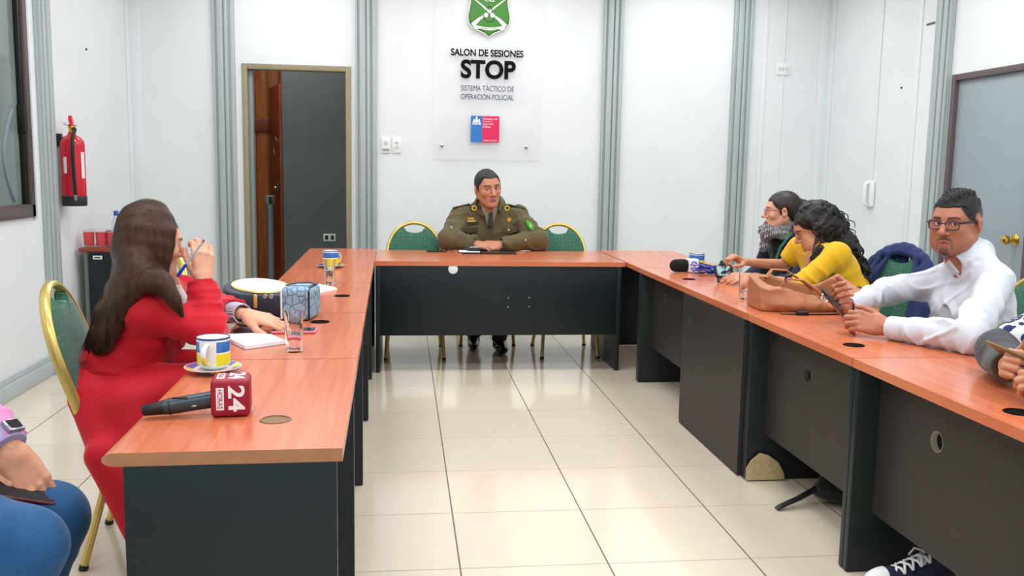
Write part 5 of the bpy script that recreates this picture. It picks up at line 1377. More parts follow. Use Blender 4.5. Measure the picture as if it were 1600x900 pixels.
# ============================================================ woman in the red suit
def red_woman():
    sc = .92; o = at_y(237, 380, 3.05); fw = A(.81, .55, -.17); Mh = frame3(fw, (.12, .05, 1))
    p = dict(skin=SK['light'], hair=srgb(52, 38, 32), w=.94, jaw=.86, nose=.95, scalp=True, fade=1.0, hairline=.066, lip=srgb(168, 62, 70), neck=.045, slit=.0035, lash=.9)
    sr = at_y(224, 486, 2.93); sl = A(sr[0] + .03, 3.27, sr[2] + .01); nk = (sr + sl) / 2 + A(.015, 0, .055); pv = A(-.895, 3.08, .58)
    er = at_y(322, 516, 2.96); wr = at_y(318, 442, 3.03); el = A(-.69, 3.33, .765); wl = at_z(378, 490, .765)
    b = head_chunk(p, o, Mh, sc, nk)
    dr = unit(A(-.03, .14, 1.0)); br = unit(A(.42, -.90, .1))
    hr = hand_chunk(wr + A(0, .004, .012), dr, br, 1, [(30, 50, 30), (32, 46, 28), (34, 46, 28), (36, 48, 30)], [(.75, .38, -.50), (.88, .22, -.45), (.92, .0, -.40)], er, p['skin'], .92, h=.0017, wr=.023, er=.036, nail=srgb(214, 160, 150))
    dl = unit(at_z(432, 503, .735) - wl); hl = hand_chunk(wl + dl * .01, dl, A(.05, -.35, .95), -1, [(8, 14, 10), (12, 18, 10), (14, 20, 12), (20, 24, 14)], [(.75, .65, -.2), (.9, .4, -.15), (.95, .3, -.1)], el, p['skin'], .95, spread=4, h=.0017, wr=.023, er=.034, nail=srgb(214, 160, 150))
    root = add_body('woman in a bright red suit with long dark hair, holding a blue pen', (-.90, 3.08, .45), [b, hr, hl, core_chunk(nk, sr, sl, pv, A(1, .1, 0), [(sr, er, wr), (sl, el, wl)], p['skin'])])
    add_eyes(root, Mh, o, sc, (0, 1, -.2), srgb(50, 34, 26))
    mr = cloth_mat('red_suit', srgb(198, 6, 34), .72, 420, .12, .04, 10, sheen=.15)
    f = F(*bounds(sr, sl, er, wr, el, wl, pv, nk, m=.17), .005)
    fwd = A(1, .1, 0)
    torso(f, nk, sr, sl, pv, fwd, ch=.098, wa=.104, sh=.050, nb=.052, wide=.075)
    # skirt of the jacket over the seat
    f.cone(pv + A(-.02, -.06, .06), pv + A(-.02, -.07, -.10), .108, .118, k=.04); f.cone(pv + A(-.02, .06, .06), pv + A(-.02, .08, -.10), .108, .118, k=.04)
    f.cut((0, 0, .462), (0, 0, -1))
    folds(f, sr + A(0, 0, -.1), pv, .2, .007, 15, 4)
    sleeve(f, sr, er, wr, [.056, .055, .051], seed=31, fold=.004, hw=.034, hollow=.008); sleeve(f, sl, el, wl - unit(wl - el) * .045, [.056, .052, .045], seed=33, fold=.004, hw=.036)
    f.cone(nk + A(.06, 0, -.02), nk + A(.03, 0, .1), .05, .065, k=.004, op='sub')
    f.cut((0, 0, .7015), (0, 0, -1), lo=(-.66, 2.6, .60), hi=(-.1, 3.8, .72))
    creases(f, .008, 18, 71); creases(f, .004, 40, 72); recut(f, er, wr, .034, .008); recut(f, el, wl - unit(wl - el) * .045, .036)
    part('jacket', f, mr, root)
    f = F(*bounds(nk, m=.17), .004)
    for i, z in enumerate(np.linspace(.008, -.02, 6)): f.chain(ring_pts(nk + A(-.01, 0, z), A(-.1, 0, 1), fwd, .060 + .004 * i, 1.2, 2 * PI - 1.2, 18), [.007] * 18, k=.008)
    part('jacket_collar', f, mr, root)
    # striped shirt cuff at the left wrist
    mcf = mat('striped_cuff', srgb(214, 206, 220), .8); nt, b_ = nodes_of(mcf); tc = nt.nodes.new('ShaderNodeTexCoord'); wv = nt.nodes.new('ShaderNodeTexWave'); wv.inputs['Scale'].default_value = 55; wv.bands_direction = 'DIAGONAL'
    nt.links.new(tc.outputs['Object'], wv.inputs['Vector']); nt.links.new(mix_col(nt, wv.outputs['Fac'], srgb(232, 226, 232), srgb(126, 110, 146)), b_.inputs['Base Color'])
    d = unit(wl - el); g = F(wl - .12, wl + .09, .003); g.cone(wl - d * .08, wl + d * .008, .037, .035, k=0); g.cut(wl + d * .004, d); g.cut(wl - d * .07, -d); g.cone(wl - d * .015, wl + d * .03, .030, k=.002, op='sub'); part('shirt_cuff', g, mcf, root)
    g = F(*bounds(nk, m=.15), .004); g.cone(nk + A(.02, 0, -.1), nk + A(.0, 0, -.02), .070, .050, k=.01); part('blouse', g, cloth_mat('blouse_white', srgb(226, 222, 224)), root)
    # wide trousers
    f = F((-1.25, 2.70, .0), (-.30, 3.45, .75), .006)
    for hip, kn, an in ((A(-.95, 2.99, .555), A(-.52, 2.92, .555), A(-.46, 2.92, .06)), (A(-.93, 3.17, .555), A(-.50, 3.18, .555), A(-.44, 3.18, .06))):
        f.cone(hip, kn, .092, .074, k=.03); f.cone(kn, an, .078, .110, k=.03); folds(f, hip, kn, .15, .006, 15, 5); folds(f, kn, an, .16, .008, 13, 6)
    f.ell((-.95, 3.08, .56), (.13, .17, .095), k=.04)
    # loose cloth falling at the side of the seat
    f.chain([(-.98, 2.90, .53), (-.91, 2.80, .38), (-.79, 2.795, .10)], [.050, .045, .045], k=.05, flat=((0, 1, 0), 1.6)); f.chain([(-.84, 2.88, .52), (-.78, 2.80, .32), (-.68, 2.80, .10)], [.07, .05, .05], k=.06, flat=((0, 1, 0), 1.4))
    f.cut((0, 0, .035), (0, 0, -1)); part('trousers', f, mr, root)
    for yy in (2.92, 3.18):
        g = F((-.72, yy - .08, 0), (-.26, yy + .08, .12), .004); g.ell((-.42, yy, .035), (.125, .040, .036), k=.02); g.cone((-.50, yy, .05), (-.50, yy, .08), .035, k=.02); g.cut((0, 0, .003), (0, 0, -1)); part('shoe', g, MT['black'], root)
    # long straight hair: a cap, falling sheets, and fine strands over them
    mh = mat('hair_brown_long', srgb(62, 42, 32), .46, bump=.25, bscale=90, noise=.4, nscale=30, stretch=(3.2, 3.2, .15), spec=.22)
    T = lambda x, y, z: o + Mh @ (A(x, y, z) * sc)
    f = F(*bounds(o, o + A(-.15, -.05, -.45), m=.20), .004)
    f.ell(T(0, -.020, .038), np.array((.081, .098, .088)) * sc, k=.02, M=Mh); f.ell(T(0, .004, .028), np.array((.076, .076, .078)) * sc, k=.03, M=Mh)
    E = lambda px, py, Y: at_y(px, py, Y)
    lock = E(288, 494, 2.862)
    # control flows: crown point, temple/side point, shoulder point, end point, thickness
    FL = [(T(.012, .030, .118), T(.074, .032, .045), T(.083, .026, -.04), T(.082, .018, -.11), E(262, 446, 2.885), lock),
          (T(.012, .015, .122), T(.080, .012, .045), T(.087, .008, -.04), T(.087, .004, -.11), E(250, 436, 2.88), E(262, 456, 2.868), E(272, 474, 2.866)),
          (T(.010, -.010, .125), T(.084, -.022, .045), T(.091, -.026, -.03), T(.093, -.032, -.09), E(228, 434, 2.868), E(214, 454, 2.862)),
          (T(.008, -.050, .122), T(.078, -.065, .045), T(.087, -.074, -.03), E(212, 420, 2.885), E(196, 462, 2.868), E(184, 498, 2.872)),
          (T(.004, -.080, .106), T(.058, -.096, .040), T(.066, -.104, -.03), E(198, 420, 2.91), E(178, 480, 2.885), E(166, 546, 2.885)),
          (T(.0, -.100, .086), T(.032, -.108, .035), T(.036, -.108, -.04), E(190, 420, 2.95), E(165, 485, 2.910), E(149, 552, 2.905)),
          (T(-.004, -.105, .080), T(.0, -.112, .030), T(.0, -.112, -.04), E(184, 420, 3.01), E(153, 485, 2.97), E(133, 553, 2.955)),
          (T(-.010, -.090, .095), T(-.045, -.102, .03), T(-.05, -.104, -.05), E(184, 420, 3.10), E(156, 485, 3.05), E(130, 548, 3.03)),
          (T(-.012, -.05, .118), T(-.076, -.07, .03), T(-.085, -.07, -.05), T(-.085, -.075, -.13), E(172, 475, 3.17), E(146, 535, 3.14)),
          (T(-.012, .02, .122), T(-.078, .01, .04), T(-.086, .005, -.04), T(-.086, .0, -.11), T(-.09, -.01, -.19), T(-.09, -.01, -.25))]
    def flow(u):
        q = u * (len(FL) - 1); i = min(int(q), len(FL) - 2); t = q - i; P = [a_ * (1 - t) + b_ * t for a_, b_ in zip(FL[i], FL[i + 1])]
        out = []
        for j in range(len(P) - 1):
            p0 = P[max(j - 1, 0)]; p1, p2 = P[j], P[j + 1]; p3 = P[min(j + 2, len(P) - 1)]
            for w in np.linspace(0, 1, 5)[:-1]: out.append(.5 * ((2 * p1) + (-p0 + p2) * w + (2 * p0 - 5 * p1 + 4 * p2 - p3) * w ** 2 + (-p0 + 3 * p1 - 3 * p2 + p3) * w ** 3))
        out.append(P[-1]); return out
    cen = lambda q: unit(A(q[0] - (o[0] - .01), q[1] - (o[1] + .02), 0))
    for u_ in np.linspace(0, 1, 34):
        P = flow(u_); P = [q - cen(q) * .016 for q in P][::2]; n = len(P); f.chain(P, [.015] + [.018] * (n - 4) + [.017, .014, .007], k=.022)
    f._op(o - .2, o + .2, lambda x, y, z: (lambda q: np.maximum(np.maximum(-(q[1] - .046) * .9, (q[2] - .075 + .9 * np.clip(np.abs(q[0]) - .03, 0, 1)) * .7), (np.abs(q[0]) - .068)))([(x - o[0]) * Mh[0, i] + (y - o[1]) * Mh[1, i] + (z - o[2]) * Mh[2, i] for i in range(3)]), 'sub', .006)
    part('hair', f, mh, root)
    g = G(); r_ = np.random.RandomState(11)
    for i in range(520):
        u_ = r_.rand(); P = flow(u_); j = r_.normal(size=3) * .003; off = r_.uniform(-.002, .004)
        st = r_.randint(0, 3); P = [q + j * min(1, k / 6) + cen(q) * off for k, q in enumerate(P)][st:]
        n = len(P); P[-1] = P[-1] + (P[-1] - P[-2]) * r_.uniform(-.4, .6)
        rr = r_.uniform(.0011, .0024); g.tube(P, [rr * .6] + [rr] * (n - 4) + [rr * .8, rr * .6, rr * .2], 4)
    gpart('hair_strands', g, mh, root, ang=180)
    # pen
    a = at_y(277, 432, 2.985); c = at_y(319, 375, 2.985)
    return root, a, c
rw, pa, pb = red_woman()
pn = empty('pen', tuple((pa + pb) / 2), 'blue-capped pen held in the raised hand of the woman in red', 'pen')
u = unit(pb - pa); L = np.linalg.norm(pb - pa); c0 = -u * L / 2
G().tube([c0 + u * L * .30, c0 + u * L * .97], .0036, 10).obj('barrel', mat('pen_barrel', srgb(176, 182, 196), .25), pn)
G().tube([c0, c0 + u * .004, c0 + u * L * .34], [.0036, .0052, .0052], 12).obj('cap', mat('pen_blue', srgb(28, 74, 196), .35), pn)
G().tube([c0 + u * L * .95, c0 + u * L], [.0038, .0030], 10).obj('end_plug', mat('pen_end', srgb(70, 44, 40), .4), pn)

# ============================================================ person in jeans at the left edge
def jeans_person():
    kf = at_z(92, 806, .50) + A(-.018, 0, -.008); kn = at_z(10, 872, .50) + A(.032, 0, .018)
    hf = A(-1.33, 2.28, .575); hn = A(-1.33, 2.04, .60); pv = A(-1.38, 2.16, .60)
    sr = A(-1.34, 1.98, 1.02); sl = A(-1.34, 2.34, 1.02); nk = A(-1.34, 2.16, 1.08); o = A(-1.30, 2.16, 1.30)
    wl = at_y(20, 706, 2.00); el = at_y(-70, 600, 2.10); wr = at_y(-62, 766, 1.96); er = A(-1.44, 1.96, .80)
    skin = SK['tan']; dl = unit(at_y(52, 760, 1.985) - wl); 
    h1 = hand_chunk(wl, dl, A(.22, -.72, .62), -1, [(26, 40, 24), (16, 30, 18), (12, 26, 16), (14, 28, 18)], [(.80, .32, -.50), (.86, .10, -.50), (.90, .0, -.42)], el, skin, 1.0, h=.0016, nail=srgb(226, 160, 180), wr=.025)
    dr = unit(at_y(-8, 764, 1.965) - wr); h2 = hand_chunk(wr, dr, A(-.2, -.75, .6), 1, [(40, 50, 30), (42, 54, 30), (44, 54, 30), (46, 54, 30)], [(.75, .6, .1), (.9, .35, .1), (.98, .15, .05)], er, skin, 1.0, h=.0016, nail=srgb(226, 160, 180), wr=.025)
    p = dict(skin=skin, hair=srgb(50, 36, 30), hairline=.066, w=.95, fade=1.0)
    b = head_chunk(p, o, frame3((1, .2, -.2)), 1.0, nk, h=.004)
    root = add_body('person in blue jeans and a pink top at the left edge, phone in the lap', (-1.33, 2.16, .45), [b, h1, h2, core_chunk(nk, sl, sr, pv, A(1, 0, 0), [(sl, el, wl), (sr, er, wr)], skin)])
    mj = cloth_mat('blue_denim', srgb(22, 80, 130), .8, 500, .25, .16, 16)
    f = F(*bounds(kf, kn, hf, hn, (-.8, 2.2, .05), m=.15), .0048)
    f.chain([hf, (hf + kf) / 2 + A(0, 0, .008), kf], [.098, .090, .076], k=.03); f.chain([hn, (hn + kn) / 2 + A(0, 0, .008), kn], [.097, .090, .078], k=.006)
    af, an = kf + A(-.13, -.02, -.44), kn + A(-.12, -.02, -.44)
    f.cone(kf, af, .074, .058, k=.03); f.cone(kn, an, .076, .058, k=.03); f.ell(pv + A(.02, 0, -.04), (.15, .18, .095), k=.05)
    for a, c, s_ in ((hf, kf, 3), (hn, kn, 4), (kf, af, 5), (kn, an, 6)): folds(f, a, c, .14, .005, 17, s_)
    creases(f, .006, 24, 91); f.cut((0, 0, .03), (0, 0, -1)); part('jeans', f, mj, root)
    for q, s_ in ((kf, 1), (kn, 2)):
        g = G(); c = (q * .55 + (hf if s_ == 1 else hn) * .45)
    for q in (af, an):
        g = F(A(q[0] - .12, q[1] - .08, 0), A(q[0] + .24, q[1] + .08, .13), .004); g.ell((q[0] + .05, q[1], .04), (.135, .045, .042), k=.02); g.cone((q[0] - .01, q[1], .05), (q[0] - .02, q[1], .1), .042, k=.02); g.cut((0, 0, .003), (0, 0, -1)); part('shoe', g, mat('shoe_grey', srgb(120, 120, 126), .6), root)
    mp = cloth_mat('pink_top', srgb(226, 140, 192), .8, 300, .2, .05)
    f = F(*bounds(sr, sl, pv, el, er, wl, wr, m=.17), .006)
    torso(f, nk, sr, sl, pv, A(1, 0, 0), ch=.108, wa=.118, sh=.05, nb=.052)
    sleeve(f, sl, el, wl - unit(wl - el) * .02, [.056, .050, .042], seed=41, fold=.006); sleeve(f, sr, er, wr - unit(wr - er) * .02, [.056, .050, .040], seed=43, fold=.006)
    f.cut((0, 0, .463), (0, 0, -1)); part('top', f, mp, root)
    mc = cloth_mat('lavender_cuff', srgb(176, 160, 206), .8)
    d = unit(wl - el); g = F(wl - .12, wl + .09, .003); g.cone(wl - d * .07, wl - d * .012, .044, .040, k=0); g.cut(wl - d * .014, d); g.cut(wl - d * .055, -d); part('sleeve_cuff', g, mc, root)
    c = wl - d * .034; sd = unit(np.cross(d, A(0, 0, 1))); up = unit(A(.75, -.35, .55) - d * np.dot(A(.75, -.35, .55), d)); M = frame_m(c + up * .046, d, np.cross(up, d))
    w_ = G().box((-.017, -.020, -.006), (.017, .020, .005), .004, 2, M); gpart('watch', w_, mat('watch_steel', srgb(150, 146, 160), .3, metal=.8), root)
    w_ = G().box((-.012, -.014, .0048), (.012, .014, .0058), 0, 1, M); gpart('watch_face', w_, mat('watch_face', srgb(30, 30, 36), .15), root)
    # hair, off frame
    g = F(o - A(.2, .2, .35), o + A(.2, .2, .2), .006); Mh = frame3((1, .2, -.2)); g.ell(o + Mh @ A(0, -.022, .04), (.085, .105, .092), k=.02, M=Mh); g.chain([o + Mh @ A(0, -.08, 0), o + A(-.08, 0, -.2)], [.07, .05], k=.04)
    g._op(o - .2, o + .2, lambda x, y, z: (lambda q: np.maximum(-(q[1] - .02) * .8, q[2] - .066))([(x - o[0]) * Mh[0, i] + (y - o[1]) * Mh[1, i] + (z - o[2]) * Mh[2, i] for i in range(3)]), 'sub', .004); part('hair', g, mat('hair_brown', srgb(48, 34, 28), .45, bump=.5, bscale=200), root)
    return root, hand_pt(wl, dl, A(.25, -.25, .93), -1, (.10, .02, -.045)), dl
jp, pc_, pd_ = jeans_person()
X = unit(A(.75, .25, -.25)); Zb = unit(A(.1, -.3, .9) - X * np.dot(A(.1, -.3, .9), X))
phone('dark red phone in the lap of the person in jeans', at_y(30, 764, 1.97), X, np.cross(Zb, X), -Zb, m=mat('phone_red', srgb(96, 26, 40), .3))

# ============================================================ person in the patterned sweater at the right edge
def sweater_person():
    sn = A(2.12, 2.05, .95); sf = A(2.12, 2.43, .95); nk = A(2.12, 2.24, 1.02); pv = A(2.22, 2.24, .60); o = A(2.07, 2.22, 1.23)
    ef = at_z(1537, 558, .765); wf = at_z(1566, 584, .765); en = A(1.86, 1.92, .77); wn = A(1.65, 2.0, .765)
    skin = SK['mid']
    ef = A(1.735, 2.43, .768); wf = A(1.625, 2.23, .766)
    df = unit(A(-.42, -.50, .20)); h1 = hand_chunk(wf, df, A(-.5, .7, .1), 1, [(42, 56, 30), (46, 56, 30), (48, 58, 30), (50, 58, 32)], [(.65, .60, -.35), (.85, .45, -.2), (.95, .2, .0)], ef, skin, .98, h=.0018)
    dn = unit(A(-.65, .35, .05)); h2 = hand_chunk(wn, dn, A(-.2, -.75, .6), -1, [(40, 54, 30), (42, 56, 30), (44, 56, 30), (46, 56, 32)], [(.65, .60, -.1), (.9, .35, .0), (.95, .2, .1)], en, skin, .98, h=.0018)
    p = dict(skin=skin, hair=srgb(40, 30, 26), hairline=.066, fade=1.0)
    b = head_chunk(p, o, frame3((-1, 0, -.3)), 1.0, nk, h=.004)
    root = add_body('person in a patterned sweater at the right edge, typing on a phone', (2.22, 2.24, .45), [b, h1, h2, core_chunk(nk, sn, sf, pv, A(-1, 0, 0), [(sn, en, wn), (sf, ef, wf)], skin)])
    # patterned knit
    mk = mat('patterned_sweater', srgb(60, 66, 84), .9, sheen=.3, bump=.2, bscale=300); nt, b_ = nodes_of(mk)
    tc = nt.nodes.new('ShaderNodeTexCoord'); vo = nt.nodes.new('ShaderNodeTexVoronoi'); vo.inputs['Scale'].default_value = 34; nt.links.new(tc.outputs['Object'], vo.inputs['Vector'])
    c1 = mix_col(nt, math_node(nt, 'GREATER_THAN', vo.outputs['Distance'], .56), srgb(34, 42, 84), srgb(214, 214, 214)); c2 = mix_col(nt, math_node(nt, 'LESS_THAN', vo.outputs['Distance'], .2), c1, srgb(150, 160, 170))
    nt.links.new(c2, b_.inputs['Base Color'])
    mo = cloth_mat('olive_vest', srgb(70, 66, 44), .85, 260, .2); mgk = cloth_mat('grey_knit', srgb(64, 66, 72), .9, 160, .4, .12, 30)
    f = F(*bounds(sn, sf, pv, nk, m=.17), .006); torso(f, nk, sn, sf, pv, A(-1, 0, 0), ch=.112, wa=.122, sh=.052, nb=.054); f.cut((0, 0, .463), (0, 0, -1)); part('vest', f, mo, root)
    for s_, e, r0 in ((sf, ef, .066), (sn, en, .064)):
        f = F(*bounds(s_, e, m=.14), .005); f.chain([s_, s_ * .14 + e * .86], [.064, r0], k=.03); folds(f, s_, e, .1, .004, 16, 3); part('sweater', f, mk, root)
    for s_, e, w, r0 in ((sf, ef, wf, .058), (sn, en, wn, .055)):
        f = F(*bounds(e, w, s_ * .3 + e * .7, m=.13), .005); f.chain([s_ * .14 + e * .86, e, w], [r0 - .004, r0 + .001, .042], k=.03); creases(f, .006, 26, 81); f.cut((0, 0, .7015), (0, 0, -1))
        d = unit(w - e); f.cut(w - d * .005, d, lo=w - .08, hi=w + .08); f.cone(w - d * .02, w + d * .04, .034, k=.002, op='sub'); part('sleeve', f, mgk, root)
    for e, w in ((ef, wf), (en, wn)):
        d = unit(w - e); g = F(w - .1, w + .1, .0035); g.cone(w - d * .032, w + d * .0, .043, .040, k=0); g.cut(w - d * .002, d); g.cut(w - d * .028, -d); g.cone(w - d * .008, w + d * .04, .027, k=.002, op='sub'); part('sleeve_cuff', g, mo, root)
    g = F(o - A(.2, .2, .3), o + A(.2, .2, .2), .006); Mh = frame3((-1, 0, -.3)); g.ell(o + Mh @ A(0, -.022, .04), (.085, .105, .092), k=.02, M=Mh)
    g._op(o - .2, o + .2, lambda x, y, z: (lambda q: np.maximum(-(q[1] - .02) * .8, q[2] - .066))([(x - o[0]) * Mh[0, i] + (y - o[1]) * Mh[1, i] + (z - o[2]) * Mh[2, i] for i in range(3)]), 'sub', .004); part('hair', g, mat('hair_brown_short', srgb(42, 32, 28), .45, bump=.5, bscale=200), root)
    # legs: one foot stretched out under the desk
    mt = cloth_mat('black_jeans', srgb(22, 24, 32))
    f = F((1.40, 1.95, 0), (2.42, 2.75, .75), .0065)
    f.chain([(2.20, 2.34, .555), (2.02, 2.50, .45), (1.65, 2.485, .085)], [.095, .07, .046], k=.03); f.chain([(2.20, 2.14, .555), (1.82, 2.10, .50), (1.86, 2.08, .085)], [.095, .07, .050], k=.03); f.ell((2.22, 2.24, .56), (.15, .17, .09), k=.05)
    f.cut((0, 0, .03), (0, 0, -1)); part('trousers', f, mt, root)
    # canvas sneakers with white toe caps and laces
    def sneaker(c, d):
        d = unit(A(d[0], d[1], 0)); s = np.cross(A(0, 0, 1), d); M = np.stack([d, s, A(0, 0, 1)], 1); Q = lambda x, y, z: A(c[0], c[1], 0) + M @ A(x, y, z)
        g = F(A(c[0], c[1], 0) - .25, A(c[0], c[1], 0) + A(.25, .25, .2), .003)
        g.ell(Q(.06, 0, .045), (.105, .041, .042), k=.02, M=M); g.ell(Q(-.05, 0, .05), (.07, .037, .05), k=.02, M=M); g.cone(Q(-.04, 0, .06), Q(-.07, 0, .13), .040, .040, k=.02); g.cut((0, 0, .024), (0, 0, -1)); g.cut((0, 0, .125), (0, 0, 1))
        so = part('shoe', g, mat('sneaker_navy', srgb(24, 28, 58), .8), root); col = so
        g = F(A(c[0], c[1], 0) - .25, A(c[0], c[1], 0) + A(.25, .25, .2), .003); g.ell(Q(.045, 0, .03), (.128, .047, .06), k=.0, M=M); g.ell(Q(-.05, 0, .03), (.075, .042, .06), k=.02, M=M); g.cut((0, 0, .030), (0, 0, 1)); g.cut((0, 0, .002), (0, 0, -1)); part('sole', g, MT['white'], root)
        g = F(A(c[0], c[1], 0) - .25, A(c[0], c[1], 0) + A(.25, .25, .2), .003); g.ell(Q(.085, 0, .042), (.083, .0435, .045), k=0, M=M); g.cut(Q(.102, 0, 0), -d); g.cut((0, 0, .026), (0, 0, -1)); part('toe_cap', g, MT['white'], root)
        g = G()
        for i in range(5):
            x = .082 - .026 * i; z = .080 + .011 * i
            for sg_ in (-1, 1): g.tube([Q(x, sg_ * .030, z - .014), Q(x - .008, sg_ * .012, z + .004), Q(x - .020, -sg_ * .016, z + .008), Q(x - .026, -sg_ * .030, z - .004)], .0042, 6)
        lp = [Q(-.030, .012, .126), Q(-.020, .03, .15), Q(-.035, .035, .165), Q(-.05, .02, .15), Q(-.035, .0, .128)]
        g.tube(lp, .0036, 6); g.tube([Q(-.03, -.01, .126), Q(-.01, -.04, .128), Q(.0, -.052, .10)], .0036, 6); gpart('laces', g, MT['white'], root, ang=180)
        g = F(A(c[0], c[1], 0) - .25, A(c[0], c[1], 0) + A(.25, .25, .2), .003); g.box(Q(-.045, 0, .10), (.035, .018, .03), .008, M=M @ np.array([[.86, 0, .5], [0, 1, 0], [-.5, 0, .86]])); part('tongue', g, mat('sneaker_tongue', srgb(190, 196, 214), .8), root)
    sneaker((1.570, 2.485), (-1, .02)); sneaker((1.82, 2.07), (-1, 0))
    return root
swp = sweater_person()
X = unit(A(-.30, -.62, .10)); c = at_y(1585, 556, 2.16); X = unit(at_y(1606, 566, 2.12) - at_y(1562, 548, 2.22)); Zb = A(-.55, -.05, -.85); Zb = unit(Zb - X * np.dot(Zb, X))
phone('brown-cased phone in the hands of the person in the patterned sweater', c, X, np.cross(Zb, X), Zb, m=mat('phone_case_brown', srgb(120, 92, 52), .4))
# ============================================================ things on the desks
TD = DT
def on(px, py, z=TD): p = at_z(px, py, z); return p
# mugs and saucers
mmug = mat('mug_bands', srgb(236, 238, 238), .2, coat=.4)
def mug(label, c, rz, group='striped mugs on saucers', saucer=True):
    nt = None
    root = empty('mug', (c[0], c[1], TD + (.008 if saucer else 0)), label, 'mug', group, rz)
    g = G().lathe([(0, .0), (.026, 0), (.030, .003), (.043, .012), (.0445, .02), (.0455, .088), (.0445, .090), (.0425, .088), (.041, .02), (.030, .009), (0, .008)], 48)
    g.obj('cup', MT['mug'], root, ang=60)
    h = [(.044, 0, .074)] + [(.052 + .022 * math.sin(a), 0, .046 + .026 * math.cos(a)) for a in np.linspace(.3, PI - .3, 9)] + [(.043, 0, .020)]
    G().tube(h, .0052, 10, flat=(1.4, .8)).obj('handle', MT['mughandle'], root)
    return root
def band_mat(name, spec_):
    m = mat(name, srgb(236, 238, 238), .2, coat=.4); nt, b = nodes_of(m)
    tc = nt.nodes.new('ShaderNodeTexCoord'); sp = nt.nodes.new('ShaderNodeSeparateXYZ'); nt.links.new(tc.outputs['Object'], sp.inputs[0])
    return m, nt, b, sp
m, nt, b, sp = band_mat('mug_bands', None); MT['mug'] = m
z = sp.outputs[2]; x = sp.outputs[0]; y = sp.outputs[1]
r2 = math_node(nt, 'SQRT', math_node(nt, 'ADD', math_node(nt, 'MULTIPLY', x, x), math_node(nt, 'MULTIPLY', y, y)))
out_ = math_node(nt, 'GREATER_THAN', r2, .0428)
blue = math_node(nt, 'MULTIPLY', math_node(nt, 'MULTIPLY', math_node(nt, 'GREATER_THAN', z, .050), math_node(nt, 'LESS_THAN', z, .080)), out_)
yel = math_node(nt, 'MULTIPLY', math_node(nt, 'LESS_THAN', z, .046), math_node(nt, 'GREATER_THAN', z, .013))
strip = math_node(nt, 'MULTIPLY', math_node(nt, 'GREATER_THAN', x, .0385), 1.0)
rim = math_node(nt, 'MULTIPLY', math_node(nt, 'GREATER_THAN', z, .0845), out_)
c1 = mix_col(nt, blue, srgb(238, 240, 240), srgb(52, 112, 190)); c2 = mix_col(nt, yel, c1, srgb(238, 222, 30)); c3 = mix_col(nt, strip, c2, srgb(232, 236, 238)); c4 = mix_col(nt, rim, c3, srgb(34, 60, 130))
nt.links.new(c4, b.inputs['Base Color'])
m, nt, b, sp = band_mat('mug_handle', None); MT['mughandle'] = m
nt.links.new(mix_col(nt, math_node(nt, 'LESS_THAN', sp.outputs[2], .044), srgb(236, 238, 240), srgb(238, 214, 60)), b.inputs['Base Color'])
m, nt, b, sp = band_mat('saucer_rim', None); MT['saucer'] = m
x, y = sp.outputs[0], sp.outputs[1]
r2 = math_node(nt, 'SQRT', math_node(nt, 'ADD', math_node(nt, 'MULTIPLY', x, x), math_node(nt, 'MULTIPLY', y, y)))
rb = math_node(nt, 'MULTIPLY', math_node(nt, 'GREATER_THAN', r2, .052), math_node(nt, 'LESS_THAN', r2, .073))
an = math_node(nt, 'ARCTAN2', y, x); seg = math_node(nt, 'GREATER_THAN', math_node(nt, 'SINE', math_node(nt, 'MULTIPLY', an, 4.0)), .35)
cc = mix_col(nt, seg, srgb(42, 96, 178), srgb(240, 216, 60)); nt.links.new(mix_col(nt, rb, srgb(236, 238, 240), cc), b.inputs['Base Color'])
def saucer(label, c, group='saucers under the mugs'):
    o = G().lathe([(0, .001), (.040, 0), (.044, .002), (.074, .014), (.0765, .0165), (.0745, .0170), (.045, .0075), (.030, .0068), (0, .0068)], 56).obj('saucer', MT['saucer'], None, (c[0], c[1], TD + .0005), ang=60)
    tag(o, label, 'saucer', group); return o
c = on(333, 581); saucer('near saucer with a blue and yellow rim on the end desk of the left row', c); mug('blue and yellow mug on the end desk beside the news microphone', (c[0], c[1] + .012), -1.75)
c = on(517, 418); saucer('far saucer on the corner desk of the left row by the doorway', c); mug('far blue and yellow mug at the left corner near the doorway', (c[0], c[1]), .8)
c = on(1088, 421); saucer('saucer on the right row behind the foam microphone', c); mug('blue and yellow mug on the right row behind the foam microphone', (c[0], c[1]), .9)

# clear water glasses
c = on(460, 549); tumbler('tall clear glass beside the open notebook on the left row', (c[0], c[1], TD), .125, .030, 0, group='clear water glasses', r0=.024)
c = on(515, 444); tumbler('tall clear glass in front of the far mug on the left row', (c[0], c[1], TD), .120, .028, 0, group='clear water glasses', r0=.024)
c = on(1163, 468); tumbler('clear glass beside the brown handbag on the right row', (c[0], c[1], TD), .120, .030, 0, group='clear water glasses', r0=.025)

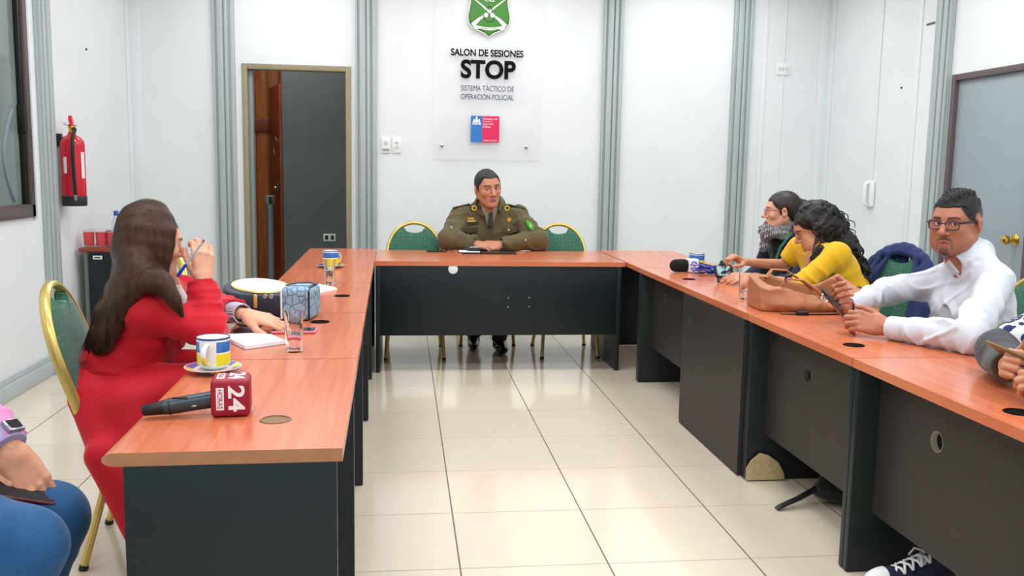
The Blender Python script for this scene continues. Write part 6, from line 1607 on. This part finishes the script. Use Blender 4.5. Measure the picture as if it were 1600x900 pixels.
# news microphone with its red cube
hc = at_z(222, 640, TD + .022); cc = at_y(362, 624, 2.11)
mroot = empty('microphone', (cc[0], cc[1], TD), 'handheld news microphone with a dark red cube reading 24, lying on the left end desk', 'microphone')
P = lambda w: tuple(A(w) - A(mroot.location))
ax = unit(A(cc[0], cc[1], TD + .040) - A(hc[0], hc[1], TD + .019)); hs = A(hc[0], hc[1], TD + .019)
mm = mat('mic_grey', srgb(58, 68, 76), .35, metal=.4)
G().tube([P(hs + ax * t) for t in (.045, .06, .10, .16, .21)], [.0165, .0185, .019, .0200, .0215], 20).obj('handle', mm, mroot)
G().tube([P(hs + ax * t) for t in (0, .004, .03, .048)], [.010, .0125, .0145, .0165], 18).obj('connector', MT['black'], mroot)
G().tube([P(hs + ax * t) for t in (.056, .060)], [.0198, .0198], 20).obj('handle_ring', MT['black'], mroot)
G().box((-.006, -.0035, -.002), (.006, .0035, .002), .001, 1, Matrix.Translation(P(hs + ax * .115 + A(0, -.0185, -.004)))).obj('switch', MT['steel'], mroot)
G().box((-.020, -.003, -.002), (.014, .003, .002), .001, 1, Matrix.Translation(P(hs + ax * .085 + A(0, -.008, .0165)))).obj('slide_switch', MT['black'], mroot)
q = .043; cx0 = A(cc[0], cc[1], TD + q + .0015)
yw = math.radians(6); Rz = Matrix.Translation(P(cx0)) @ Matrix.Rotation(yw, 4, 'Z')
mcube = mat('mic_cube_red', srgb(152, 18, 48), .5)
cube = G().box((-q, -q, -q), (q, q, q), .010, 4, Rz).obj('logo_cube', mcube, mroot)
def cube_face(xd, yd, n):
    o_ = A(n) * (q + .0003)
    def F_(u, v): return Rz @ frame_m(o_ + A(xd) * u + A(yd) * v, xd, yd)
    g = G(); text_on(g, '24', F_(0, .014), .0006, .0022, .060, .036); g.obj('number_24', mwht, cube)
    g = G().box((-.026, -.0085, -.0003), (.026, .0085, .0007), .002, 1, F_(0, -.022)); g.obj('name_plate', mwht, cube)
    g = G(); text_on(g, 'HORAS', F_(0, -.022), .0011, .0008, .044, .0115); g.obj('name_text', mcube, cube)
cube_face((0, 0, -1), (1, 0, 0), (0, -1, 0)); cube_face((0, -1, 0), (1, 0, 0), (0, 0, 1))

# notebooks and papers
def slab(name, quad, z0, z1, m, label, cat, group=None):
    pts = [on(*p_) for p_ in quad]; c_ = sum(pts) / len(pts); root = empty(name, (c_[0], c_[1], TD), label, cat, group)
    return root, [(p_[0] - c_[0], p_[1] - c_[1]) for p_ in pts]
root, pl = slab('notebook', [(337, 525), (383, 547), (447, 538), (410, 522)], 0, 0, None, 'open white notebook on the left row in front of the woman in red', 'notebook')
G().prism(pl, .0005, .003, 'xy').obj('back_cover', mat('cover_grey', srgb(176, 182, 196), .5), root)
lp = [pl[0], [pl[0][i] * .52 + pl[1][i] * .48 for i in (0, 1)], [pl[3][i] * .62 + pl[2][i] * .38 for i in (0, 1)], pl[3]]
G().prism([(x_ * .985, y_ * .985) for x_, y_ in lp], .003, .006, 'xy').obj('left_page', MT['paper'], root)
rp = [lp[1], pl[1], pl[2], lp[2]]; G().prism([(x_ * .985, y_ * .985) for x_, y_ in rp], .003, .013, 'xy').obj('page_block', MT['paper'], root)
root, pl = slab('paper_stack', [(476, 452), (484, 462), (527, 453), (492, 445)], 0, 0, None, 'stack of white papers behind the denim handbag', 'papers')
G().prism(pl, .0005, .006, 'xy').obj('lower_sheets', MT['paper'], root); G().prism([(x_ * .93 + .004, y_ * .93) for x_, y_ in pl], .006, .010, 'xy').obj('top_sheets', mat('paper_top', srgb(236, 238, 246), .7), root)
root, pl = slab('cover', [(365, 521), (375, 514), (408, 516), (398, 523)], 0, 0, None, 'dark closed planner under the left forearm of the woman in red', 'planner')
G().prism(pl, .0005, .009, 'xy').obj('planner_cover', mat('planner_dark', srgb(58, 34, 34), .5), root); root.name = 'planner'
c = (on(432, 519) + on(488, 519)) / 2
phone('pink-cased phone lying flat beside the denim handbag', (c[0], c[1], TD + .0055), A(1, .0, 0), A(0, -1, 0), A(0, 0, -1), L=.15, Wd=.075, T=.009, m=mat('phone_pink', srgb(232, 128, 150), .4))

# navy and denim handbag
mnavy = cloth_mat('bag_navy', srgb(52, 62, 80), .7, 300, .2); mlin = mat('bag_lining', srgb(238, 240, 240), .8, bump=.2, bscale=120)
mden = mat('bag_denim', srgb(128, 160, 186), .7, bump=.2, bscale=400); nt, b = nodes_of(mden)
tc = nt.nodes.new('ShaderNodeTexCoord'); wv = nt.nodes.new('ShaderNodeTexVoronoi'); wv.inputs['Scale'].default_value = 34; wv.feature = 'DISTANCE_TO_EDGE'; nt.links.new(tc.outputs['Object'], wv.inputs['Vector'])
nt.links.new(mix_col(nt, math_node(nt, 'LESS_THAN', wv.outputs['Distance'], .07), srgb(150, 180, 200), srgb(98, 130, 160)), b.inputs['Base Color'])
bx0, bx1, by = -.655, -.445, 3.475
hb = empty('handbag', (-.53, by, TD), 'navy and denim handbag standing open on the left row', 'handbag')
f = F((-.72, by - .16, TD - .02), (-.40, by + .16, TD + .22), .004)
f.chain([(bx0 + .06, by, TD + .045), (bx1, by - .005, TD + .045)], [.050, .055], k=.02); f.chain([(bx0 + .065, by, TD + .085), (bx1, by, TD + .085)], [.078, .072], k=.03)
f.cut((0, 0, TD + .002), (0, 0, -1)); f.cut((bx0, by, TD + .122), (.06, -.25, 1)); f.warp(lambda x, y, z: .0035 * vnoise(x, y, z, 38, 3)); part('pouch', f, mnavy, hb)
out = [((bx0 + bx1) / 2 + .020 + .105 * math.cos(a), by + .008 + .064 * math.sin(a)) for a in np.linspace(0, 2 * PI, 30, endpoint=False)]
top = lambda x, y, d: (x + .53, y - by, .122 - .06 * (x - bx0) + .25 * (y - by) + d)
g = G(); g.raw([top(x_, y_, .001) for x_, y_ in out] + [top((x_ + .55) * .9 - .55, by + (y_ - by) * .9, .010) for x_, y_ in out] + [top(-.55, by, .016)], [[i, (i + 1) % 30, 30 + (i + 1) % 30, 30 + i] for i in range(30)] + [[30 + i, 30 + (i + 1) % 30, 60] for i in range(30)]); g.obj('pale_lining', mlin, hb)
G().tube([top(x_, y_, .002) for x_, y_ in out], .0045, 6, closed=True).obj('zip_rim', MT['gold'], hb)
G().box((-.012, -.094, .050), (.002, -.086, .100), .003).obj('zip_pull', MT['gold'], hb)
for xx in (.030, .052): G().lathe([(0, .006), (.008, .006), (.009, 0)], 14, M=Matrix.Translation((xx, -.084, .092)) @ Matrix.Rotation(PI / 2, 4, 'X')).obj('rivet', MT['steel'], hb)
Md = Matrix.Rotation(math.radians(-8), 4, 'Z')
f = F((-.50, by - .16, TD - .02), (-.28, by + .14, TD + .22), .004); f.box((-.38, by - .005, TD + .062), (.056, .085, .060), .016, .004, np.array(Md.to_3x3())); f.warp(lambda x, y, z: .002 * vnoise(x, y, z, 40, 6)); part('denim_panel', f, mden, hb)
mblkl = mat('bag_leather', srgb(34, 38, 46), .45)
R_ = np.array(Md.to_3x3()); Bp = lambda x, y, z: tuple(A(-.38, by - .005, TD + .062) + R_ @ A(x, y, z) - A(hb.location))
for sx in (1,):
    G().tube([Bp(.050 * sx, -.083, -.055), Bp(.050 * sx, -.083, .050), Bp(.047 * sx, -.06, .061), Bp(.047 * sx, .07, .061)], .0038, 6).obj('piping', mblkl, hb)
G().tube([Bp(-.052, -.084, -.055), Bp(-.052, -.084, .055)], .004, 6).obj('piping', MT['white'], hb)
G().tube([Bp(-.05, -.03, .064), Bp(-.01, -.01, .073), Bp(.035, .0, .074), Bp(.052, .02, .063)], .006, 8, flat=(1.6, .5)).obj('top_strap', mblkl, hb)
sp_ = [P_ for P_ in [on(358, 500) + A(0, 0, .05), on(362, 512) + A(0, 0, .012), on(376, 520) + A(0, 0, .006), on(395, 520) + A(0, 0, .006), on(414, 512) + A(0, .02, .006)]]
G().tube([tuple(q_ + A(0, .10, 0) - A(hb.location)) for q_ in sp_], .009, 8, flat=(1, .45)).obj('shoulder_strap', mblkl, hb)
for px, py in ((481, 468), (478, 506)):
    pass

# folder, pouch and phone in front of the uniformed man
c = A(.585, 6.18); fo = empty('folder', (c[0], c[1], TD), 'black folder with papers under the hands of the uniformed man', 'folder')
G().box((-.185, -.085, .0005), (.185, .105, .008), .002).obj('cover', MT['black'], fo); G().box((-.20, -.04, .008), (-.06, .09, .011), .001).obj('sheet', MT['paper'], fo)
p_ = on(739, 393); pz = empty('spectacle_case', (p_[0], 6.20, TD + .0115), 'black soft case lying on the folder of the uniformed man', 'case')
G().tube([(-.065, 0, .012), (-.04, .002, .013), (.0, .003, .013), (.05, 0, .012), (.062, 0, .012)], [.006, .013, .014, .012, .006], 14, flat=(1.5, .85)).obj('case_body', mat('case_black', srgb(24, 24, 28), .6), pz)
G().tube([(-.03, .0, .026), (0, .002, .0275), (.03, 0, .026)], .0015, 6).obj('zip', MT['steel'], pz)
p_ = on(682, 394); phone('dark phone lying on the head desk left of the uniformed man', (p_[0], 6.25, TD + .005), A(1, .05, 0), unit(A(.05, -1, 0)), A(0, 0, -1), L=.13, Wd=.07)

# foam microphone on the right row
fm = empty('microphone', (1.64, 5.06, TD), 'black foam-headed microphone with a white cube on the right row', 'microphone')
mfoam = mat('foam_black', srgb(20, 20, 22), .95, bump=.6, bscale=900)
G().lathe([(0, -.005), (.018, -.002), (.030, .008), (.036, .025), (.0375, .05), (.0365, .085), (.032, .10), (0, .10)], 32, M=Matrix.Translation((-.105, .0, .0385)) @ Matrix.Rotation(PI / 2, 4, 'Y')).obj('foam_head', mfoam, fm)
wc = G().box((-.010, -.036, .002), (.052, .036, .078), .006, 3).obj('logo_cube', mat('cube_white', srgb(236, 238, 246), .4), fm)
G().box((.050, -.0345, .0035), (.054, .0345, .0765), .001).obj('blue_side', mat('cube_blue', srgb(40, 70, 170), .4), wc)
mring = mat('logo_violet', srgb(96, 110, 206), .45)
for a0, a1, m_ in ((.4, 2.6, mring), (3.4, 5.9, mring)):
    G().tube([(.021 + .018 * math.cos(a), -.0365, .040 + .024 * math.sin(a)) for a in np.linspace(a0, a1, 12)], [.0015] + [.004] * 10 + [.0015], 6).obj('logo_swoosh', m_, wc)
G().tube([(.030 - .016 * t, -.0365, .030 + .022 * t) for t in np.linspace(0, 1, 5)], [.001, .003, .0035, .003, .001], 6).obj('logo_swoosh', mat('logo_pink', srgb(206, 110, 170), .45), wc)
G().tube([(.054, 0, .040), (.08, .006, .036), (.16, .03, .022), (.17, .033, .021)], [.020, .018, .014, .012], 18).obj('handle', MT['black'], fm)
# blue lanyard bundle beside it
mlan = cloth_mat('lanyard_blue', srgb(40, 66, 170), .6); r_ = np.random.RandomState(3); c = on(1101, 430)
g = G()
for k in range(5):
    a0 = r_.rand() * 6; pts = []
    for t in np.linspace(0, 1, 14): pts.append((c[0] + (t - .5) * .13 + .012 * math.sin(9 * t + a0), c[1] + .05 * math.sin(5 * t + a0 * 1.3) * (1 - .3 * t), TD + .010 + .012 * k * .8 + .008 * abs(math.sin(7 * t + a0))))
    g.tube(pts, .0085, 8, flat=(1, .35))
o = g.obj('lanyard', mlan); tag(o, 'crumpled blue lanyard between the foam microphone and the camera', 'lanyard')
# camera held by the woman in yellow
cp_ = at_y(1131, 424, 4.60); cmr = empty('camera', tuple(cp_), 'small camera screen with a black clamp in the hands of the woman in yellow', 'camera')
Xc = unit(A(.97, .10, .0)); Zc = unit(A(.02, -.55, .30)); Yc = unit(np.cross(Zc, Xc)); Zc = np.cross(Xc, Yc); MC = frame_m((0, 0, 0), Xc, Yc)
G().box((-.050, -.034, -.012), (.050, .034, .006), .006, 3, MC).obj('camera_body', MT['black'], cmr)
msc_ = mat('camera_screen', srgb(120, 150, 158), .15); nt, b = nodes_of(msc_); tc = nt.nodes.new('ShaderNodeTexCoord'); nz = nt.nodes.new('ShaderNodeTexNoise'); nz.inputs['Scale'].default_value = 34; nt.links.new(tc.outputs['Object'], nz.inputs['Vector'])
cr = nt.nodes.new('ShaderNodeMapRange'); cr.inputs['From Min'].default_value = .45; cr.inputs['From Max'].default_value = .55; nt.links.new(nz.outputs['Fac'], cr.inputs['Value'])
sc_ = mix_col(nt, cr.outputs[0], srgb(150, 182, 188), srgb(24, 30, 44)); nt.links.new(sc_, b.inputs['Base Color']); nt.links.new(sc_, b.inputs['Emission Color']); b.inputs['Emission Strength'].default_value = .25
G().box((-.040, -.027, .0055), (.036, .027, .0068), .001, 1, MC).obj('screen', msc_, cmr)
G().box((-.018, .034, -.010), (.016, .046, .006), .003, 2, MC).box((-.010, .046, -.008), (.008, .062, .004), .004, 2, MC).obj('clamp', MT['black'], cmr)
G().box((-.045, -.060, -.010), (-.005, -.034, .004), .004, 2, MC).obj('grip', MT['black'], cmr)

# brown handbag on the right row
mtan = mat('bag_tan', srgb(172, 108, 70), .5, noise=.08, nscale=14, bump=.08, bscale=220); mtand = mat('bag_tan_dark', srgb(120, 74, 48), .55)
bh = empty('handbag', (1.745, 3.70, TD), 'slouchy tan leather handbag lying on the right row beside the man in the white shirt', 'handbag')
f = F((1.40, 3.45, TD - .02), (2.08, 3.98, TD + .24), .0045)
prof_x = np.array([1.46, 1.52, 1.60, 1.68, 1.75, 1.80, 1.85, 1.89, 1.93, 1.97]); prof_x = prof_x + .025; prof_h = np.array([.108, .114, .102, .082, .066, .074, .102, .118, .085, .03])
f.box((1.740, 3.70, TD + .08), (.240, .115, .105), .035, .02, np.array(Matrix.Rotation(math.radians(-5), 3, 'Z')))
f.ell((1.740, 3.64, TD + .03), (.23, .115, .05), k=.04)
f._op((1.42, 3.46, TD - .02), (2.06, 3.96, TD + .24), lambda x, y, z: -(z - TD - np.interp(x, prof_x, prof_h) - .22 * (y - 3.70) * (x < 1.80)) * .75, 'sub', .006) if False else f.warp(lambda x, y, z: 0 * x)
sl_, PX = f.sl(f.lo, f.lo + f.n * f.h); hh = (np.interp(PX[0], prof_x, prof_h) + .18 * (PX[1] - 3.70)); f.g[sl_] = np.maximum(f.g[sl_], ((PX[2] - TD - hh) * .8).astype(np.float32))
creases(f, .008, 20, 7); creases(f, .003, 48, 8)
# hollow under the rim
f.box((1.715, 3.715, TD + .10), (.175, .075, .10), .03, .006, op='sub'); f.cut((0, 0, TD + .002), (0, 0, -1)); part('body', f, mtan, bh)
f = F((1.44, 3.50, TD), (2.0, 3.95, TD + .14), .006); f.box((1.725, 3.715, TD + .025), (.205, .09, .022), .02); part('lining', f, mtand, bh)
L_ = lambda x, y, z: (x - 1.72, y - 3.70, z - .028 * (z > .03))
G().tube([L_(1.56, 3.63, .135), L_(1.58, 3.62, .165), L_(1.64, 3.60, .160), L_(1.70, 3.595, .120), L_(1.73, 3.60, .085)], .0085, 8, flat=(1.3, .6)).obj('handle', mtan, bh)
G().tube([L_(1.55, 3.78, .150), L_(1.58, 3.79, .185), L_(1.65, 3.80, .180), L_(1.73, 3.80, .130), L_(1.77, 3.79, .10)], .0085, 8, flat=(1.3, .6)).obj('handle', mtan, bh)
G().tube([L_(1.57, 3.62, .15), L_(1.575, 3.625, .175), L_(1.60, 3.63, .18)], .006, 8).obj('handle_wrap', MT['black'], bh)
for x_, z_ in ((1.735, .088), (1.80, .080)):
    G().tube([L_(x_ + .016 * math.cos(a), 3.590 + .006 * math.sin(a), z_ + .016 * math.sin(a)) for a in np.linspace(0, 2 * PI, 14, endpoint=False)], .0042, 8, closed=True).obj('ring', MT['steel'], bh)
G().tube([L_(1.94, 3.72, .115), L_(1.99, 3.70, .105), L_(2.03, 3.68, .07), L_(2.02, 3.665, .045), L_(1.985, 3.66, .05)], .011, 8, flat=(1, .7)).obj('side_loop', MT['black'], bh)
G().tube([L_(1.52, 3.535, .004), L_(1.60, 3.515, .006), L_(1.72, 3.515, .006), L_(1.86, 3.55, .006), L_(1.95, 3.60, .01)], .013, 8, flat=(1, .32)).obj('shoulder_strap', mtand, bh)
G().box(L_(1.575, 3.495, .0), L_(1.625, 3.530, .016), .004).obj('buckle', MT['black'], bh)

# navy jacket over the chair of the woman in yellow
cm = chairs['curly']; Rc = np.array(Matrix.Rotation(cm.rotation_euler.z, 3, 'Z')); Cw = lambda x, y, z: A(cm.location) + Rc @ A(x, y, z)
f = F(*bounds(Cw(0, -.25, .9), Cw(.2, -.2, .5), Cw(-.2, -.2, .5), m=.14), .005)
hp = [(.195, .50), (.212, .60), (.215, .675)] + [(.205 * math.cos(a), .675 + .215 * math.sin(a)) for a in np.linspace(.25, PI - .25, 13)] + [(-.215, .675), (-.212, .60), (-.195, .50)]
f.chain([Cw(x, back_y(z) + .0, z) for x, z in hp], [.020, .026, .028] + [.027] * 13 + [.028, .026, .020], k=.02)
for i in range(9):
    x = -.18 + .045 * i; zt = .675 + .20 * math.sqrt(max(0, 1 - (x / .205) ** 2)); f.chain([Cw(x, back_y(zt) - .035, zt), Cw(x * 1.02, back_y(.6) - .045, .60), Cw(x * 1.05, back_y(.45) - .05, .40)], [.020, .020, .018], k=.02)
f.chain([Cw(.10, back_y(.86) + .028, .86), Cw(.15, back_y(.72) + .040, .72), Cw(.165, back_y(.52) + .045, .52)], [.014, .024, .020], k=.02)
f.chain([Cw(.06, back_y(.85) + .024, .85), Cw(.12, back_y(.70) + .040, .70), Cw(.13, back_y(.52) + .045, .52)], [.012, .022, .018], k=.02)
f.chain([Cw(-.10, back_y(.84) + .026, .84), Cw(-.14, back_y(.70) + .034, .70), Cw(-.15, back_y(.52) + .038, .52)], [.014, .022, .02], k=.02); f.chain([Cw(-.15, back_y(.80) + .026, .80), Cw(-.185, back_y(.66) + .032, .66), Cw(-.19, back_y(.5) + .036, .5)], [.014, .022, .02], k=.02)
f.chain([Cw(-.12, back_y(.85) + .02, .85), Cw(0, back_y(.875) + .02, .872), Cw(.12, back_y(.85) + .02, .85)], [.016, .014, .016], k=.02)
f.warp(lambda x, y, z: .005 * vnoise(x, y, z, 32, 2)); V, Q = f.mesh(); jo = join_sdf('jacket', [(V, Q, None, 0)], cloth_mat('navy_jacket', srgb(28, 44, 96), .75, 300, .2), None, tuple(Cw(0, -.25, .6)))
tag(jo, 'navy blue jacket draped over the back of the green chair by the woman in yellow', 'jacket')

# black bag with a strap under the right row
f = F((1.48, 3.06, 0), (1.98, 3.50, .26), .006); f.ell((1.78, 3.28, .09), (.13, .11, .085), k=.03); f.ell((1.70, 3.24, .05), (.11, .08, .045), k=.04); f.cut((0, 0, .003), (0, 0, -1)); f.warp(lambda x, y, z: .006 * vnoise(x, y, z, 26, 2))
ub = empty('backpack', (1.74, 3.27, 0), 'black bag on the floor under the right row with its strap sticking out', 'bag'); part('bag_body', f, cloth_mat('bag_black', srgb(24, 26, 28), .8), ub)
G().tube([(-.322, -.09, .006), (-.30, -.085, .016), (-.22, -.06, .035), (-.14, -.03, .06), (-.06, .0, .09)], [.011, .012, .013, .014, .014], 8, flat=(1.2, .6)).obj('strap', MT['black'], ub)
